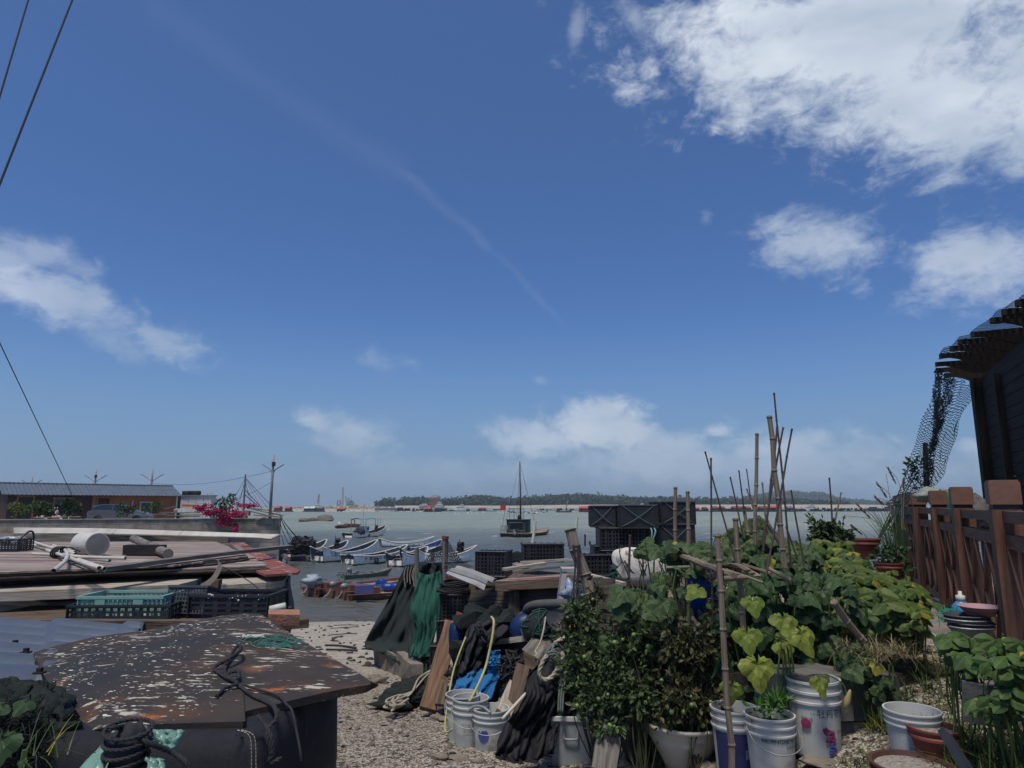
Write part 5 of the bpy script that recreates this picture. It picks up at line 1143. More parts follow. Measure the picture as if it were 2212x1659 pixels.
m_mint = M('mint_plastic', (.23, .39, .345), (.17, .31, .275), scale=5, rough=.45); m_blkp = M('black_plastic', (.017, .019, .022), (.028, .031, .035), scale=8, rough=.5, spec=.4); m_gryp = M('grey_blue_plastic', (.045, .05, .062), (.06, .065, .075), scale=8, rough=.55)
zb = 3.66
def zc(x, y): return Z(KL, x, y, zb)
shelf = MB(); shelf.plank(Z(KL, -80, 1225, 3.655), Z(KL, 2000, 1235, 3.655), .9, .03, jit=.01); shelf.build('shelf_board', m_oldwood, sh)
c = zc(985, 1240); basket('plastic_crate', 'black lattice crate holding the mint green one', c, (.72, .46, .12), m_blkp, .04, group='crates on the shelf under the slab', rows=3, cols=14)
mt_ = basket('plastic_crate', 'mint green lattice crate set inside a black one', c+Vector((-.01, -.02, .015)), (.6, .36, .16), m_mint, .04, group='crates on the shelf under the slab', rows=6, cols=18, rim=.022)
for x in (-.14, .13): MB().box((x, -.185, .08), (.07, .008, .15)).build('solid_panel', m_mint, mt_, local=True)
basket('plastic_crate', 'dark grey lattice crate tipped on its side between green and black crates', zc(1400, 1235)+Vector((0, .05, .0)), (.3, .3, .2), m_gryp, -.1, group='crates on the shelf under the slab', rows=6, cols=12, tilt=-.25)
bk = basket('plastic_crate', 'black solid walled crate crusted with barnacles on its rim', zc(1710, 1232)+Vector((.03, .05, 0)), (.6, .36, .17), m_blkp, -.05, group='crates on the shelf under the slab', rows=4, cols=6, rim=.02)
mb = MB()
for x in (-.25, -.15, -.05, .05, .15, .25): mb.box((x, -.17, .09), (.095, .004, .165))
mb.build('solid_panel', m_blkp, bk, local=True)
r = random.Random(3); mb = MB()
for k in range(34): mb.blob((r.uniform(-.3, .3), -.18+r.uniform(-.01, .01), .17+r.uniform(-.03, .012)), r.uniform(.003, .009), k, .3, 1, 6, 4)
mb.build('barnacle', m_white, bk, local=True, kind='stuff')
a = Z(KL, 1990, 1175, 3.74); b = Z(KL, 2105, 1152, 3.76); MB().tube([a, b], [.025, .028], 10).build('foam_chunk', m_white, smooth=True, label='white tube of foam poking out right of the barnacled crate', cat='foam piece')
bq = basket('bottle_basket', 'black basket full of clear plastic bottles at the left edge', Z(KL, 45, 742, 3.97), (.42, .3, .13), m_blkp, .1, cat='basket', rows=5, cols=12)
mb = MB(); mb.tube(smooth_path([(.21, -.15, .13), (.24, -.05, .21), (.24, .05, .21), (.21, .15, .13)], 5), .012); mb.build('handle', m_blkp, bq, local=True)
m_bot = M('clear_bottle_plastic', (.5, .53, .55), (.4, .43, .45), rough=.1, bump=0, spec=.6, alpha=.55)
for k in range(6):
    p = Z(KL, 45, 742, 3.97)+Vector((-.02+.07*(k % 3), -.09+.1*(k//3), .1+.03*(k % 2))); MB().lathe([(0, -.09), (.032, -.085), (.034, .03), (.03, .06), (.012, .085), (.012, .1), (0, .1)], p, 12, rot=(PI/2-.2, .3*k, .5*k)).build('clear_bottle', m_bot, smooth=True, label='clear plastic bottle lying in the black basket at the left edge', cat='bottle', group='clear bottles in the black basket')
P = smooth_path([D(KL, 1500, 830, 6.2), D(KL, 1600, 822, 6.1), D(KL, 1615, 865, 6.0), D(KL, 1570, 950, 5.8), D(KL, 1490, 1010, 5.7), D(KL, 1400, 1070, 5.65)], 5)
MB().grid([[p+Vector((-.012, 0, .018)), p+Vector((.02, 0, -.012))] for p in P], th=.004).build('webbing_strap', M('grey_brown_strap', (.2, .17, .14), (.14, .12, .1)), label='curled grey brown strap hanging over the slabs', cat='strap')
MB().tube(smooth_path([D(KL, 1640, 860, 6.2), D(KL, 1760, 920, 6.1), D(KL, 1880, 1000, 6.0), D(KL, 1942, 1068, 5.9)], 5), .004).build('loose_wire', m_wire, label='thin dark wire curving over the shorter slab', cat='wire')
# timber rail, brick and tile sheet in front of the shelf
MB().plank(Z(KP, -60, 292, 3.72), Z(KP, 1230, 300, 3.70), .08, .07, jit=.05, seg=8).build('timber_rail', m_oldwood, label='dark timber rail between the tile sheet and the crates', cat='rail')
MB().plank(Z(KP, 1560, 300, 3.67), Z(KP, 1815, 280, 3.67), .09, .06, jit=.03, seg=3).build('timber_rail', m_oldwood, label='dark timber end sticking out under the brick', cat='rail')
mbk = MB(); mbk.box(Z(KP, 1668, 270, 3.72)+Vector((0, 0.02, .02)), (.2, .13, .075), (.12, .05, .35), jit=.006); mbk.build('hollow_brick', M('orange_brick', (.33, .16, .10), (.24, .13, .09), scale=14, rough=.95, bump=.9, bscale=40), label='broken orange brown brick above the corner of the steel plate', cat='brick')
m_tsheet = M('blue_grey_tile_sheet', (.075, .098, .14), (.058, .076, .11), scale=3, rough=.5)
ts = thing('tile_sheet', 'blue grey corrugated tile sheet with dark bolts left of the steel plate', 'roof sheet', (-2.3, 3.6, 3.7))
P = []
A0, A1, B0, B1 = Z(KP, -90, 296, 3.70), Z(KP, 860, 330, 3.69), Z(KP, -90, 668, 3.67), Z(KP, 640, 620, 3.64)
for j in range(71):
    t = j/70; row = []
    for i in range(30):
        s = i/29; p = A0.lerp(A1, s).lerp(B0.lerp(B1, s), t); ph = t*6.0; z = .075*abs(math.sin(ph*PI))**.7-.025*(s*2.3 % 1) ; row.append(p+Vector((0, 0, z)))
    P.append(row)
MB().grid(P, th=.006).build('sheet', m_tsheet, ts, smooth=True)
for x, y in ((90, 395), (155, 442), (235, 560)):
    mb = MB(); p = Z(KP, x, y, 3.735); mb.box(p, (.022, .02, .02)); mb.box(p-Vector((0, 0, .012)), (.045, .035, .008)); mb.build('bolt', m_black, ts)
# ------------------------------------------------------------------ steel plate
top_ = [(200, 452), (300, 420), (560, 370), (850, 330), (1100, 272), (1300, 240), (1440, 226), (1540, 228), (1600, 262), (1680, 320), (1750, 370), (1850, 420), (1990, 500), (2100, 572), (2195, 642)]
bot_ = [(440, 960), (520, 915), (700, 882), (900, 868), (1180, 862), (1380, 862), (1448, 864), (1446, 800), (1500, 786), (1600, 770), (1720, 742), (1900, 704), (2020, 680), (2130, 662), (2195, 652)]
def pathpts(T, n):
    P = [Vector((a, b, 0)) for a, b in T]; L = [0]
    for i in range(1, len(P)): L.append(L[-1]+(P[i]-P[i-1]).length)
    out = []
    for k in range(n+1):
        s = L[-1]*k/n
        for i in range(1, len(P)):
            if s <= L[i]+1e-6: t = (s-L[i-1])/(L[i]-L[i-1]); q = P[i-1].lerp(P[i], t); out.append((q.x, q.y)); break
    return out
NT, NV = 90, 26; T = pathpts(top_, NT); B = pathpts(bot_, NT); P = []
for j in range(NV+1):
    v = j/NV; row = []
    for i in range(NT+1):
        u = i/NT; a = Z(KP, *T[i], 3.745); b = Z(KP, *B[i], 3.735-.05*max(0, .12-u)/.12); p = a.lerp(b, v)
        p.z += .05*math.sin(PI*v)*math.sin(PI*min(1, u*1.1))+.012*noise.noise(Vector((p.x*2, p.y*2, 0))) ; row.append(p)
    P.append(row)
PLATE = P; RUST = []
m = bpy.data.materials.new('rusted_steel'); m.use_nodes = True; nt = m.node_tree; N = nt.nodes; L = nt.links; p_ = N['Principled BSDF']; tc = N.new('ShaderNodeTexCoord')
def _nz(s, d=6, st=(1, 1, 1)):
    mp = N.new('ShaderNodeMapping'); mp.inputs['Scale'].default_value = st; L.new(tc.outputs['Object'], mp.inputs[0]); n = N.new('ShaderNodeTexNoise'); n.inputs['Scale'].default_value = s; n.inputs['Detail'].default_value = d; n.inputs['Roughness'].default_value = .65; L.new(mp.outputs[0], n.inputs['Vector']); return n.outputs['Fac']
def _rg(v, a, b, lo=0, hi=1):
    r_ = N.new('ShaderNodeMapRange'); r_.inputs['From Min'].default_value = a; r_.inputs['From Max'].default_value = b; r_.inputs['To Min'].default_value = lo; r_.inputs['To Max'].default_value = hi; L.new(v, r_.inputs[0]); return r_.outputs[0]
def _mx(f, a, b):
    n = N.new('ShaderNodeMixRGB'); L.new(f, n.inputs[0])
    for q, i in ((a, 1), (b, 2)):
        if isinstance(q, tuple): n.inputs[i].default_value = (*q, 1)
        else: L.new(q, n.inputs[i])
    return n.outputs[0]
c_ = _mx(_rg(_nz(2.5), .4, .62), (.026, .026, .029), (.046, .036, .029)); c_ = _mx(_rg(_nz(1.6, 6, (1, 2.2, 1)), .56, .68), c_, (.08, .042, .026)); c_ = _mx(_rg(_nz(2.1, 7, (1, 1.6, 1)), .645, .70), c_, (.30, .10, .03))
for (kx, ky, rad) in ((345, 590, .13), (480, 770, .15), (1560, 262, .16), (1650, 330, .16), (1500, 560, .16), (1960, 520, .12)):
    q_ = Z(KP, kx, ky, 3.76); vm = N.new('ShaderNodeVectorMath'); vm.operation = 'DISTANCE'; L.new(tc.outputs['Object'], vm.inputs[0]); vm.inputs[1].default_value = (0, 0, 0); RUST.append((vm, q_, rad))
    sb = N.new('ShaderNodeMath'); sb.operation = 'SUBTRACT'; L.new(_rg(vm.outputs['Value'], 0, rad, 1.15, 0), sb.inputs[0]); L.new(_nz(9, 5), sb.inputs[1]); c_ = _mx(_rg(sb.outputs[0], .1, .6, 0, .75), c_, (.23, .09, .035))
d_ = N.new('ShaderNodeMath'); d_.operation = 'ADD'; L.new(_nz(20, 6, (.4, 1.5, 1)), d_.inputs[0]); L.new(_rg(_nz(3.2, 4), .3, .7, -.12, .085), d_.inputs[1])
c_ = _mx(_rg(d_.outputs[0], .60, .63), c_, (.40, .38, .32)); L.new(c_, p_.inputs['Base Color']); p_.inputs['Roughness'].default_value = .78; p_.inputs['Specular IOR Level'].default_value = .25
bp = N.new('ShaderNodeBump'); bp.inputs['Strength'].default_value = .6; bp.inputs['Distance'].default_value = .008; ad = N.new('ShaderNodeMath'); ad.operation = 'ADD'; L.new(_nz(20), ad.inputs[0]); L.new(_rg(d_.outputs[0], .60, .63), ad.inputs[1]); L.new(ad.outputs[0], bp.inputs['Height']); L.new(bp.outputs[0], p_.inputs['Normal'])
mb = MB(); mb.grid(P[::-1], th=.032); sp = mb.build('steel_plate', m, smooth=False, label='big domed rusty steel plate spotted with white barnacles, lying in the foreground', cat='steel plate')
for vm, q_, rad in RUST: vm.inputs[1].default_value = q_-sp.location
r = random.Random(9); mb = MB(); cen = [(r.uniform(.05, .62)*(1 if i_ % 3 else 1.15), r.random()**.8*.95, 1) for i_ in range(34)]
for k in range(700):
    u0, v0, s = r.choice(cen); u = u0+r.gauss(0, .045); v = v0+r.gauss(0, .06)
    if not (.01 < u < .9 and .02 < v < .97): continue
    q = PLATE[int(v*NV)][int(u*NT)]; q2 = PLATE[min(NV, int(v*NV)+1)][min(NT, int(u*NT)+1)]; q = q.lerp(q2, r.random()); rr = .0015+.005*r.random()**3; mb.blob(q, (rr*r.uniform(1.2, 3.4), rr, rr*.4), k, .35, 1.2, 6, 4)
mb.build('barnacle', M('barnacle_white', (.52, .5, .44), (.36, .34, .29), scale=30, bump=0, island=.35), sp, kind='stuff')
# rope tied on the plate
def zp(x, y, h=.012):
    px, py = KP(x, y); q = WZ(px, py, 3.76); best = min((p for row in PLATE for p in row), key=lambda p: (p.x-q.x)**2+(p.y-q.y)**2); return Vector((q.x, q.y, best.z+h))
mb = MB(); mb.rope([zp(1400, 645), zp(1330, 612), zp(1330, 575), zp(1370, 520, .03), zp(1405, 500, .05), zp(1412, 535, .05), zp(1340, 572, .04), zp(1262, 582), zp(1300, 610), zp(1370, 640), zp(1405, 648, .03)], .0085)
mb.rope([zp(1405, 648, .03), zp(1400, 610, .03), zp(1330, 620), zp(1400, 660, .02), zp(1330, 672), zp(1290, 700), zp(1275, 712)], .0085)
mb.rope([zp(1410, 650), zp(1520, 668), zp(1640, 700), zp(1690, 742), D(KP, 1722, 800, 2.62), D(KP, 1745, 900, 2.58), D(KP, 1768, 1020, 2.55), D(KP, 1778, 1100, 2.55)], .005)
mb.rope([zp(1410, 660), zp(1500, 700), zp(1590, 735), D(KP, 1625, 790, 2.6), D(KP, 1630, 850, 2.55), D(KP, 1585, 900, 2.52), D(KP, 1575, 960, 2.5), D(KP, 1600, 1040, 2.5), D(KP, 1580, 1120, 2.5)], .0085)
mb.rope([D(KP, 1520, 830, 2.55), D(KP, 1560, 880, 2.52), D(KP, 1600, 960, 2.5), D(KP, 1610, 1050, 2.5), D(KP, 1590, 1110, 2.5), D(KP, 1640, 1090, 2.5), D(KP, 1680, 1072, 2.5)], .008)
mb.build('tie_rope', m_rope_d, smooth=True, label='black rope tied in a bow on the steel plate and hanging down its front', cat='rope')
mb = MB(); mb.tube([zp(1425, 410), zp(1555, 400)], .012); mb.build('float_stick', m_pvc, label='short white float lying on the steel plate with green netting', cat='float')
r = random.Random(4); mb = MB()
for k in range(46):
    a = zp(r.uniform(1440, 1730), r.uniform(405, 460), r.uniform(.003, .03)); b = a+Vector((r.uniform(-.08, .12), r.uniform(-.05, .05), r.uniform(-.01, .01))); mb.tube([a, (a+b)/2+Vector((0, 0, .01)), b], .0022, 4)
mb.build('net_scrap', M('green_net_twine', (.03, .16, .12), (.04, .2, .15), bump=0), label='scrap of green netting on the steel plate', cat='net')
# what stands under the plate
m_fab = M('black_woven_fabric', (.010, .011, .016), (.016, .017, .023), scale=60, rough=.85, bump=.5, bscale=160, stretch=(1, .15, 1), bdist=.003)
MB().lathe([(.36, 0), (.40, .3), (.41, .7), (.40, .98), (.37, 1.02), (0, 1.02)], (-1.19, 3.24, 2.69), 40).build('black_tank', m_dark, smooth=True, label='tall round black tank carrying the right side of the steel plate', cat='tank')
bx = thing('covered_box', 'box under black stitched fabric beneath the front of the steel plate', 'box', (-.95, 2.55, 2.7))
P = []
for zz, ins in ((3.69, .3), (3.70, .06), (3.685, .02), (3.64, 0), (3.5, 0), (3.3, 0), (3.1, 0), (2.9, 0), (2.6, 0)):
    row = []
    for i in range(41):
        t = i/40; q = Vector((-1.62+.76*min(1, t/.6), 2.5-.02*math.sin(t*9))) if t < .6 else Vector((-.86, 2.5+.5*(t-.6)/.4))
        q = Vector((q.x-(ins if t > .55 else 0), q.y+(ins if t < .65 else 0))); row.append(Vector((q.x+.006*noise.noise(Vector((t*20, zz*5, 0))), q.y+.02*noise.noise(Vector((t*9, zz*4, 3))), zz)))
    P.append(row)
MB().grid(P, th=.012).build('fabric_cover', m_fab, bx, smooth=True)
MB().box((-1.25, 2.8, 3.15), (.74, .5, 1.0)).build('inner_box', m_dark, bx)
for off in (0, 26):
    pts = [D(KP, x+off, y, 2.475) for x, y in ((1400, 915), (1440, 925), (1472, 950), (1482, 1010), (1484, 1138), (1486, 1250))]; P2 = resample(smooth_path(pts, 6), .012); mb = MB()
    for i in range(0, len(P2)-1): mb.tube([P2[i], P2[i].lerp(P2[i+1], .7)], .0016, 4)
    mb.build('stitching', m_rope_p, bx)
m_satin = M('sage_green_satin', (.16, .30, .25), (.11, .22, .18), scale=3, rough=.35, spec=.5)
def drape(corners, n, m, amp, fr, seed, K, dd):
    """crumpled cloth between four crop corners given with distances"""
    c = [D(K, x, y, d) for x, y, d in corners]; P = []
    for j in range(m+1):
        row = []
        for i in range(n+1):
            u, v = i/n, j/m; p = c[0].lerp(c[1], u).lerp(c[3].lerp(c[2], u), v); w = noise.noise(Vector((u*fr, v*fr*.35, seed)))*2; w2 = noise.noise(Vector((u*fr*2.3, v*fr, seed+7)))
            row.append(p+dd*(w*amp+w2*amp*.5))
        P.append(row)
    return P
mb = MB(); mb.grid(drape([(700, 880, 2.3), (760, 880, 2.28), (640, 1180, 2.1), (440, 1180, 2.2)], 14, 20, .03, 5, 1, KP, Vector((0, -1, .3))), th=.004)
mb.grid(drape([(740, 885, 2.3), (880, 905, 2.28), (960, 985, 2.2), (800, 960, 2.2)], 14, 14, .035, 6, 2, KP, Vector((0, -1, .5))), th=.004)
mb.grid(drape([(870, 915, 2.3), (1095, 925, 2.32), (1005, 1032, 2.22), (920, 985, 2.2)], 18, 12, .035, 6, 3, KP, Vector((0, -1, .5))), th=.004)
mb.grid(drape([(860, 1080, 2.15), (960, 1090, 2.15), (990, 1180, 2.1), (880, 1180, 2.1)], 10, 8, .02, 6, 5, KP, Vector((0, -1, .5))), th=.004)
mb.build('satin_cloth', m_satin, smooth=True, label='crumpled sage green shiny cloth under the front edge of the plate', cat='cloth')
mb = MB(); c = D(KP, 745, 1060, 2.17)
mb.blob(c, (.055, .045, .10), 3, .2, 2, 14, 10)
for k in range(8):
    z = .07-.028*k; q = .066-.002*k; ph = k*.7; mb.rope([c+Vector((q*math.cos(a+ph)*1.02, .052*math.sin(a+ph), z+.014*math.sin(a*1.0+k))) for a in [2*PI*i/12 for i in range(13)]], .0065)
mb.rope([c+Vector((-.02, -.06, .09)), D(KP, 760, 890, 2.2), D(KP, 815, 900, 2.2), D(KP, 830, 960, 2.15), D(KP, 900, 1000, 2.15), D(KP, 1010, 1045, 2.2), D(KP, 1100, 1110, 2.2), D(KP, 1110, 1190, 2.2)], .0085)
mb.build('rope_coil', m_rope_d, smooth=True, label='thick coil of black rope hanging in front of the green cloth', cat='rope')
# dark net heap with weeds on the left
mb = MB(); r = random.Random(8)
for k in range(110): py = r.uniform(700, 800); px = r.uniform(-10, 30+(py-700)*.35); mb.blob(W(px, py, r.uniform(2.6, 3.1)), (.12, .12, .07), k, .4, 3, 12, 9)
for k in range(260): py = r.uniform(705, 768); a = W(r.uniform(0, 32+(py-700)*.4), py, r.uniform(2.4, 2.6)); mb.tube([a, a+rdir(r)*.04, a+rdir(r)*.07], .0025, 3)
m_netd = M('black_green_net', (.010, .014, .014), (.02, .028, .026), scale=40, rough=.95, bump=.9, bscale=90, bdist=.01)
mb.build('net_heap', m_netd, smooth=True, label='dark heap of nets under the left edge of the steel plate', cat='net')
def blades(mb, base, n, ln, spread, r, w=.006, droop=.5):
    for k in range(n):
        b = Vector(base)+Vector((r.uniform(-1, 1)*spread, r.uniform(-1, 1)*spread, 0)); d = rdir(r, 1.0); d.z = abs(d.z); l = ln*r.uniform(.5, 1.1); s = d.cross(Vector((0, 0, 1))).normalized()*w; P = []
        for i in range(5):
            t = i/4; q = b+d*l*t-Vector((0, 0, l*droop*t*t*(1-abs(d.z)*.5))); ww = s*(1-t*.85)
            P.append([q-ww, q+ww])
        mb.grid(P)
lf_grass = leafmat('grass_blades', (.03, .06, .018), (.08, .12, .035), yellow=.15); mb = MB(); r = random.Random(2)
for k in range(4): blades(mb, W(r.uniform(20, 60), 755, 2.35), 5, .22, .03, r, .002)
mb.build('weeds', lf_grass, label='thin dry weeds growing out of the dark net heap', cat='weeds', kind='stuff')

# overhead cables at the left
def long_cable(a, b, r_, label): MB().tube([a, b], r_, 6).build('overhead_cable', m_wire, label=label, cat='cable')
long_cable(W(46, -60, 9), W(-22, 170, 7), .0105, 'thick black cable crossing the top left corner, nearer the frame edge'); long_cable(W(92, -50, 9), W(-16, 224, 7), .012, 'thick black cable in the sky, the right one of the pair')
long_cable(W(-14, 314, 20), W(84, 520.3, 46), .018, 'thin guy wire slanting down past the house to the quay wall')
# ------------------------------------------------------------------ nets
def netmat(name, col, su, w, sv=None, rough=.8, diamond=True):
    m = bpy.data.materials.new(name); m.use_nodes = True; nt = m.node_tree; N = nt.nodes; L = nt.links; p = N['Principled BSDF']; tc = N.new('ShaderNodeTexCoord'); sp = N.new('ShaderNodeSeparateXYZ'); L.new(tc.outputs['UV'], sp.inputs[0])
    def mth(op, a, b=None):
        n = N.new('ShaderNodeMath'); n.operation = op
        for q, i in ((a, 0), (b, 1)):
            if q is None: continue
            if isinstance(q, (int, float)): n.inputs[i].default_value = q
            else: L.new(q, n.inputs[i])
        return n.outputs[0]
    u = mth('MULTIPLY', sp.outputs[0], su); v = mth('MULTIPLY', sp.outputs[1], sv or su)
    if diamond: u, v = mth('ADD', u, v), mth('SUBTRACT', u, v)
    def line(q): return mth('LESS_THAN', mth('ABSOLUTE', mth('SUBTRACT', mth('FRACT', mth('ADD', q, 100.0)), .5)), w)
    a = mth('MAXIMUM', line(u), line(v)); L.new(a, p.inputs['Alpha']); p.inputs['Base Color'].default_value = (*col, 1); p.inputs['Roughness'].default_value = rough; return m
m_mesh = M('dark_shade_mesh', (.014, .021, .023), (.022, .031, .032), scale=3, rough=.95, bump=.5, bscale=120, bdist=.005); m_gmesh = M('green_net_cloth', (.008, .045, .036), (.006, .03, .026), scale=3, rough=.9, bump=.3)
net_green = netmat('green_knotted_net', (.012, .10, .072), 26, .2); net_spike = netmat('fine_dark_net', (.012, .02, .028), 26, .22); net_black = netmat('black_bird_net', (.022, .034, .044), 20, .12)
ns = thing('net_stand', 'stand of poles hung with dark mesh and a green net', 'net rack', (-2.1, 11, 1.9))
def pole(K, a, b, d0, d1, r0, r1, name='pole', mat=None, parent=None, label=None, cat=None, group=None, n=8, knots=0):
    p, q = D(K, *a, d0), D(K, *b, d1); mb = MB(); L = (q-p).length
    if knots:      # bamboo: swollen nodes, slight bends
        pts = []; rr = []; x = 0; r = random.Random(int(a[0]+b[1])); k = 0; seg = knots
        while x < L:
            t = x/L; base = r0+(r1-r0)*t; off = Vector((r.uniform(-1, 1), 0, r.uniform(-.3, .3)))*r0*.35
            for dx, s in ((0, 1.0), (.010, 1.22), (.022, .96)):
                if x+dx < L: pts.append(p.lerp(q, (x+dx)/L)+off); rr.append(base*s)
            x += seg*r.uniform(.8, 1.25)
        pts.append(q); rr.append(r1); mb.tube(pts, rr, n)
    else: mb.tube([p, q], [r0, r1], n)
    return mb.build(name, mat or m_greywood, parent, label=label, cat=cat, group=group)
pole(KC, (455, 155), (462, 1000), 11, 11.0, .035, .045, parent=ns); pole(KC, (650, 78), (636, 1000), 10.9, 10.9, .045, .05, parent=ns); pole(KC, (560, 190), (575, 400), 11.6, 11.6, .03, .035, parent=ns)
MB().tube([D(KC, 651, 75, 10.9), D(KC, 649, 98, 10.9)], .055).build('red_tape', m_rustred, ns)
def sheet(name, mat, rows, parent=None, nx=28, ny=30, amp=.05, fr=9, th=.006, seed=0, sag=0, **k):
    """cloth hung through rows of crop points; every row is (list of (x, y), distance left, distance right)"""
    K = k.pop('K', KC); G_ = []
    for pts, d0, d1 in rows:
        P2 = smooth_path([Vector((x, y, 0)) for x, y in pts], 6) if len(pts) > 2 else [Vector((*pts[0], 0)).lerp(Vector((*pts[-1], 0)), i/12) for i in range(13)]
        L = [0]
        for i in range(1, len(P2)): L.append(L[-1]+(P2[i]-P2[i-1]).length)
        row = []
        for i in range(nx+1):
            s = L[-1]*i/nx; j = next(j for j in range(1, len(L)) if s <= L[j]+1e-6); q = P2[j-1].lerp(P2[j], (s-L[j-1])/max(1e-6, L[j]-L[j-1])); row.append(D(K, q.x, q.y, d0+(d1-d0)*i/nx))
        G_.append(row)
    out = []
    for j in range(ny+1):
        t = j/ny*(len(G_)-1); a = min(int(t), len(G_)-2); f = t-a; r0 = G_[max(a-1, 0)]; r1 = G_[a]; r2 = G_[a+1]; r3 = G_[min(a+2, len(G_)-1)]; row = []
        for i in range(nx+1):
            p = .5*((2*r1[i])+(r2[i]-r0[i])*f+(2*r0[i]-5*r1[i]+4*r2[i]-r3[i])*f*f+(3*r1[i]-r0[i]-3*r2[i]+r3[i])*f**3)
            w = noise.noise(Vector((i/nx*fr*.8+j/ny*1.5, j/ny*fr*.55, seed)))+.6*noise.noise(Vector((i/nx*fr*1.9-j/ny*2, j/ny*fr*1.2, seed+3))); row.append(p+Vector((.35*w*amp, -w*amp*2, .3*w*amp)))
        out.append(row)
    return MB().grid(out, th=th).build(name, mat, parent, smooth=True, **k)
sheet('dark_mesh', m_mesh, [([(375, 285), (470, 262), (630, 262)], 11.6, 11.3), ([(330, 380), (480, 370), (640, 370)], 11.9, 11.2), ([(230, 570), (400, 560), (620, 560)], 12.0, 10.9), ([(112, 780), (300, 800), (560, 800)], 12.2, 10.6), ([(108, 850), (200, 870), (420, 985)], 12.0, 10.2)], ns, amp=.10, fr=7, nx=44, seed=2)
sheet('dark_mesh', m_mesh, [([(405, 600), (560, 600)], 10.9, 10.5), ([(400, 800), (560, 820)], 10.6, 10.2), ([(400, 960), (540, 960)], 10.3, 10.1), ([(405, 1088), (470, 1075), (540, 1020)], 10.0, 10.0)], ns, amp=.08, fr=5, seed=8)
sheet('green_net', net_green, [([(462, 318), (540, 338), (632, 300)], 10.6, 10.5), ([(445, 420), (550, 430), (630, 420)], 10.5, 10.4), ([(408, 590), (540, 600), (612, 600)], 10.3, 10.2), ([(445, 720), (540, 740), (585, 740)], 10.3, 10.1), ([(410, 870), (480, 892), (545, 885)], 10.2, 10.0), ([(405, 905), (470, 900), (540, 888)], 10.2, 10.0)], ns, amp=.05, th=0, seed=4)
sheet('green_net_lining', m_gmesh, [([(464, 325), (540, 345), (630, 308)], 10.66, 10.56), ([(447, 420), (550, 430), (628, 420)], 10.56, 10.46), ([(412, 590), (540, 600), (610, 600)], 10.36, 10.26), ([(448, 720), (540, 740), (583, 740)], 10.36, 10.16), ([(414, 865), (480, 885), (542, 880)], 10.26, 10.06)], ns, amp=.05, seed=4)
sheet('spike_net', net_spike, [([(648, 76), (652, 76)], 10.9, 10.9), ([(575, 160), (705, 160)], 11.3, 10.7), ([(490, 262), (650, 240), (780, 262)], 11.6, 10.5)], ns, amp=.03, th=0); sheet('spike_net', net_spike, [([(650, 250), (790, 262)], 10.8, 10.4), ([(640, 300), (860, 290)], 10.7, 9.8)], ns, amp=.03, th=0, seed=3)
mb = MB(); r = random.Random(1)
for x in (385, 400, 420, 445, 440): mb.tube(smooth_path([D(KC, x, 285, 11.3), D(KC, x-12+r.uniform(-5, 5), 340, 11.3), D(KC, x-8, 380+r.uniform(0, 50), 11.3)], 4), .008, 4)
mb.build('hanging_cord', m_rope_p, ns)
# concrete kerb under the stand, stones, old net on the ground
m_conc = M('old_concrete', (.22, .20, .17), (.13, .12, .105), scale=3, rough=.95, bump=.6, bscale=9, bdist=.02)
a, b = Vector((-2.42, 12.3)), Vector((-1.42, 9.95)); mb = MB()
for k in range(5):
    p = a.lerp(b, (k+.5)/5); mb.box((p.x+.12, p.y, G(p.x, p.y)+.12), (.16, .5, .3+.04*(k % 2)), (0, 0, math.atan2(b.y-a.y, b.x-a.x)-PI/2), jit=.035)
mb.build('concrete_kerb', m_conc, label='low broken concrete kerb under the dark mesh', cat='kerb')
m_stn = M('beach_stone', (.22, .19, .15), (.12, .105, .09), scale=6, rough=.95, bump=.7, bscale=20)
def stone(K, x, y, r_, label, seed, mat=None, group='stones lying on the gravel', name='stone', flat=.6):
    px, py = K(x, y); p = WG(px, py); s = r_*.75; o = MB().blob(p+Vector((0, 0, s*flat*.35)), (s, s*.8, s*flat*.8), seed, .5, 1.9, 12, 8).build(name, mat or m_stn, smooth=True, label=label, cat=name.replace('_', ' '), group=group); return o
for x, y, r_, lab in [(190, 1075, .16, 'brown stone against the concrete kerb end'), (150, 1050, .1, 'small stone left of the one by the kerb'), (380, 1140, .13, 'grey stone between kerb and old net'), (430, 1120, .12, 'flat stone right of the kerb'), (30, 1225, .045, 'small square stone alone on the gravel below the plate tip'), (590, 1330, .1, 'stone beside the foot of the leaning timber'), (640, 1340, .08, 'small stone left of the white pails'), (960, 1530, .1, 'pale stone in front of the labelled pail'), (870, 1625, .06, 'pale stone near the bottom edge'), (630, 1600, .07, 'brown stone among the shells'), (730, 1600, .13, 'flat dark slate on the gravel')]: stone(KC, x, y, r_, lab, int(x), flat=.25 if 'slate' in lab else .6)
mb = MB(); r = random.Random(6)
for k in range(16): t = r.random(); px, py = KC(lerp(560, 270, t)+r.uniform(-30, 30), lerp(1040, 1290, t)+r.uniform(-20, 25)); p = WG(px, py); mb.blob(p+Vector((0, 0, .05)), (.22, .16, .07), k, .5, 2.5, 10, 6)
on = mb.build('old_net', m_netd, smooth=True, label='old dark green net trailing over the gravel from the leaning timber', cat='net')
mb = MB(); pts = [WG(*KC(x, y), lift=.1) for x, y in ((570, 1020), (500, 1080), (420, 1170), (340, 1210), (265, 1245), (300, 1255), (380, 1215))]
for k in range(5): mb.tube(smooth_path([p+Vector((r.uniform(-.06, .06), r.uniform(-.05, .05), r.uniform(0, .07))) for p in pts], 5), .012, 5)
mb.build('float_line', m_rope_p, on)
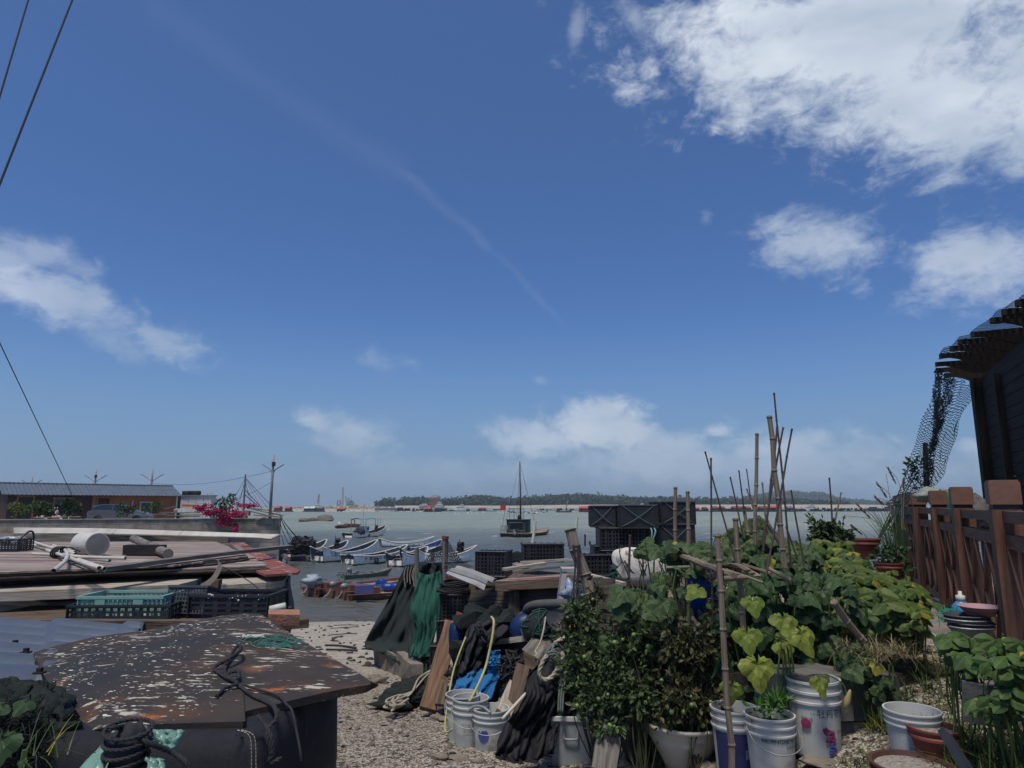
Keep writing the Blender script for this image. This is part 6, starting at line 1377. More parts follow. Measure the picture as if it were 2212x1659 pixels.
# shore ropes and weed on the beach
for i, pts in enumerate([((-20, 690), (80, 688), (150, 690)), ((-40, 712), (60, 706), (150, 700)), ((-70, 860), (30, 862), (140, 868)), ((-60, 760), (60, 750), (140, 748)), ((-80, 830), (40, 835), (130, 850))]):
    px = [KC(x-90, y) for x, y in pts]; MB().tube(smooth_path([WG(*q)+Vector((0, 0, .03)) for q in px], 6), .022 if i in (2, 4) else .013, 6).build('beach_rope', m_rope_d, label=['uppermost dark rope along the waterline', 'second dark rope from the water across the beach', 'thick weedy rope ending at the mesh stand', 'dark rope in the middle of the pale beach', 'rope just above the thick weedy one'][i], cat='rope', group='ropes lying across the beach')
mb = MB()
for k in range(120): px = r.uniform(300, 410); p = WG(px, r.uniform(620, 668)); mb.blob(p+Vector((0, 0, .01)), (r.uniform(.02, .09), r.uniform(.02, .06), .025), k, .5, 2, 6, 4)
mb.build('seaweed', M('dark_seaweed', (.03, .026, .018), (.05, .045, .03), scale=20), kind='stuff', label='dark seaweed bits strewn over the beach', cat='seaweed')
# loose stones, shells and grit in front: real pieces where the camera is close
for nm, mat, n, smin, smax, lab in (('pebbles', M('mixed_pebbles', (.17, .145, .12), (.08, .07, .06), scale=10, island=.5), 4200, .006, .05, 'brown and grey grit and pebbles on the path'), ('shells', M('broken_shells', (.52, .49, .44), (.38, .35, .3), scale=20, island=.35), 3600, .004, .014, 'white broken shells scattered over the gravel')):
    mb = MB()
    for k in range(n):
        x, y = r.uniform(-1.7, 3.4), 3.4+8*r.random()**1.5
        if nm == 'shells' and r.random() < .3: y += 6; x -= 1.5
        s = smin+(smax-smin)*r.random()**(5 if nm == 'pebbles' else 2.5); z = G(x, y)+s*.15; q = Euler((r.uniform(-.5, .5), r.uniform(-.5, .5), r.uniform(0, 6))).to_matrix(); e = [Vector((1, 0, 0)), Vector((0, .75, 0)), Vector((-1, .1, 0)), Vector((-.1, -.8, 0)), Vector((0, 0, .5)), Vector((.1, 0, -.4))]
        mb.add([Vector((x, y, z))+q@(v*s*r.uniform(.7, 1.2)) for v in e], [(0, 1, 4), (1, 2, 4), (2, 3, 4), (3, 0, 4), (1, 0, 5), (2, 1, 5), (3, 2, 5), (0, 3, 5)])
    mb.build(nm, mat, kind='stuff', label=lab, cat=nm)
# ------------------------------------------------------------------ centre shed and what lies on it
m_shedw = wood('dark_shed_boards', (.105, .09, .08), (.055, .048, .043))
cs = thing('board_shed', 'low shed of dark horizontal boards with a flat top of loose planks', 'shed', (.6, 8.6, 2.3))
def bd(a, b, d0, d1, w, t, parent=cs, mat=m_shedw, name='board', up=(0, -1, .2), **k): return MB().plank(D(KC, *a, d0), D(KC, *b, d1), w, t, up=up, jit=.04, seg=5).build(name, mat, parent, **k)
for i in range(6): bd((800, 452+42*i), (1470, 440+42*i), 8.7-.01*(i % 2), 8.15-.012*(i % 2), .225, .02)
for i in range(3): bd((1440, 470+70*i), (1800, 470+70*i), 8.15, 7.3, .32, .02)
bd((1118, 448), (1120, 690), 8.28, 8.28, .13, .05, name='post', mat=m_oldwood); bd((1000, 418), (1560, 392), 8.3, 7.9, .1, .07, name='top_beam', mat=m_oldwood); bd((1010, 442), (1140, 438), 8.25, 8.2, .04, .05, name='batten', mat=m_oldwood)
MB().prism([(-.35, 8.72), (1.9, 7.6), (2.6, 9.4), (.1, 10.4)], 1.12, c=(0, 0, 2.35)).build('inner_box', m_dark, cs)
P = [[Vector((-.45+2.7*i/20, 8.62-.33*i/20*3.0+2.0*j/8, 3.52+.03*noise.noise(Vector((i*.5, j*.7, 0)))+.02)) for i in range(21)] for j in range(9)]
MB().grid(P, th=.02).build('roof_board', m_oldwood, cs)
pinkply = wood('pinkish_ply', (.33, .20, .17), (.21, .14, .12))
for a, b, d0, d1, w, t, mt_, lab in [((1050, 303), (1330, 262), 8.6, 8.9, .09, .03, m_slab, 'pale plank pointing left on top of the low board shed'), ((1170, 255), (1552, 232), 9.2, 8.8, .07, .03, m_slab, 'long thin plank lying highest on the board shed'), ((1120, 320), (1560, 270), 8.5, 8.3, .1, .03, m_greywood, 'grey plank under the long thin one'), ((1060, 372), (1490, 348), 8.5, 8.1, .3, .02, pinkply, 'faded pink plywood on the front of the shed top'),
                              ((1000, 388), (1530, 372), 8.36, 7.95, .05, .03, m_slab, 'bamboo lath along the front edge of the shed top'), ((1140, 268), (1200, 300), 9.0, 8.8, .12, .02, m_deckwood, 'short pale offcut under the stacked crates'), ((1580, 330), (1870, 405), 8.2, 7.4, .06, .04, m_slab, 'thin plank sloping down towards the white foam float'), ((1520, 350), (1700, 372), 8.0, 7.6, .1, .05, m_greywood, 'grey plank behind the leaning bamboo post')]:
    MB().plank(D(KC, *a, d0), D(KC, *b, d1), w, t, jit=.05, seg=6).build('loose_plank', mt_, label=lab, cat='plank', group='planks on top of the board shed')
MB().grid([[D(KC, 1100+9*i, 182+12*j+4*math.sin(i), 10.1-.03*i) for i in range(10)] for j in range(7)], th=.02).build('tarp_piece', m_mesh, smooth=True, label='dark tarpaulin between the two long crates', cat='tarpaulin')
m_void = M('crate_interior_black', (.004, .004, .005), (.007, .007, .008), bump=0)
def crates(K, x0, x1, y0, y1, d, depth, label, n=6, rz=0.0, axis='x', rope=False, lid=0, parent=None):
    """bundle of nested black fish crates: ribs across, lattice on the sides"""
    a, b = D(K, x0, y1, d), D(K, x1, y0, d); w = (b.x-a.x)*.975; h = (b.z-a.z)*.985; c = Vector(((a.x+b.x)/2, d+depth/2, a.z)); t = thing('crate_stack', label, 'crates', c, rz, 'black fish crates piled on the board shed')
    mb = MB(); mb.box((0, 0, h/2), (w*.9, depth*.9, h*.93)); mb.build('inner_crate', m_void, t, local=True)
    mb = MB()
    for i in range(n+1):
        q = -.5+i/n
        if axis == 'x': mb.box((q*w, 0, h/2), (w/n*.18, depth, h)); mb.box((q*w, 0, h*.985), (w/n*.5, depth*1.02, h*.03))
        else: mb.box((0, q*depth, h/2), (w, depth/n*.2, h)); mb.box((0, q*depth, h*.985), (w*1.02, depth/n*.5, h*.03))
    mb.build('rib', m_blkp, t, local=True)
    mb = MB(); m_ = max(8, int(w/.042)); k_ = max(5, int(h/.042))
    if axis == 'x' or lid == 0:
        for i in range(m_): mb.box((w*(-.5+(i+.5)/m_), -depth*.485, h/2), (w/m_*.35, .006, h*.9))
        for j in range(k_): mb.box((0, -depth*.484, h*(j+.5)/k_), (w*.97, .006, h/k_*.35))
    else: mb.box((0, -depth/2, h/2), (w*.95, .02, h*.93))
    for j in range(k_): mb.box((w*.485, 0, h*(j+.5)/k_), (.006, depth*.96, h/k_*.35)); mb.box((-w*.485, 0, h*(j+.5)/k_), (.006, depth*.96, h/k_*.35))
    mb.build('lattice_side', m_blkp, t, local=True)
    mb = MB(); e = .02
    for z in (0, h): mb.tube([(-w/2, -depth/2, z), (w/2, -depth/2, z)], e*.55, 6); mb.tube([(w/2, -depth/2, z), (w/2, depth/2, z)], e*.55, 6)
    for x in (-w/2, w/2): mb.tube([(x, -depth/2, 0), (x, -depth/2, h)], e*.55, 6)
    mb.build('rim', m_blkp, t, local=True)
    if rope:
        mb = MB()
        for s in (-1, 1): mb.tube(smooth_path([(-w*.42*s, -depth/2-.012, h*1.0), (0, -depth/2-.03, h*.48), (w*.42*s, -depth/2-.012, .02)], 4), .004, 5)
        mb.build('binding_rope', M('teal_grey_rope', (.12, .17, .18), (.09, .13, .14), bump=0), t, local=True)
    return t
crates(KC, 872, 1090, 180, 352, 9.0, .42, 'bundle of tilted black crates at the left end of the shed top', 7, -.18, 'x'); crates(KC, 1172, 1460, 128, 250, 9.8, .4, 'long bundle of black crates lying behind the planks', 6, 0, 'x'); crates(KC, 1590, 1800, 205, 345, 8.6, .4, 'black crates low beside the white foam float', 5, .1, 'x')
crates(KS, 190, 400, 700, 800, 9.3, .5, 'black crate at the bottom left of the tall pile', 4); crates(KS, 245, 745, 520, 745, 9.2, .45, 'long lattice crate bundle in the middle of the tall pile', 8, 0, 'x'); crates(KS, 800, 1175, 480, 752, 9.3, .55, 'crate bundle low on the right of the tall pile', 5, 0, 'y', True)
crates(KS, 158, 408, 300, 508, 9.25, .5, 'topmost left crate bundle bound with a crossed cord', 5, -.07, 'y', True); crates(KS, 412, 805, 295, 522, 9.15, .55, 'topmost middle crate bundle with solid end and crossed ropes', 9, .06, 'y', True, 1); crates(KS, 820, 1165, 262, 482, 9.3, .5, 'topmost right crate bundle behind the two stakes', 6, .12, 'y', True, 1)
mb = MB()
for x in (745, 780): mb.rope([D(KS, x, 525, 9.1), D(KS, x+12, 560, 9.0), D(KS, x+5-20*(x > 760), 650, 8.98), D(KS, x+15, 740, 8.98)], .011)
mb.build('hanging_rope', M('pale_teal_rope', (.16, .3, .3), (.12, .22, .22)), smooth=True, label='pale teal rope hanging from the top crates over the middle ones', cat='rope')
for i, (a, b, d) in enumerate([((1022, 1420), (1070, 1035), 10.5), ((1776, 1290), (1806, 968), 10)]): p = pole(KB, a, b, d, d, .026, .018, mat=m_white, label=('pale thin pole in front of the mast boat', 'pale thin pole with dark tip right of the leaning bamboo')[i], cat='pole', name='thin_pole', group='thin pale poles behind the shed')
for i, (x, y0, y1) in enumerate([(1947, 1268, 1480), (1658, 1320, 1480), (2032, 1390, 1465)]): pole(KB, (x, y0), (x, y1), 40, 40, .05, .05, mat=m_dark, label=('tallest dark stake standing in the water by the crates', 'thin stake in the water nearest the leaning bamboo', 'short dark stake in the water')[i], cat='stake', name='water_stake', group='stakes standing in the water')
# foam float
ff = thing('foam_float', 'big white foam float wrapped in dark cord', 'float', D(KS, 700, 1050, 8.1)); c = D(KS, 715, 900, 8.2); mb = MB(); r = random.Random(3)
n, m = 28, 18; vs = []
for j in range(m+1):
    t = PI*j/m
    for i in range(n):
        a = 2*PI*i/n; q = Vector((-math.cos(t), math.sin(t)*math.cos(a), math.sin(t)*math.sin(a))); q = Vector([math.copysign(abs(v)**.55, v) for v in q]); k = 1+.05*noise.noise(q*2)*2; vs.append(c+Vector((q.x*.40, q.y*.23, q.z*(.205-.03*q.x)))*k)
mb.add(vs, [(j*n+i, j*n+(i+1) % n, (j+1)*n+(i+1) % n, (j+1)*n+i) for j in range(m) for i in range(n)]); mb.build('foam_body', M('dirty_white_foam', (.66, .65, .60), (.45, .42, .36), scale=7, bump=.6, bscale=22, c3=(.17, .14, .10), s3=9, t3=.60, w3=.06), ff, smooth=True)
mb = MB()
for x in (-.3, -.1, .12, .3): mb.tube([c+Vector((x+.05*math.sin(2*a), .245*math.cos(a), (.212-.03*x/.4)*math.sin(a))) for a in [2*PI*i/20 for i in range(21)]], .006, 5)
mb.tube([c+Vector((-.39+.78*i/14, -.22, .08*math.sin(i*1.2))) for i in range(15)], .006, 5); mb.tube([c+Vector((-.39+.78*i/14, -.2, -.03-.1*math.sin(i*1.0))) for i in range(15)], .006, 5); mb.build('binding_cord', m_rope_d, ff)
mb = MB()
for k in range(10): mb.blob(D(KS, 375+r.uniform(-15, 20), r.uniform(900, 1040), 7.95), .035, k, .5, 2.5, 7, 5)
mb.build('net_tuft', M('teal_black_net', (.015, .04, .045), (.02, .06, .06), scale=30), ff)
# crates, hose coil, corrugated piece at the left of the shed
crates(KC, 612, 822, 475, 655, 8.7, .4, 'upright black crate under the hose coil', 5); crates(KC, 592, 700, 655, 820, 8.9, .35, 'black crate below the one with the hose coil', 4); crates(KC, 545, 640, 826, 962, 9.0, .3, 'lowest black crate at the foot of the mesh stand', 4)
hc = MB(); c = D(KC, 715, 455, 8.75)
for k in range(11): rr = .21-.006*k; hc.tube([c+Vector((rr*math.cos(a)*(1+.1*math.sin(k)), .17*math.sin(a), .012*k+.012*math.sin(a*2+k))) for a in [2*PI*i/24 for i in range(25)]], .012, 6, cap=False)
hc.build('hose_coil', m_black, smooth=True, label='coil of black hose on top of the upright crate', cat='hose')
P = [[D(KC, *q, d) for q, d in zip(pts, (8.2, 8.3, 8.3, 8.4, 8.42, 8.5))] for pts in ([(652, 335), (668, 318), (690, 300), (712, 302), (725, 285), (740, 284)], [(740, 372), (760, 350), (790, 328), (806, 338), (826, 312), (842, 313)], [(840, 412), (865, 385), (885, 362), (898, 375), (910, 345), (925, 345)], [(912, 450), (925, 412), (940, 385), (965, 400), (985, 370), (1003, 375)])]
MB().grid([[p for q in zip(row[:-1], row[1:]) for p in (q[0], q[0].lerp(q[1], .5))]+[row[-1]] for row in P], th=.012).build('corrugated_piece', M('grey_fibre_sheet', (.36, .37, .37), (.25, .25, .245), scale=4, c3=(.22, .13, .09), s3=3, t3=.6, w3=.05), label='bent piece of pale grey corrugated roofing leaning on the shed corner', cat='roofing sheet')
# timber and cloth heap
def timber(a, b, da, db, w, t, label, mat=None, name='leaning_plank', up=(0, -1, .1), K=KC, group=None): return MB().plank(D(K, *a, da), D(K, *b, db), w, t, up=up, jit=.05, seg=6).build(name, mat or m_oldwood, label=label, cat='plank', group=group)
timber((700, 668), (530, 1262), 8.0, 7.35, .17, .08, 'thick brown timber leaning beside the black jacket', wood('warm_brown_timber', (.19, .115, .075), (.10, .065, .045)), 'leaning_timber'); timber((985, 800), (1260, 765), 7.2, 7.0, .05, .03, 'short thin plank under the netted buoy', m_slab); timber((1105, 720), (1200, 628), 7.4, 7.3, .14, .03, 'pale grey board end left of the blue float', m_metal, up=(0, -1, .6))
timber((1420, 690), (1240, 900), 7.0, 6.7, .22, .03, 'wide grey plank leaning down behind the rope knot', m_greywood, up=(0, -.7, .7)); timber((1185, 905), (1290, 965), 6.7, 6.5, .1, .05, 'short brown plank crossing under the wide grey one', m_oldwood); timber((1180, 960), (1100, 1290), 6.5, 6.2, .12, .04, 'brown plank standing behind the dark sack', m_oldwood, up=(0, -1, .1)); timber((1125, 1100), (1040, 1300), 6.5, 6.1, .13, .06, 'bleached driftwood slab right of the blue cloth', m_slab)
timber((660, 960), (610, 1230), 7.7, 7.3, .09, .04, 'thin brown board right of the leaning timber', m_oldwood)
timber((1795, 1238), (1730, 1680), 4.95, 4.75, .16, .025, 'grey weathered board leaning in front of the tomatoes', m_greywood, up=(0, -1, .15))
MB().box(D(KC, 790, 700, 7.7), (.3, .03, .24), (0, .35, 0)).build('red_board', M('faded_red_plastic', (.32, .09, .07), (.25, .07, .06), scale=5), label='faded red panel behind the black jacket', cat='panel')
mj = M('black_jacket_cloth', (.014, .014, .017), (.026, .026, .03), scale=5, rough=.8, bump=.5, bscale=14, bdist=.02)
jk = sheet('black_jacket', mj, [([(840, 650), (940, 612), (1090, 660)], 7.6, 7.3), ([(800, 720), (930, 700), (1050, 740)], 7.2, 7.1), ([(770, 830), (860, 820), (950, 840)], 7.1, 7.0), ([(755, 930), (840, 940), (915, 950)], 7.0, 6.95), ([(742, 1010), (800, 1030), (880, 1032)], 6.95, 6.9)], amp=.085, fr=7, seed=5, nx=40, ny=36, label='crumpled black jacket hung over the heap above the blue cloth', cat='jacket')
sheet('sleeve', mj, [([(850, 690), (900, 680)], 7.0, 6.95), ([(870, 740), (930, 750)], 6.9, 6.85), ([(900, 790), (950, 810)], 6.85, 6.8)], jk, amp=.06, fr=4, seed=9); MB().tube([D(KC, 652+10*i, 1010-8*math.sin(i*.6)+16*(i % 2), 7.0) for i in range(10)], .03).build('strap', m_black, jk)
mb = MB(); r = random.Random(12)
for k in range(16): mb.blob(D(KC, r.uniform(800, 1090), r.uniform(650, 1180), r.uniform(7.3, 7.8)), (.2, .14, .16), k, .4, 2, 9, 7)
mb.build('dark_rubbish', m_netd, label='dark bundled nets and rags filling the heap behind the blue cloth', cat='rags')
sheet('blue_cloth', M('bright_blue_cloth', (.018, .13, .32), (.014, .10, .25), scale=3, rough=.85, bump=.3), [([(745, 1045), (860, 990), (1025, 965)], 6.95, 6.85), ([(720, 1090), (860, 1070), (1015, 1060)], 6.8, 6.75), ([(690, 1150), (830, 1150), (985, 1120)], 6.7, 6.6), ([(655, 1205), (820, 1225), (965, 1190)], 6.6, 6.5)], amp=.045, fr=7, seed=15, nx=40, ny=24, label='bright blue cloth hanging below the black jacket', cat='cloth')
sheet('blue_mesh', netmat('blue_mesh_net', (.02, .16, .4), 30, .3, diamond=False), [([(935, 860), (1025, 850)], 6.88, 6.85), ([(930, 960), (1028, 970)], 6.8, 6.75)], amp=.03, th=0, label='scrap of blue mesh beside the black rope heap', cat='mesh')
def hosew(pts, r_, mat, name, label, cat, K=KC): MB().tube(smooth_path([D(K, x, y, d) for x, y, d in pts], 8), r_, 8).build(name, mat, smooth=True, label=label, cat=cat)
m_navy = M('navy_plastic', (.008, .022, .085), (.012, .028, .11), rough=.45)
m_hose = M('yellow_hose', (.42, .39, .18), (.30, .28, .14), scale=9, rough=.5)
MB().blob(D(KC, 728, 800, 7.5), (.09, .06, .2), 4, .2, 2, 12, 9).build('blue_bag', m_navy, smooth=True, label='small dark blue bag behind the leaning timber', cat='bag')
hosew([(965, 628, 6.95), (982, 660, 6.8), (972, 760, 6.72), (950, 870, 6.66), (925, 970, 6.6), (880, 1080, 6.45), (815, 1205, 6.2)], .012, m_hose, 'yellow_hose', 'yellow hose running down over the jacket into the white pail', 'hose'); hosew([(790, 765, 7.1), (745, 880, 7.0), (705, 1000, 6.9), (678, 1140, 6.6), (655, 1300, 6.4), (648, 1395, 6.2), (668, 1415, 6.15), (695, 1395, 6.1)], .009, m_hose, 'pale_hose', 'pale hose hanging left of the blue cloth to the ground', 'hose')
hosew([(800, 1275, 6.0), (850, 1238, 6.0), (910, 1245, 5.95), (960, 1285, 5.9)], .012, m_metal, 'grey_hose', 'grey hose arching out of the front pail', 'hose'); hosew([(1040, 1325, 5.75), (1200, 1150, 5.95)], .013, m_pvc, 'white_stick', 'white pipe standing slantwise in the labelled pail', 'pipe')
mb = MB(); r = random.Random(21)
for k in range(70):
    a = D(KC, r.uniform(1040, 1200), r.uniform(850, 1000), r.uniform(6.6, 6.9)); b = D(KC, r.uniform(1030, 1190), r.uniform(950, 1110), r.uniform(6.55, 6.8)); mb.tube(smooth_path([a, a.lerp(b, .4)+rdir(r)*.08, a.lerp(b, .75)+rdir(r)*.08, b], 4), .008, 4)
mb.build('rope_heap', m_rope_d, label='tangled heap of thin black rope right of the blue mesh', cat='rope')
# floats, tyre tube, basin behind
c = D(KC, 1205, 722, 7.2); MB().lathe([(0, -.1), (.1, -.1), (.16, -.06), (.18, 0), (.16, .06), (.1, .1), (.03, .1), (.03, .13), (0, .13)], c, 22, rot=frame((0, 0, 1), (0, -1, .15))).build('blue_float', m_navy, smooth=True, label='round dark blue float left of the netted buoy', cat='float')
nb = thing('netted_buoy', 'round buoy wrapped in dark green net with a pale cord', 'buoy', D(KC, 1305, 800, 7.0)); c = D(KC, 1305, 712, 7.0); MB().blob(c, (.2, .17, .17), 2, .08, 1, 18, 12).build('buoy_body', m_netd, nb, smooth=True); mb = MB(); r = random.Random(2)
for k in range(46):
    ax = rdir(r); u = ax.orthogonal().normalized(); v = ax.cross(u); rr = r.uniform(.75, 1.04); mb.tube([c+(u*math.cos(a)+v*math.sin(a)+ax*r.uniform(-.1, .1))*.19*rr for a in [2*PI*i/14 for i in range(r.randint(7, 15))]], .0055, 4)
mb.build('green_net', M('dark_green_twine', (.03, .075, .06), (.02, .05, .045)), nb); mb = MB(); mb.tube(smooth_path([D(KC, x, y, d) for x, y, d in ((1335, 628, 6.8), (1320, 720, 6.72), (1295, 810, 6.65), (1265, 860, 6.6), (1275, 880, 6.55), (1262, 900, 6.5))], 5), .008, 6); mb.build('pale_cord', m_rope_p, nb)
hosew([(1205, 625, 7.3), (1212, 575, 7.2), (1260, 548, 7.1), (1340, 540, 7.05), (1450, 538, 7.0), (1600, 542, 6.9)], .048, M('grey_foam_tube', (.085, .088, .09), (.06, .062, .064), scale=8), 'foam_tube', 'thick dark grey tube bent over the heap', 'tube')
MB().lathe([(.25, 0), (.25, .03), (.14, .05), (.10, .13), (.04, .15), (.035, .2), (0, .2)], D(KC, 1500, 690, 6.9), 24, rot=(.35, .3, 0)).build('black_hopper', m_blkp, smooth=True, label='black round hopper lid under the thick grey tube', cat='lid')
MB().lathe([(.09, 0), (.17, .08), (.185, .085), (.18, .095), (.16, .09), (.085, .01), (0, .008)], D(KC, 1560, 748, 6.5), 28).build('red_basin', M('faded_red_basin', (.34, .09, .06), (.28, .08, .055), scale=5), smooth=True, label='faded red plastic basin right of the netted buoy', cat='basin')
# plastic stool, bag, leaning bamboo post
stl = thing('plastic_stool', 'light grey plastic stool standing on the heap beside the bamboo post', 'stool', D(KC, 1525, 520, 7.4)); m_stool = M('grey_stool_plastic', (.36, .37, .38), (.3, .31, .32), rough=.5)
tz = D(KC, 1525, 300, 7.4); MB().box(tz, (.26, .22, .03), jit=.003).build('seat', m_stool, stl)
for sx in (-1, 1):
    for sy in (-1, 1): MB().plank(tz+Vector((sx*.1, sy*.09, -.01)), tz+Vector((sx*.18, sy*.14, -.56)), .05, .02, up=(0, 1, 0)).build('leg', m_stool, stl)
MB().box(tz+Vector((0, -.12, -.32)), (.3, .015, .035)).build('crossbar', m_stool, stl)
MB().blob(D(KC, 1528, 470, 7.2), (.12, .09, .1), 6, .4, 2.2, 14, 10).build('plastic_bag', M('pale_blue_film', (.3, .36, .48), (.22, .28, .4), rough=.25, bump=.6, bscale=10, bdist=.03), smooth=True, label='pale blue plastic bag between the stool legs', cat='bag')
pole(KC, (1512, 25), (1635, 500), 7.0, 6.9, .055, .06, 'bamboo_post', wood('grey_bamboo', (.22, .185, .15), (.14, .12, .10)), label='thick leaning bamboo post with black cord, left of the tall crate pile', cat='bamboo post', knots=.22, n=12)
mb = MB(); mb.tube([D(KC, 1545+24*math.cos(a), 138+6*math.sin(a)+a, 6.9-.05*math.sin(a)) for a in [PI*i/6 for i in range(25)]], .009, 5)
for x in (1532, 1552, 1560): mb.tube(smooth_path([D(KC, x, 140, 6.85), D(KC, x+4, 300, 6.8), D(KC, x-6, 450, 6.75), D(KC, x+10, 640, 6.7)], 4), .009, 5)
mb.build('tied_cord', m_rope_d, label='black cords tied to the leaning bamboo post and hanging down', cat='cord')
# ------------------------------------------------------------------ pails
def pail(base, label, R=.145, H=.36, rz=0, mat=None, band=None, texts=(), handle=True, fill=None, tilt=None, cat='pail', n=36, group='white plastic pails'):
    t = thing('plastic_pail', label, cat, base, rz, group); m = mat or m_pail; r0 = R*.86
    prof = [(0, 0), (r0*.96, 0), (r0, .012), (R*.965, H*.70), (R*1.03, H*.705), (R*1.03, H*.735), (R*.975, H*.74), (R*.98, H*.83), (R*1.035, H*.835), (R*1.035, H*.865), (R*.985, H*.87), (R, H*.965), (R*1.045, H*.97), (R*1.045, H), (R*.97, H), (R*.95, H*.9), (r0*.9, .03), (0, .03)]
    MB().lathe(prof, (0, 0, 0), n).build('body', m, t, smooth=False, local=True)
    def on(a, z, o=.0025): rr = r0+(R*.965-r0)*(z/(H*.7))+o; return Vector((rr*math.sin(a), -rr*math.cos(a), z))
    if band: z0, z1, c, a0, a1 = band; MB().grid([[on(lerp(a0, a1, i/24), z) for i in range(25)] for z in (z0*H, z1*H)], th=0).build('printed_band', c, t, local=True)
    for s, z, size, a0, mt_ in texts:
        vs, fs = text_faces(s, size); w = max(v.x for v in vs) if vs else 1; mb = MB(); mb.add([on(a0+(v.x-w/2)/R, z*H+v.y, .004) for v in vs], fs); mb.build('printed_letters', mt_, t, local=True)
    if handle:
        mb = MB(); mb.tube(smooth_path([(R*1.04, 0, H*.8), (R*1.02, -R*.7, H*.62), (R*.5, -R*1.12, H*.5), (-R*.3, -R*1.14, H*.48), (-R*.95, -R*.7, H*.6), (-R*1.04, 0, H*.8)], 5), .004, 5); mb.build('handle', m_metal, t, local=True)
    if fill: MB().lathe([(R*.93, H*.82), (R*.5, H*.86), (0, H*.87)], (0, 0, 0), n).build('soil', fill, t, local=True)
    return t
m_pail = M('off_white_pail', (.47, .49, .48), (.38, .39, .38), scale=3, rough=.5, c3=(.21, .175, .13), s3=5, t3=.55, w3=.16, bump=.15); m_soil = M('dark_soil', (.04, .032, .025), (.07, .055, .04), scale=20, bump=1)
m_ink = M('faded_black_print', (.05, .05, .06), (.1, .1, .1), scale=20, bump=0); m_inkb = M('blue_print', (.04, .06, .22), (.06, .08, .26), scale=20, bump=0); m_inkr = M('magenta_print', (.22, .03, .10), (.16, .03, .08), scale=20, bump=0); m_violet = M('violet_blue_band', (.02, .022, .08), (.03, .032, .11), scale=8, bump=0)
def PG(K, x, y): return WG(*K(x, y))
pail(PG(KC, 770, 1460), 'empty white pail standing behind the one with printed text', .15, .37); pail(PG(KC, 820, 1495), 'white pail with lines of small print, front left of the pair', .152, .37, 0, texts=[('COLOR FIESTA SUPERIOR', .50, .016, .1, m_ink), ('INTERIOR WALL PAINT', .43, .016, .1, m_ink), ('NET WEIGHT 20 KG', .36, .016, .1, m_ink), ('STORE IN A DRY PLACE', .29, .014, .1, m_ink)])
b3 = pail(PG(KC, 960, 1520), 'shorter white pail with a round blue mark and a white pipe in it', .148, .31, -.2); mb = MB(); mb.lathe([(.045, 0), (.05, .002), (0, .003)], (0, 0, 0), 20)
m_ = [Vector((.136*math.sin(-.25+v.x/.136), -.139*math.cos(-.25+v.x/.136), .13+v.y)) for v in mb.v]; b_ = MB(); b_.add(m_, mb.f); b_.build('round_mark', m_inkb, b3, local=True)
# black cloth-covered mound with rope loop
sack = sheet('black_cloth_mound', M('thin_black_cloth', (.007, .007, .010), (.014, .014, .018), scale=8, rough=.75, bump=.5, bscale=18, bdist=.02), [([(1290, 945), (1380, 905), (1500, 950)], 5.75, 5.9), ([(1205, 1035), (1370, 1010), (1545, 1090)], 5.6, 5.8), ([(1195, 1160), (1350, 1160), (1545, 1210)], 5.4, 5.7), ([(1120, 1290), (1300, 1320), (1470, 1330)], 5.35, 5.6), ([(1040, 1420), (1250, 1450), (1430, 1420)], 5.35, 5.5), ([(985, 1540), (1200, 1590), (1400, 1520)], 5.3, 5.4), ([(1000, 1585), (1180, 1625), (1390, 1560)], 5.25, 5.4)], amp=.05, fr=8, seed=31, nx=54, ny=60, label='mound covered by thin black cloth between the pails and the cooler box', cat='covered heap')
mb = MB()
mb.rope([D(KC, *q, 5.5) for q in ((1345, 890), (1318, 930), (1292, 1000), (1300, 1042), (1335, 1058), (1375, 1040), (1410, 990), (1445, 920), (1455, 880), (1430, 865))], .019); mb.rope([D(KC, *q, 5.7) for q in ((1370, 880), (1400, 810), (1450, 775), (1480, 765), (1500, 790))], .019); mb.build('rope_loop', m_rope_p, smooth=True, label='loop of thick pale rope hanging over the black cloth mound', cat='rope')
mb = MB(); c = D(KC, 1395, 875, 5.55); r = random.Random(7)
for k in range(9): ax = rdir(r); u = ax.orthogonal().normalized(); v = ax.cross(u); mb.rope([c+(u*math.cos(a)*.07+v*math.sin(a)*.06)+ax*.02*math.sin(a*2) for a in [2*PI*i/8 for i in range(9)]], .012)
for x in (1430, 1445, 1460): mb.tube(smooth_path([D(KC, x, 900, 5.6), D(KC, x+20, 1000, 5.55), D(KC, x, 1120, 5.5), D(KC, x-10, 1280, 5.45)], 5), .008, 5)
mb.build('rope_knot', M('grey_green_rope', (.14, .17, .15), (.09, .11, .10), scale=20), smooth=True, label='knotted bundle of grey green rope on top of the black mound', cat='rope')
# cooler box
cb = thing('cooler_box', 'light grey cooler box without lid under the dark planter', 'cooler box', PG(KC, 1510, 1640), -.08); m_cool = M('grey_cooler_plastic', (.3, .32, .33), (.24, .26, .27), scale=4, rough=.5); w, h = .285, .33; mb = MB()
mb.box((0, .1, h/2), (w, .24, h), taper=1.06); mb.build('body', m_cool, cb, local=True); mb = MB()
for sx in (-1, 1): mb.box((sx*w*.525, .1, h+.004), (.02, .28, .03))
for sy in (-1, 1): mb.box((0, .1+sy*.13, h+.0045), (w*1.1, .02, .03))
mb.build('rim', M('white_cooler_rim', (.6, .61, .58), (.5, .5, .48)), cb, local=True); MB().tube(smooth_path([(-.05, -.035, h*.82), (-.05, -.045, h*.66), (-.04, -.05, h*.6), (.04, -.05, h*.6), (.05, -.045, h*.66), (.05, -.035, h*.82)], 4), .008).build('handle', m_cool, cb, local=True); MB().box((0, .1, h+.0), (w*.98, .22, .01)).build('inside', m_dark, cb, local=True)
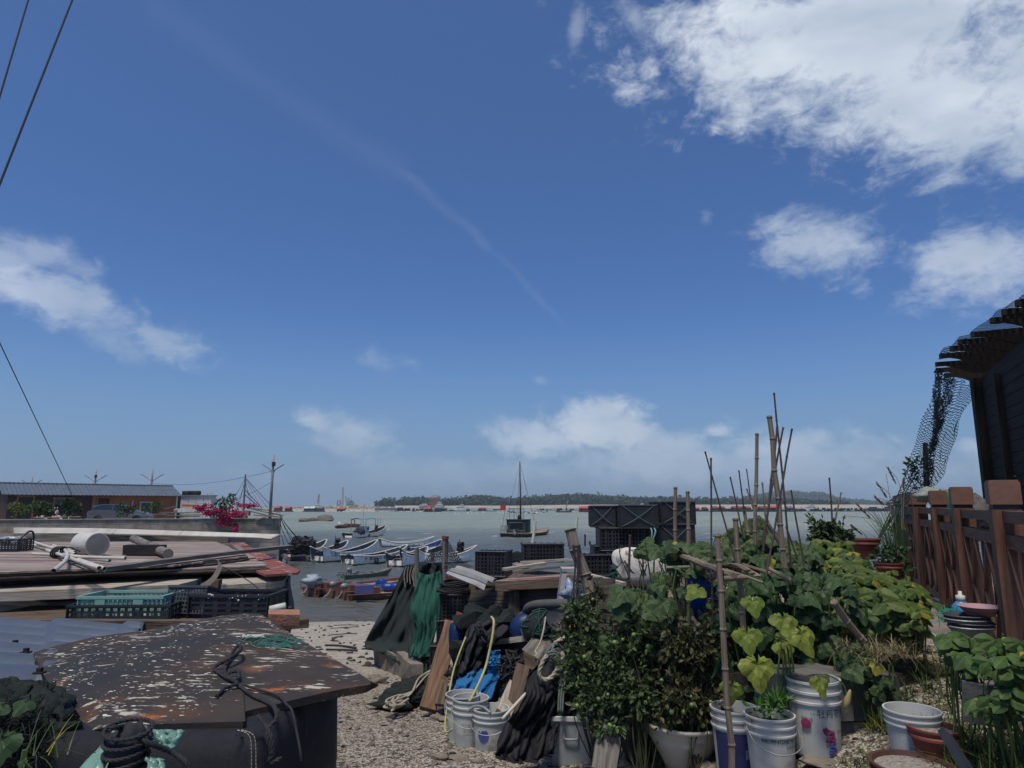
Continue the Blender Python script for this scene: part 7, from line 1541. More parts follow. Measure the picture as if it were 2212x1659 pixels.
# ------------------------------------------------------------------ garden on the right
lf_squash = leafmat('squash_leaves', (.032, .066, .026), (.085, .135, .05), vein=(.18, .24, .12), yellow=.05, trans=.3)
lf_yellow = leafmat('yellowing_squash_leaves', (.13, .20, .035), (.25, .28, .05), vein=(.07, .13, .03), trans=.35)
lf_bean = leafmat('bean_leaves', (.045, .095, .024), (.13, .18, .04), vein=(.2, .25, .09), yellow=.08, trans=.35); lf_tom = leafmat('tomato_leaves', (.028, .055, .022), (.08, .115, .045))
m_vine = M('green_vine_stem', (.09, .14, .04), (.06, .09, .03), scale=9); m_bam = wood('weathered_bamboo', (.22, .18, .135), (.13, .105, .085)); m_bamd = wood('dark_bamboo', (.10, .075, .065), (.055, .042, .038))
ring = []
for i in range(31):
    a = -PI*.93+2*PI*.93*i/30; lobe = .80+.13*math.cos(a*3.6)+.05*math.cos(a*15)+(.14 if abs(a) < .25 else 0); ring.append((a, lobe*(1 if abs(a) < 2.6 else .9)))
def big_leaf(mb, p, n, d, size, r, curl=.18):
    """lobed squash leaf: p is the stalk end, d points to the tip, n is the face normal"""
    n = n.normalized(); d = (d-n*d.dot(n)); d = d.normalized() if d.length > 1e-3 else n.orthogonal().normalized(); s = d.cross(n); R = size*.5; ph = r.uniform(0, 6); c = p+d*R*.12
    vs = [c]; uv = [(0, 0)]
    for k, f in enumerate((.5, 1.0)):
        for a, q in ring:
            x, y = math.sin(a)*q*f, math.cos(a)*q*f+.18*f; z = (.10 if f < 1 else -.02-curl*(abs(x)**1.5+.4*max(0, y)**2))+.06*math.sin(a*5+ph)*f; vs.append(c+s*x*R+d*y*R+n*z*R); uv.append((x, y))
    m = len(ring); fs = []; us = []
    for i in range(m-1):
        for f in ((0, 1+i, 2+i), (1+i, 1+m+i, 2+m+i, 2+i)): fs.append(f); us.append([uv[q] for q in f])
    mb.add(vs, fs, us)
def vine(label, blobs, mat, size, seed, name='squash_vine', cat='squash plant', group='squash vines on the bamboo trellis', K=None, face=.75, stems=6, extra=(), leaf='big', stem_r=.006, base=None):
    """leaf mass through several blobs: (px, py, d, rx, ry, rz, count) in metres"""
    r = random.Random(seed); px, py, d = blobs[0][:3]; c0 = W(px, py, d); gz = G(c0.x, c0.y); t = thing(name, label, cat, base or (c0.x, c0.y, gz), 0, group); mb = MB(); st = MB()
    for bi, (px, py, d, rx, ry, rz, n) in enumerate(blobs):
        c = W(px, py, d)
        for k in range(n):
            q = rdir(r); rad = r.uniform(.35, 1)**.5; p = c+Vector((q.x*rx, q.y*ry, q.z*rz))*rad; nn = Vector((q.x*.5+r.uniform(-.5, .5), -face+q.y*.3+r.uniform(-.4, .3), .75+r.uniform(-.5, .5))); dd = Vector((r.uniform(-1, 1), -.3, -.9+r.uniform(-.5, .9))); s = size*r.uniform(.45, 1.25)
            if leaf == 'big': big_leaf(mb, p, nn, dd, s, r)
            elif leaf == 'bean':
                for a in (-1.9, 0, 1.9): dv = Vector((math.sin(a+r.uniform(-.3, .3)), -.4+.3*math.cos(a), -.25+.3*math.cos(a))).normalized(); oval(mb, p, dv, nn, s, r)
            if leaf == 'big' and k % 3 == 0 or leaf == 'bean' and k % 2 == 0: st.tube(smooth_path([p, p+Vector((r.uniform(-.03, .03), .05, -.10)), Vector((p.x+r.uniform(-.06, .06), p.y+.06, p.z-r.uniform(.18, .4)))], 3), stem_r*.6, 4)
        g = Vector((c.x+r.uniform(-.1, .1), c.y+.05, G(c.x, c.y)))
        for k in range(stems): e = c+Vector((rx*r.uniform(-.8, .8), ry*r.uniform(-.5, .5), rz*r.uniform(-.3, .8))); st.tube(smooth_path([g+Vector((r.uniform(-.08, .08), 0, 0)), g.lerp(e, .5)+rdir(r)*.07, e], 4), stem_r, 4)
    for (K_, x, y, d, s, nx, nz, tilt) in extra: big_leaf(mb, D(K_, x, y, d)+Vector((0, 0, s*.25)), Vector((nx, -1, nz)), Vector((tilt, -.2, -1)), s, r, .1)
    mb.build('foliage', mat, t); st.build('stem', m_vine, t); return t
def oval(mb, p, d, n, size, r):
    n = n.normalized(); d = (d-n*d.dot(n)).normalized(); s = d.cross(n); R = size; w = .30; pts = [(0, 0), (.45*w, .12), (w, .38), (w*.85, .65), (w*.4, .88), (0, 1), (-w*.4, .88), (-w*.85, .65), (-w, .38), (-.45*w, .12)]
    q = [p+s*x*R+d*y*R+n*(-.25*abs(x)-.12*y*y+.02)*R for x, y in pts]+[p+d*.45*R+n*.03*R]; uv = pts+[(0, .45)]; fs = [(10, i, (i+1) % 10) for i in range(10)]; mb.add(q, fs, [[(uv[i][0]*1.2, uv[i][1]*1.3) for i in f] for f in fs])
# trellis poles
BG = 'bamboo stakes of the trellis'
st_ = [((190, 825), (190, 1900), 5.6, .0165, m_bam, 'straight grey bamboo stake, left of the pair before the right crates'), ((279, 856), (292, 1880), 5.4, .0165, m_bam, 'straight grey bamboo stake, right of the pair before the right crates'), ((448, 610), (462, 2000), 5.0, .0075, m_bamd, 'thin upright brown cane crossing a slanted one at its top'), ((407, 563), (632, 1380), 5.3, .0068, m_bamd, 'thin cane slanting down to the right from the crossed pair'),
       ((593, 750), (690, 1200), 5.8, .007, m_bamd, 'thin dark cane beside the brown huts'), ((654, 703), (694, 1010), 6.2, .007, m_bamd, 'thin cane stuck in the top of a thicker stub'), ((685, 965), (722, 1180), 6.2, .018, m_bam, 'thick short stub holding a thin cane'), ((711, 693), (745, 930), 6.4, .006, m_bamd, 'fine dark cane left of the pointed bamboo'), ((712, 836), (800, 1100), 6.2, .0075, m_bam, 'pale cane slanting right below the fine dark one'),
       ((790, 430), (776, 1250), 6.0, .0175, m_bam, 'pale bamboo stake with a knife pointed top'), ((826, 790), (862, 1150), 6.3, .009, m_bam, 'short pale cane just right of the pointed bamboo'), ((940, 380), (832, 1320), 5.6, .010, m_bamd, 'dark flat stake leaning right, the upper of two together'), ((982, 385), (826, 1230), 5.7, .009, m_bamd, 'dark stake leaning right, close behind its twin'), ((880, 300), (992, 1420), 5.2, .0225, m_bam, 'thickest bamboo pole with a wire bound joint'),
       ((914, 130), (1042, 1420), 5.4, .0085, m_bamd, 'tallest thin cane of all, with side spurs'), ((1048, 395), (856, 1480), 4.9, .0080, m_bamd, 'thin cane leaning right across the thickest pole'), ((1040, 848), (1135, 1400), 5.5, .0080, m_bamd, 'thin dark cane right of the thickest pole'), ((1003, 1115), (1090, 1360), 5.6, .008, m_bamd, 'short crooked cane low by the thickest pole'), ((855, 1070), (985, 1290), 5.7, .018, m_bam, 'short thick log slanting behind the thickest pole'),
       ((630, 1055), (690, 1900), 4.7, .021, m_bam, 'squared grey stake with flat cut top over the leaves'), ((495, 1175), (612, 2960), 4.05, .0185, m_bam, 'long grey bamboo pole standing before the paint pails'), ((1320, 757), (1356, 1240), 6.6, .009, m_bamd, 'dark cane over the small dark bush'), ((1408, 865), (1335, 1240), 6.6, .0085, m_bam, 'pale cane crossing the dark one over the small bush')]
for a, b, d, rr, m_, lab in st_:
    k_ = 1 if b[1] > 1500 or d > 6.5 else .86
    pole(KT, a, b, d*k_, d*k_-.02, rr*.9*k_, rr*k_, 'bamboo_stake', m_, label=lab, cat='bamboo stake', group=BG, knots=.17, n=8)
for K, a, b, da, db, rr, m_, lab in [(KS, (680, 780), (900, 768), 5.6, 5.4, .012, m_bam, 'thin horizontal cane over the foam float'), (KS, (1005, 775), (1400, 935), 5.5, 4.6, .024, m_bam, 'thick brown pole sloping down through the vines'), (KS, (1390, 1025), (1680, 1005), 4.25, 4.5, .017, m_bam, 'hollow bamboo end lashed to the long grey pole'), (KS, (1455, 955), (1560, 988), 4.5, 4.35, .02, m_bam, 'thick bamboo end with dark hollow above the lashing'), (KS, (900, 912), (1135, 905), 5.2, 5.1, .012, m_bam, 'short grey lath crossing the two upright stakes'),
                                (KS, (1650, 880), (1930, 972), 4.8, 4.5, .012, m_bam, 'flat lath sloping right over the vines'), (KS, (835, 985), (945, 1225), 5.5, 5.0, .02, m_bam, 'thick loose bamboo hanging down with open end'), (KS, (1480, 930), (1850, 1060), 4.6, 4.4, .008, m_bam, 'long split bamboo strip under the flat lath'), (KS, (1900, 920), (2130, 1040), 4.7, 4.5, .013, m_bam, 'broken bamboo at the right end of the trellis'), (KQ, (60, 225), (335, 570), 4.4, 4.5, .022, m_bam, 'thick pole slanting down to the grass heap on the block wall'),
                                (KS, (540, 590), (530, 1200), 6.0, 6.0, .01, m_bamd, 'dark cane standing before the foam float'), (KS, (490, 840), (600, 1230), 5.8, 5.7, .006, m_bamd, 'thin twig leaning right before the float'), (KS, (675, 885), (590, 1200), 5.7, 5.7, .006, m_bamd, 'thin twig leaning left before the float'), (KS, (708, 880), (620, 1220), 5.6, 5.6, .005, m_bamd, 'finest twig beside the left leaning one')]:
    pole(K, a, b, da, db, rr, rr, 'bamboo_pole', m_, label=lab, cat='bamboo pole', group='loose poles and laths of the trellis', knots=.16)
for i in range(3): MB().plank(D(KS, 1480+40*i, 870+22*i, 4.7), D(KS, 1700+50*i, 935+30*i, 4.5), .05, .006, jit=.2, seg=6, bow=.015).build('bark_strip', m_bam, label=('upper curled strip of bamboo bark', 'middle curled strip of bamboo bark', 'lower curled strip of bamboo bark over the lashing')[i], cat='bark strip', group='curled strips of bamboo bark')
mb = MB()
for k, (x, y, d) in enumerate([(1400, 985, 4.1), (1345, 985, 4.6), (1345, 905, 4.9)]):
    c = D(KS, x, y, d)
    for j in range(4): mb.tube([c+Vector((.035*math.cos(a), .035*math.sin(a), .012*math.sin(a*2+j)+.012*j-.02)) for a in [2*PI*i/10 for i in range(11)]], .004, 4)
mb.build('lashing', m_rope_d, label='black cord lashing the trellis poles together', cat='cord')
MB().blob(D(KS, 1290, 1190, 5.4), (.16, .1, .2), 5, .3, 1.8, 16, 12).build('blue_sack', M('blue_sack_plastic', (.03, .10, .45), (.025, .07, .33), scale=6, rough=.45, bump=.6, bscale=9, bdist=.03), smooth=True, label='bright blue plastic sack behind the bamboo lashing', cat='sack')
# squash vines
xg = lambda x, y, d, s, nx=0, nz=.6, t=0: (KG, x, y, d, s, nx, nz, t)
vine('squash vine spreading over the left end of the trellis, before the crates', [(664, 547, 5.5, .22, .15, .06, 16), (690, 555, 5.4, .28, .2, .11, 30), (715, 555, 5.3, .25, .2, .10, 26), (672, 580, 5.1, .2, .1, .12, 10)], lf_squash, .17, 1)
vine('squash vine climbing in the middle among the tall stakes', [(745, 540, 5.5, .25, .2, .10, 34), (765, 552, 5.4, .35, .25, .15, 66), (792, 566, 5.3, .3, .2, .15, 46), (740, 568, 5.2, .3, .15, .12, 26), (755, 523, 5.6, .06, .06, .08, 8)], lf_squash, .16, 2)
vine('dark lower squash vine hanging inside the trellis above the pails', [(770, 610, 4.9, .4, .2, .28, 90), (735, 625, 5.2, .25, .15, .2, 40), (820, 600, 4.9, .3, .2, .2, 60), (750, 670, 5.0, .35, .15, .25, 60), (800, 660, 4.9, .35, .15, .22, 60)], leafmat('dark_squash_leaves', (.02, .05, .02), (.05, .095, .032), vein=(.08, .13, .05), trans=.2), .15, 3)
vine('big yellowing squash leaves hanging above the paint pails', [(785, 640, 4.5, .05, .05, .05, 2)], lf_yellow, .14, 4, extra=[xg(1310, 50, 4.4, .17), xg(1270, 300, 4.3, .20, -.2), xg(1535, 190, 4.35, .20, .1, .8), xg(1665, 310, 4.3, .22, .3, .5, .3), xg(1345, 540, 4.1, .235, 0, .3), xg(1160, 680, 4.15, .15, -.3, .2, -.2), xg(1535, 385, 4.6, .16), xg(1800, 640, 4.2, .15, .4, .5), (KS, 1215, 1180, 4.7, .17, -.5, 1.2, -1)])
vine('green squash shoots hanging over the concrete block wall', [(868, 668, 4.5, .2, .08, .1, 14), (880, 690, 4.45, .12, .06, .08, 8), (838, 640, 4.8, .25, .15, .1, 22), (850, 655, 4.6, .12, .1, .1, 10)], lf_squash, .14, 5)
vine('large squash leaves on the left over the tomato plants', [(636, 598, 5.3, .12, .1, .06, 6), (655, 615, 5.0, .1, .1, .05, 5)], lf_squash, .2, 6, extra=[xg(640, 85, 4.9, .24, .1, .7), xg(330, 60, 5.1, .22, -.2, .6), xg(240, 340, 5.0, .15, -.6, .4, -.8), (KS, 480, 1210, 5.0, .23, -.3, 1.0, -.5), (KS, 860, 1330, 4.9, .22, .1, .8, .2), (KS, 430, 1330, 5.0, .2, -.1, .7, 0), (KS, 700, 1400, 4.8, .14, .5, 1.2, 1)])
# tendrils, gourd, withered blossom
mb = MB(); mb.tube(smooth_path([D(KG, *q, 4.3) for q in ((1690, 560), (1830, 545), (1900, 570), (1975, 620), (2000, 690), (2010, 720))], 6), .004, 5); mb.tube(smooth_path([D(KG, *q, 4.35) for q in ((1400, 230), (1480, 270), (1560, 300), (1650, 330))], 5), .004, 5); mb.build('vine_shoot', m_vine, label='bare squash shoot arching over to a withered blossom', cat='vine shoot')
MB().lathe([(0, -.06), (.016, -.045), (.020, 0), (.010, .045), (.004, .06)], D(KG, 2010, 735, 4.3), 10, rot=(.1, .3, 0)).build('withered_blossom', M('withered_petals', (.38, .33, .13), (.25, .2, .09), scale=30), smooth=True, label='withered yellow squash blossom hanging by the block wall', cat='blossom')
MB().tube(smooth_path([D(KG, *q, 4.75) for q in ((1032, 360), (1045, 430), (1040, 510), (1015, 570), (985, 590))], 6), [.006+.013*math.sin(PI*min(1, (i+2)/20)) for i in range(25)], 10).build('green_gourd', M('dark_green_gourd', (.02, .05, .02), (.03, .07, .03)), smooth=True, label='long dark green gourd hanging left of the bamboo pole', cat='gourd')
# tomato plants
m_tomf = M('green_tomato', (.16, .24, .08), (.12, .19, .06), rough=.35, bump=0)
tproto = None
def tomato(base, blobs, seed, label, nfruit, group='tomato plants crowded between cooler and pails', size=.055, mat=None):
    global tproto
    r = random.Random(seed); b = W(*base) if len(base) == 3 else Vector(base); b.z = G(b.x, b.y); t = thing('tomato_plant', label, 'tomato plant', b, 0, group); mb = MB(); st = MB()
    for px, py, d, rx, ry, rz, n in blobs:
        c = W(px, py, d)
        for p, q in clump_pts(c, (rx, ry, rz), n, r, 9):
            ax = (q*.5+rdir(r)*.7-Vector((0, .1, .25))).normalized()
            for j in range(5):
                dv = (ax+rdir(r)*.75).normalized(); l = size*r.uniform(.5, 1.1); small_leaf(mb, p+ax*size*.28*j+rdir(r)*.008, dv, rdir(r, 1), l, l*.5)
        for k in range(5): e = c+Vector((rx*r.uniform(-.8, .8), ry*r.uniform(-.6, .4), rz*r.uniform(-.4, .9))); st.tube(smooth_path([b+Vector((r.uniform(-.05, .05), 0, 0)), b.lerp(e, .5)+rdir(r)*.08, e], 4), [.0045]*5+[.003]*4, 4)
    mb.build('foliage', mat or lf_tom, t); st.build('stem', m_stem, t)
    for k in range(nfruit):
        px, py, d, rx, ry, rz, n = r.choice(blobs); p = W(px, py, d)+Vector((rx*r.uniform(-.75, .75), -ry*r.uniform(.5, 1.0), rz*r.uniform(-.8, .5))); s = r.uniform(.7, 1.25)
        if tproto is None: o = MB().blob((0, 0, 0), .0155, 1, 0, 1, 10, 7).build('tomato', m_tomf, t, smooth=True, local=True); tproto = o
        else: o = tproto.copy(); COL.objects.link(o); o.parent = t; INV[o.name] = INV[t.name]
        o.location = INV[t.name]@p; o.scale = (s,)*3
    return t
tomato((600, 735, 5.0), [(596, 640, 5.3, .22, .15, .25, 230), (585, 665, 5.1, .2, .12, .18, 160), (575, 620, 5.5, .14, .1, .14, 70)], 1, 'tomato plant furthest left, beside the rope loop', 20)
tomato((640, 740, 4.8), [(635, 655, 5.0, .25, .15, .25, 300), (628, 700, 4.9, .2, .12, .18, 190), (650, 625, 5.1, .22, .12, .14, 140)], 2, 'tomato plant with fruit clusters behind the leaning grey board', 22)
tomato((690, 740, 4.7), [(685, 660, 4.9, .28, .15, .26, 330), (690, 705, 4.75, .24, .12, .18, 240), (715, 640, 5.0, .15, .1, .25, 130)], 3, 'brownish tomato plant behind the white wash basin', 16, mat=leafmat('dry_tomato_leaves', (.035, .045, .02), (.10, .095, .04)))
tomato((606, 720, 5.0), [(590, 700, 4.95, .13, .1, .12, 80), (610, 722, 4.9, .1, .08, .07, 50)], 4, 'small tomato plant growing in the dark planter on the cooler box', 10)
tomato((560, 700, 6.0), [(590, 600, 5.7, .12, .1, .12, 50), (565, 640, 5.8, .08, .08, .15, 25)], 5, 'wilted tomato shoots hanging by the bamboo post', 4, mat=MATS['dry_tomato_leaves'])
tomato((834, 600, 6.5), [(834, 537, 6.4, .16, .12, .13, 150), (822, 530, 6.4, .08, .08, .08, 40)], 6, 'small dark bush at the foot of the two crossed canes', 0, group='single bushes by the water', size=.07)
# bean plants
BN = 'bean plants in the raised bed'
vine('bright soybean plants in the bed left of the upper red pot', [(828, 552, 6.2, .3, .2, .12, 55), (845, 566, 5.9, .3, .2, .12, 55), (812, 556, 6.0, .15, .15, .1, 25)], lf_bean, .10, 11, 'bean_plant', 'bean plants', BN, leaf='bean', stems=3)
vine('yellow green soybeans in the middle of the raised bed', [(862, 588, 5.6, .28, .2, .12, 50), (885, 585, 5.7, .28, .2, .12, 50), (850, 605, 5.4, .25, .2, .12, 40), (905, 598, 5.5, .2, .15, .1, 30)], lf_bean, .12, 12, 'bean_plant', 'bean plants', BN, leaf='bean', stems=4)
vine('large leaved soybeans at the right front of the bed, above the black planter', [(885, 605, 4.9, .22, .15, .10, 24), (910, 615, 4.8, .15, .12, .08, 18), (870, 625, 5.0, .2, .15, .1, 22)], lf_bean, .13, 13, 'bean_plant', 'bean plants', BN, leaf='bean', stems=4)
vine('darker bean plants at the right edge below the fence', [(985, 652, 3.6, .18, .15, .10, 26), (1012, 660, 3.4, .15, .12, .10, 22), (958, 650, 3.7, .10, .1, .09, 16), (1005, 700, 3.4, .14, .1, .1, 12)], leafmat('darker_bean_leaves', (.035, .085, .022), (.07, .13, .03), vein=(.15, .2, .08), yellow=.08), .085, 14, 'bean_plant', 'bean plants', BN, leaf='bean', stems=6)  # leaf colours darker than in the bed
r = random.Random(41)
def grassy(regs, mat, name, label, seed):
    r = random.Random(seed); mb = MB()
    for px, py, d, sx, n, ln, w, dr in regs:
        c = W(px, py, d)
        for k in range(n): x, y = c.x+r.uniform(-sx, sx), c.y+r.uniform(-sx, sx)*.7; blades(mb, (x, y, c.z if dr < 0 else G(x, y)), 6, ln, .03, r, w, abs(dr))
    return mb.build(name, mat, kind='stuff', label=label, cat=name)
grassy([(880, 640, 5.0, .4, 60, .22, .004, .4), (905, 690, 4.6, .25, 40, .18, .004, .5), (930, 660, 5.0, .3, 22, .15, .004, .5), (895, 720, 4.4, .15, 24, .18, .004, .4), (960, 700, 3.9, .25, 46, .26, .004, .4), (1000, 690, 3.6, .3, 60, .3, .005, .4), (985, 730, 3.5, .25, 40, .2, .004, .5), (850, 600, 5.8, .6, 50, .2, .005, .4), (760, 600, 6.0, .9, 60, .3, .006, .4), (700, 620, 6.2, .6, 30, .3, .006, .4), (890, 760, 3.9, .2, 14, .08, .003, .5), (948, 735, 3.6, .12, 36, .16, .003, .5), (1010, 745, 3.3, .2, 60, .2, .003, .5), (870, 745, 4.1, .12, 20, .1, .003, .5), (910, 700, 4.3, .15, 36, .2, .003, .4)], lf_grass, 'weeds_and_grass', 'weeds and long grass around the bed, the path and the block wall', 3)
grassy([(873, 650, 4.55, .22, 34, .2, .003, -.9), (885, 655, 4.7, .15, 20, .2, .003, -.9)], leafmat('dry_hay', (.14, .11, .06), (.24, .2, .11), trans=.1), 'dry_grass', 'heap of dry cut grass lying on the end of the block wall', 5)
# raised-bed wall of concrete blocks
bw = thing('block_wall', 'short wall of weathered concrete blocks holding the raised bed', 'wall', (2.4, 4.8, 3.05)); m_blk = M('dark_concrete_block', (.15, .145, .135), (.08, .078, .073), scale=4, rough=.95, bump=.6, bscale=12, bdist=.02)
for i, (x0, x1, z0, z1) in enumerate([(1.55, 1.98, 2.95, 3.18), (1.985, 2.43, 2.95, 3.175), (1.62, 2.1, 3.185, 3.46), (2.105, 2.42, 3.18, 3.44)]): MB().box(((x0+x1)/2, 4.62+.05*(i % 2), (z0+z1)/2), (x1-x0, .3, z1-z0), (0, 0, .05), jit=.012).build('concrete_block', m_blk, bw)
mb = MB(); mb.grid([[Vector((1.3+.25*i, 4.85+.3*j, 3.38+.05*noise.noise(Vector((i, j, 3))))) for i in range(8)] for j in range(9)], th=.3); mb.build('bed_soil', m_soil, kind='structure')
# pails, pots and basins in front
def W2(K, x, y, lift=0): return WG(*K(x, y), lift=lift)
pail(W2(KG, 1195, 1250), 'white pail with a violet blue printed band, behind the bamboo pole', .142, .37, 0, band=(.02, .66, m_violet, -1.3, 1.5), texts=[('牡丹', .52, .045, .62, m_pail), ('防水', .28, .06, .55, m_pail)], handle=False, fill=m_soil)
b5 = pail(W2(KG, 1460, 1290), 'white pail with black lettered stripes and green seedlings inside', .142, .34, .1, texts=[('HUANGHE NATURAL', .62, .034, .35, m_ink), ('MASTER', .64, .022, -.55, m_ink), ('瓷砖胶 20KG', .52, .02, .6, m_ink), ('■  ■  ■', .1, .03, .3, m_ink), ('NATURAL', .02, .026, .1, m_ink)], fill=m_soil)
b6 = pail(W2(KG, 1790, 1130), 'tall white pail printed with a magenta flower, right of the lettered one', .152, .43, 0, texts=[('牡丹花漆', .56, .052, .35, m_ink), ('荷石漆', .5, .024, -.72, m_inkr), ('CA+ A+', .585, .02, -.35, m_ink), ('20KG', .34, .026, .72, m_inkr), ('净味', .08, .022, .9, m_ink)], handle=False, fill=m_soil)
mb = MB()
def on6(a, z): return Vector((.1455*math.sin(a), -.1455*math.cos(a), z))
for k in range(16): mb.blob(on6(.15+r.uniform(-.2, .2), .135+r.uniform(-.035, .045)), (.014, .004, .012), k, .4, 2, 6, 4)
mb.build('printed_flower', m_inkr, b6, local=True); mb = MB()
for k in range(9): mb.blob(on6(.28+r.uniform(-.14, .12), .07+r.uniform(-.03, .03)), (.013, .004, .010), k, .4, 2, 6, 4)
mb.build('printed_leaves', m_inkb, b6, local=True)
MB().lathe([(0, 0), (.028, 0), (.029, .005), (0, .007)], on6(-.75, .2), 20, rot=frame((0, 0, 1), (-.68, -.73, 0))).build('printed_badge', m_inkr, b6, local=True)
pail(W2(KG, 1490, 1000), 'white pail mostly hidden behind the front pails', .15, .40, handle=False, fill=m_soil)
r2_ = random.Random(5); mb = MB(); c = Vector(b5.location)+Vector((0, 0, .33))
for p, q in clump_pts(c+Vector((0, 0, .05)), (.13, .1, .07), 120, r2_, 6): small_leaf(mb, p, (q+Vector((0, 0, .4))).normalized(), rdir(r2_, 1), r2_.uniform(.04, .09), .018)
mb.build('seedlings', leafmat('seedling_leaves', (.04, .12, .02), (.08, .18, .03)), label='green seedlings sprouting from the lettered pail', cat='seedlings')
wbz = thing('wash_basin', 'old white wash basin with grass growing in it', 'wash basin', W2(KG, 815, 1230)); MB().lathe([(.13, 0), (.15, .05), (.20, .14), (.235, .2), (.24, .26), (.262, .27), (.262, .29), (.235, .29), (.225, .25), (0, .24)], (0, 0, 0), 40).build('body', M('stained_enamel', (.50, .48, .43), (.36, .32, .26), scale=3, rough=.4, c3=(.12, .085, .06), s3=4, t3=.56, w3=.12, bump=.1), wbz, smooth=True, local=True)
MB().lathe([(.224, .245), (.12, .26), (0, .262)], (0, 0, 0), 24).build('soil', m_soil, wbz, local=True); mb = MB(); r3 = random.Random(8); z_ = Vector(wbz.location)+Vector((0, 0, .25))
for k in range(46): a = r3.uniform(0, 2*PI); blades(mb, z_+Vector((.2*math.cos(a), .2*math.sin(a), 0))*r3.random()**.4, 5, .16, .012, r3, .002, .5)
mb.build('basin_grass', leafmat('fresh_grass', (.035, .08, .02), (.07, .13, .03)), wbz)
def pot(c, R, H, mat, label, soil=m_soil, cat='flower pot', name='flower_pot', sq=1.0):
    t = thing(name, label, cat, c); MB().lathe([(R*.62, 0), (R*.66, .01), (R*.9, H*.72), (R*1.02, H*.74), (R*1.02, H*.8), (R*.97, H*.84), (R*1.05, H*.95), (R*1.05, H), (R*.95, H), (R*.9, H*.86), (0, H*.84)], (0, 0, 0), 30, sy=sq).build('body', mat, t, smooth=False, local=True); MB().lathe([(R*.9, H*.865), (R*.4, H*.9), (0, H*.9)], (0, 0, 0), 20, sy=sq).build('soil', soil, t, local=True); return t
m_terra = M('red_brown_plastic_pot', (.20, .055, .04), (.14, .042, .032), scale=5, rough=.6); m_shell = M('shell_grit', (.35, .33, .29), (.12, .1, .08), scale=60, bump=1)
pot(W(866, 559, 7.4), .155, .21, m_terra, 'square shouldered red brown pot highest up, beside the reeds', sq=.9); pot(W(890, 582.5, 6.9), .13, .19, m_terra, 'round red brown pot below the upper one by the fence foot'); pot(W2(KQ, 965, 1640), .12, .19, m_terra, 'red clay pot standing against the low pail', m_shell)
pot(W2(KQ, 770, 1900), .185, .15, M('dark_brown_bowl', (.085, .04, .03), (.06, .03, .024), scale=5, rough=.55), 'wide dark brown bowl of broken shells at the bottom edge', m_shell, 'planter', 'planter_bowl')
pail(W2(KQ, 785, 1560), 'wide low white pail with blue print in front of the bean plants', 0.138, .24, 0, band=(.02, .45, m_violet, -.5, 1.2), fill=None, handle=False)
pot(W(909, 652, 5.1), .13, .22, m_blkp, 'black planter in the grass under the large soybeans'); pot(Vector(PG(KC, 1575, 1590))+Vector((0, .12, .33)), .13, .16, m_blkp, 'round dark planter standing on the cooler box'); pot(W2(KG, 480, 1180), .17, .27, m_blkp, 'black plastic tub behind the white wash basin'); pot(W(640, 735, 5.3), .2, .3, m_blkp, 'large dark tub hidden among the tomato plants')
MB().plank(D(KQ, 1035, 1370, 3.05), D(KQ, 1250, 1720, 2.6), .05, .03, up=(.5, -.5, .6), seg=6, jit=.1).build('black_gutter', m_blkp, label='curved black plastic strip at the bottom right', cat='plastic strip')
MB().box(D(KQ, 1400, 1110, 3.5), (.2, .05, .18), (.1, .12, -.5), jit=.01).build('foam_slab', M('grey_foam_slab', (.12, .12, .118), (.07, .07, .068), scale=30, bump=.6), label='speckled grey slab edge showing among the right bean plants', cat='slab')
for i, (K, x, y, r_, lab) in enumerate([(KG, 440, 1190, .13, 'pale pointed stone under the black tub'), (KG, 970, 1200, .1, 'stone right of the wash basin foot'), (KG, 1040, 1110, .12, 'flat stone between wash basin and pail'), (KG, 990, 1250, .1, 'brown stone at the bottom beside the basin'), (KG, 390, 1215, .1, 'dark stone left under the black tub'), (KG, 1860, 1200, .15, 'flat pale paving stone under the flower printed pail')]): stone(K, x, y, r_, lab, 50+i, flat=.22 if 'flat' in lab else .6)
# ------------------------------------------------------------------ fence
m_fen = wood('red_brown_stained_wood', (.16, .08, .052), (.10, .052, .036), rough=.6, bump=.3); m_cap = M('red_brown_cap', (.2, .10, .068), (.14, .072, .05), scale=6, rough=.6)
fn = thing('wooden_fence', 'red brown wooden railing with capped posts running away on the right', 'fence', (3.7, 5.7, 3.4)); FP = [Vector(q) for q in ((2.12, 2.5), (2.91, 4.1), (3.70, 5.7), (4.43, 7.2), (4.93, 8.4), (5.26, 9.25))]
for i, q in enumerate(FP):
    dr = (FP[min(i+1, 5)]-FP[max(i-1, 0)]).normalized(); a = math.atan2(dr.y, dr.x); w = .15; o = MB().box((q.x, q.y, 3.9), (w, w, 1.14), (0, 0, a)).build('post', m_fen, fn)
    mb = MB(); mb.box((q.x, q.y, 4.485), (w*.88, w*.88, .03), (0, 0, a)); mb.build('groove', m_dark, o); mb = MB(); mb.box((q.x, q.y, 4.565), (w*1.03, w*1.03, .13), (0, 0, a)); mb.box((q.x, q.y, 4.635), (w*.95, w*.95, .014), (0, 0, a)); mb.build('cap', m_cap, o)
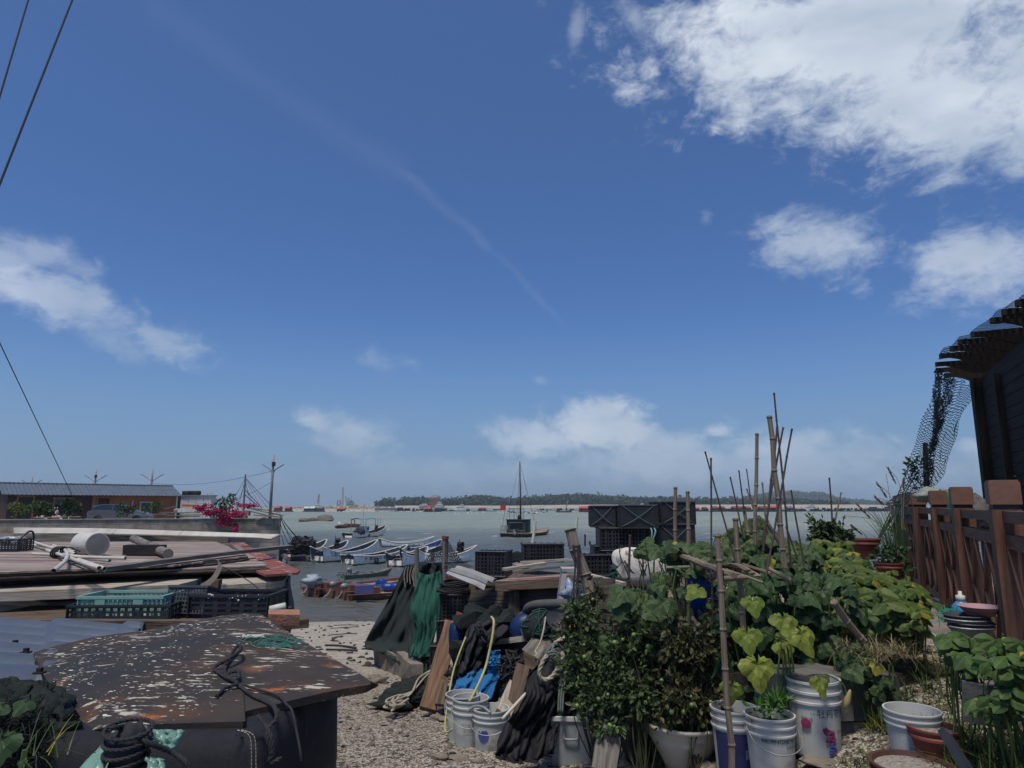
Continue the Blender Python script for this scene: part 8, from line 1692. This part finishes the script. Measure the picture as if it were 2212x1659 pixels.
for i in range(5):
    a, b = FP[i], FP[i+1]; d = (b-a).normalized(); n = Vector((-d.y, d.x)); p, q = a+d*.075, b-d*.075; v = lambda t, z, off=0: Vector((*(p.lerp(q, t)+n*off), z))
    for z, h, t_ in ((4.43, .065, .055), (4.29, .075, .055), (3.54, .075, .055)): MB().plank(v(0, z), v(1, z), t_, h).build('rail', m_fen, fn)
    for t in (.2, .5, .8): MB().plank(v(t, 3.58), v(t, 4.25), .05, .035, up=(n.x, n.y, 0)).build('baluster', m_fen, fn)
    for t0, t1 in ((.02, .35), (.35, .65), (.65, .98)):
        for s in (0, 1): MB().plank(v(t0 if s else t1, 3.58, .02), v(t1 if s else t0, 4.25, .02), .035, .02, up=(n.x, n.y, 0)).build('brace', m_fen, fn)
cur = MB()
for i in range(1, 5): a, b = FP[i], FP[i+1]; c = (a+b)/2; d = b-a; cur.box((c.x-.08, c.y, 3.26), (d.length+.02, .42, .34), (0, 0, math.atan2(d.y, d.x)), jit=.008)
cur.build('concrete_curb', m_conc, label='concrete curb under the wooden railing', cat='curb')
# terrace behind the fence
MB().grid([[Vector((x, y, 3.40)) for x in (a_+.1, a_+4, a_+10)] for a_, y in ((1.7, 2.0), (2.9, 4.1), (4.4, 7.2), (5.3, 9.3))], th=1.6).build('terrace', m_conc, kind='structure')
# ------------------------------------------------------------------ dark pergola hut
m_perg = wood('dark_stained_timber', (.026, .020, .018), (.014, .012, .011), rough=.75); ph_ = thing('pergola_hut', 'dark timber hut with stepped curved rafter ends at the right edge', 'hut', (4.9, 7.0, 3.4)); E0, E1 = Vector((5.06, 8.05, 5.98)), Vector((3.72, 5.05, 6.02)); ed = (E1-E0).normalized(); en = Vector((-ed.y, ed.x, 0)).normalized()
if en.x < 0: en = -en
tails = [W(*KR(x, y), d) for x, y, d in ((797, 430, 8.3), (757, 402, 8.15), (748, 370, 8.0), (770, 325, 7.6), (828, 285, 7.2), (873, 250, 6.85), (945, 210, 6.4), (1050, 135, 5.9), (1115, 92, 5.5), (1190, 42, 5.1), (1290, -30, 4.7), (1400, -120, 4.2))]
for q in tails:
    prof = [(0, 0), (0, .05), (2.6, .05), (2.6, -.11), (.42, -.11), (.30, -.08), (.18, -.02), (.10, .0)]; R = Matrix((en, Vector((0, 0, 1)), en.cross(Vector((0, 0, 1))))).transposed(); MB().prism(prof, .05, R, q).build('rafter', m_perg, ph_)
MB().plank(E0+en*.42-ed*.1-Vector((0, 0, .17)), E1+en*.42+ed*.8-Vector((0, 0, .17)), .1, .14).build('eave_beam', m_perg, ph_); MB().plank(E0+en*.42-Vector((0, 0, .62)), E1+en*.42+ed*.8-Vector((0, 0, .62)), .06, .1).build('eave_beam', m_perg, ph_)
pc = W(985, 440, 7.3); MB().box((pc.x+.03, 7.3, 4.62), (.16, .18, 2.45), (0, 0, math.atan2(ed.y, ed.x))).build('post', m_perg, ph_); MB().box((pc.x+.10, 6.95, 4.62), (.09, .09, 2.4), (0, 0, .2)).build('post', wood('lit_timber_edge', (.075, .055, .05), (.04, .03, .028)), ph_)  # paler second post: the lit edge is put into its wood colour
wl = MB(); a = Vector((pc.x+.03, 7.3, 0)); b = a+ed*3.4; b.z = 0
for k in range(23): wl.plank(a+Vector((0, 0, 3.45+.105*k)), b+Vector((0, 0, 3.45+.105*k)), .02, .10, up=(0, 0, 1))
wl.build('louvred_wall', m_perg, ph_); MB().box((7.2, 7.1, 4.6), (2.6, .05, 2.4), (0, 0, -.42)).build('rear_wall', m_perg, ph_)
for k in (.25, .6): q = a.lerp(b, k)-en*.03; MB().box((q.x, q.y, 4.6), (.1, .06, 2.3), (0, 0, math.atan2(ed.y, ed.x))).build('wall_batten', m_perg, ph_)
MB().blob(D(KR, 1190, 500, 6.6), (.16, .12, .12), 3, .2).build('dark_bundle', m_netd, smooth=True, label='dark bundle hanging under the hut roof', cat='bundle')
# bird net over the roof and hanging to the fence end
hn = sheet('bird_net', net_black, [([(750, 365), (850, 420), (992, 488)], 7.9, 7.3), ([(722, 520), (830, 560), (955, 545)], 8.2, 7.6), ([(668, 690), (770, 710), (893, 665)], 8.5, 8.0), ([(622, 830), (730, 850), (840, 830)], 8.8, 8.4), ([(582, 960), (690, 980), (795, 960)], 9.0, 8.7), ([(540, 1080), (630, 1075), (700, 1060)], 9.1, 8.9)], K=KR, amp=.03, fr=9, th=0, nx=50, ny=50, seed=4, label='dark bird net hanging from the rafter ends down to the fence end', cat='net', group='bird nets on the pergola hut')
for pts, sd_ in (([([(752, 372), (775, 385)], 8.0, 8.0), ([(745, 560), (775, 560)], 8.3, 8.3), ([(740, 740), (765, 730)], 8.6, 8.6), ([(700, 860), (740, 850)], 8.8, 8.8), ([(695, 1040), (730, 1040)], 8.9, 8.9)], 5), ([([(800, 420), (850, 450)], 7.8, 7.8), ([(780, 560), (830, 560)], 8.1, 8.1), ([(750, 700), (790, 690)], 8.4, 8.4), ([(715, 840), (745, 835)], 8.7, 8.7)], 6)): sheet('net_fold', net_black, pts, hn, K=KR, amp=.05, fr=14, th=0, nx=16, seed=sd_)
P = []
for j in range(28):
    t = 2+9*j/27; row = []; q = tails[int(t)].lerp(tails[min(11, int(t)+1)], t-int(t))
    for i in range(16): c = q+en*(.02+.16*i)+Vector((0, 0, .06+.02*abs(math.sin(t*26))+.05*noise.noise(Vector((i*.4, j*.4, 2)))+.05*math.sin(PI*min(1, i/5)))); row.append(c)
    P.append(row)
MB().grid(P).build('bird_net', netmat('tangled_net', (.015, .022, .028), 18, .2), label='tangled dark net spread over the rafters of the hut', cat='net', group='bird nets on the pergola hut')
sheet('bird_net', netmat('bunched_net', (.014, .02, .025), 16, .24), [([(535, 1080), (590, 1065)], 9.0, 8.8), ([(520, 1180), (580, 1180)], 8.9, 8.7), ([(545, 1300), (575, 1320)], 8.8, 8.7), ([(560, 1400), (580, 1400)], 8.8, 8.7)], K=KR, amp=.12, fr=8, th=0, seed=8, label='bunched net wrapped round the last fence post', cat='net', group='bird nets on the pergola hut')
pole(KR, (692, 790), (700, 1060), 9.1, 9.1, .03, .035, 'dark_post', m_perg, label='dark post inside the hanging bird net', cat='post')
shrub(W(875, 545, 9.2), D(KR, 645, 990, 9.2), (.16, .15, .26), 110, .08, lf_dark, 'dark leafy bush behind the lower hanging net', seed=21)
shrub(W(893, 600, 7.4), D(KR, 470, 1440, 7.0), (.22, .15, .12), 160, .07, lf_dark, 'low dark plants between the two red pots', seed=22)
# reeds
rd = thing('reed_grass', 'tall reed grass with feathery plumes at the far end of the fence', 'reeds', W(893, 590, 8.0)); r = random.Random(17); mb = MB(); b0 = D(KR, 525, 1420, 8.0); b0.z = 3.35
for k in range(70):
    e = D(KR, r.uniform(340, 570), r.uniform(1090, 1330), 8.0+r.uniform(-.3, .3)); s = b0+Vector((r.uniform(-.12, .1), r.uniform(-.1, .1), 0)); Pq = smooth_path([s, s.lerp(e, .55)+Vector((.08, 0, .14)), e], 5); mb.grid([[p-Vector((.007*(1-i/len(Pq)), 0, 0)), p+Vector((.007*(1-i/len(Pq)), 0, 0))] for i, p in enumerate(Pq)])
mb.build('blades', leafmat('reed_blades', (.03, .075, .025), (.06, .12, .035)), rd); m_pl = M('reed_plume', (.26, .21, .14), (.18, .14, .10), scale=20)
for (x0, y0), (x1, y1), dd in [((430, 1020), (520, 1150), 8.0), ((490, 935), (560, 1080), 8.1), ((320, 1135), (440, 1260), 7.6), ((295, 1255), (380, 1330), 7.4), ((572, 1000), (575, 1080), 8.2), ((420, 1095), (500, 1170), 8.0), ((475, 960), (500, 1130), 8.2), ((240, 1190), (470, 1270), 7.6)]:
    a, c = D(KR, x0, y0, dd), D(KR, x1, y1, dd); mb = MB(); mb.tube(smooth_path([a, c, b0], 6), .003, 4); thin = (x0 in (475, 240))
    for k in range(0 if thin else 60): t = r.random()*.62; q = a.lerp(c, t); small_leaf(mb, q, ((a-c).normalized()+rdir(r)*.35).normalized(), rdir(r), .05, .008)
    mb.build('plume', m_pl, rd)
# things behind the railing and on the curb
MB().blob(D(KR, 760, 1085, 8.0), (.24, .2, .09), 6, .25, 2, 16, 10).build('net_bag', M('pale_net_bag', (.26, .29, .25), (.17, .2, .17), scale=14, bump=.7), smooth=True, label='pale sack under netting showing above the railing', cat='sack'); MB().blob(D(KR, 805, 1165, 7.6), (.1, .1, .22), 7, .2, 2, 14, 10).build('green_sack', M('deep_green_sack', (.02, .12, .09), (.015, .08, .06), scale=9), smooth=True, label='deep green sack standing behind the railing', cat='sack')
MB().blob(D(KR, 985, 1205, 6.6), (.2, .15, .2), 8, .3, 2, 14, 10).build('grey_bundle', M('grey_rubble_bag', (.13, .125, .12), (.07, .068, .066), scale=16, bump=.8), smooth=True, label='grey lumpy bundle behind the railing, left of the nearest post', cat='bundle')
bs = D(KQ, 1260, 470, 4.6)
for i in range(4): MB().lathe([(.10, 0), (.13, .045), (.134, .05), (.13, .055), (.098, .006), (0, .006)], bs+Vector((.01*math.sin(i*2), .01*i, -.03+.022*i)), 30, sx=1.05, sy=.9).build('plastic_tray', m_gryp if i % 2 else m_metal, label='oblong plastic tray in the stack under the pink basin', cat='tray', group='stacked trays under the pink basin')
MB().lathe([(.075, 0), (.12, .05), (.128, .053), (.128, .058), (.116, .056), (.073, .006), (0, .006)], bs+Vector((.07, 0, .09)), 32).build('pink_basin', M('dusty_pink_plastic', (.40, .24, .26), (.34, .2, .22), rough=.5), smooth=True, label='dusty pink plastic basin on the stack by the railing', cat='basin')
bt2 = thing('detergent_bottle', 'sky blue bottle with a white pump cap behind the pink basin', 'bottle', D(KQ, 1185, 380, 5.0)); MB().lathe([(0, 0), (.05, 0), (.062, .03), (.058, .09), (.03, .12), (.022, .13), (0, .13)], (0, 0, 0), 20).build('bottle_body', M('sky_blue_plastic', (.05, .25, .45), (.04, .2, .4), rough=.35), bt2, smooth=True, local=True); MB().lathe([(.03, .12), (.03, .16), (.012, .165), (.012, .19), (0, .19)], (0, 0, 0), 14).build('cap', m_white, bt2, smooth=True, local=True)
mb = MB(); r = random.Random(31)
for k in range(110): a = D(KQ, r.uniform(1000, 1140), r.uniform(295, 390), 5.0+r.uniform(-.1, .2)); mb.tube([a, a+rdir(r)*.03, a+rdir(r)*.05], .0025, 4)
mb.build('net_scrap', M('bright_green_twine', (.03, .28, .2), (.03, .2, .15), bump=0), label='wad of bright green netting on the curb', cat='net')
MB().tube([D(KQ, 885, 490, 5.1), D(KQ, 960, 540, 4.8)], .012).build('white_rod', m_pvc, label='short white rod lying at the foot of the curb', cat='rod')
# squash leaves in the near left corner
vine('large squash leaves in the bottom left corner of the picture', [(20, 755, 1.9, .02, .02, .02, 1)], MATS['dark_squash_leaves'], .03, 77, group=None, stems=1, extra=[(KP, 150, 790, 1.95, .065, .3, 1.4, -.2), (KP, 15, 810, 1.9, .06, 0, 1, -.4), (KP, 10, 1030, 1.75, .10, .1, .5, .1)], base=(-1.3, 1.9, 2.8))  # corner shade put into the colour: the darker leaf material
# ------------------------------------------------------------------ sea haze
hzm = bpy.data.materials.new('sea_haze'); hzm.use_nodes = True; _n = hzm.node_tree.nodes; _l = hzm.node_tree.links; _n.remove(_n['Principled BSDF'])
pv = _n.new('ShaderNodeVolumePrincipled'); pv.inputs['Color'].default_value = (.72, .87, 1, 1); pv.inputs['Density'].default_value = .00022; pv.inputs['Anisotropy'].default_value = .1
_l.new(pv.outputs[0], _n['Material Output'].inputs['Volume'])
MB().box((0, 3000, 60), (14000, 6900, 140)).build('haze', hzm, kind='stuff', label='thin blue sea haze over the bay', cat='haze', local=True)
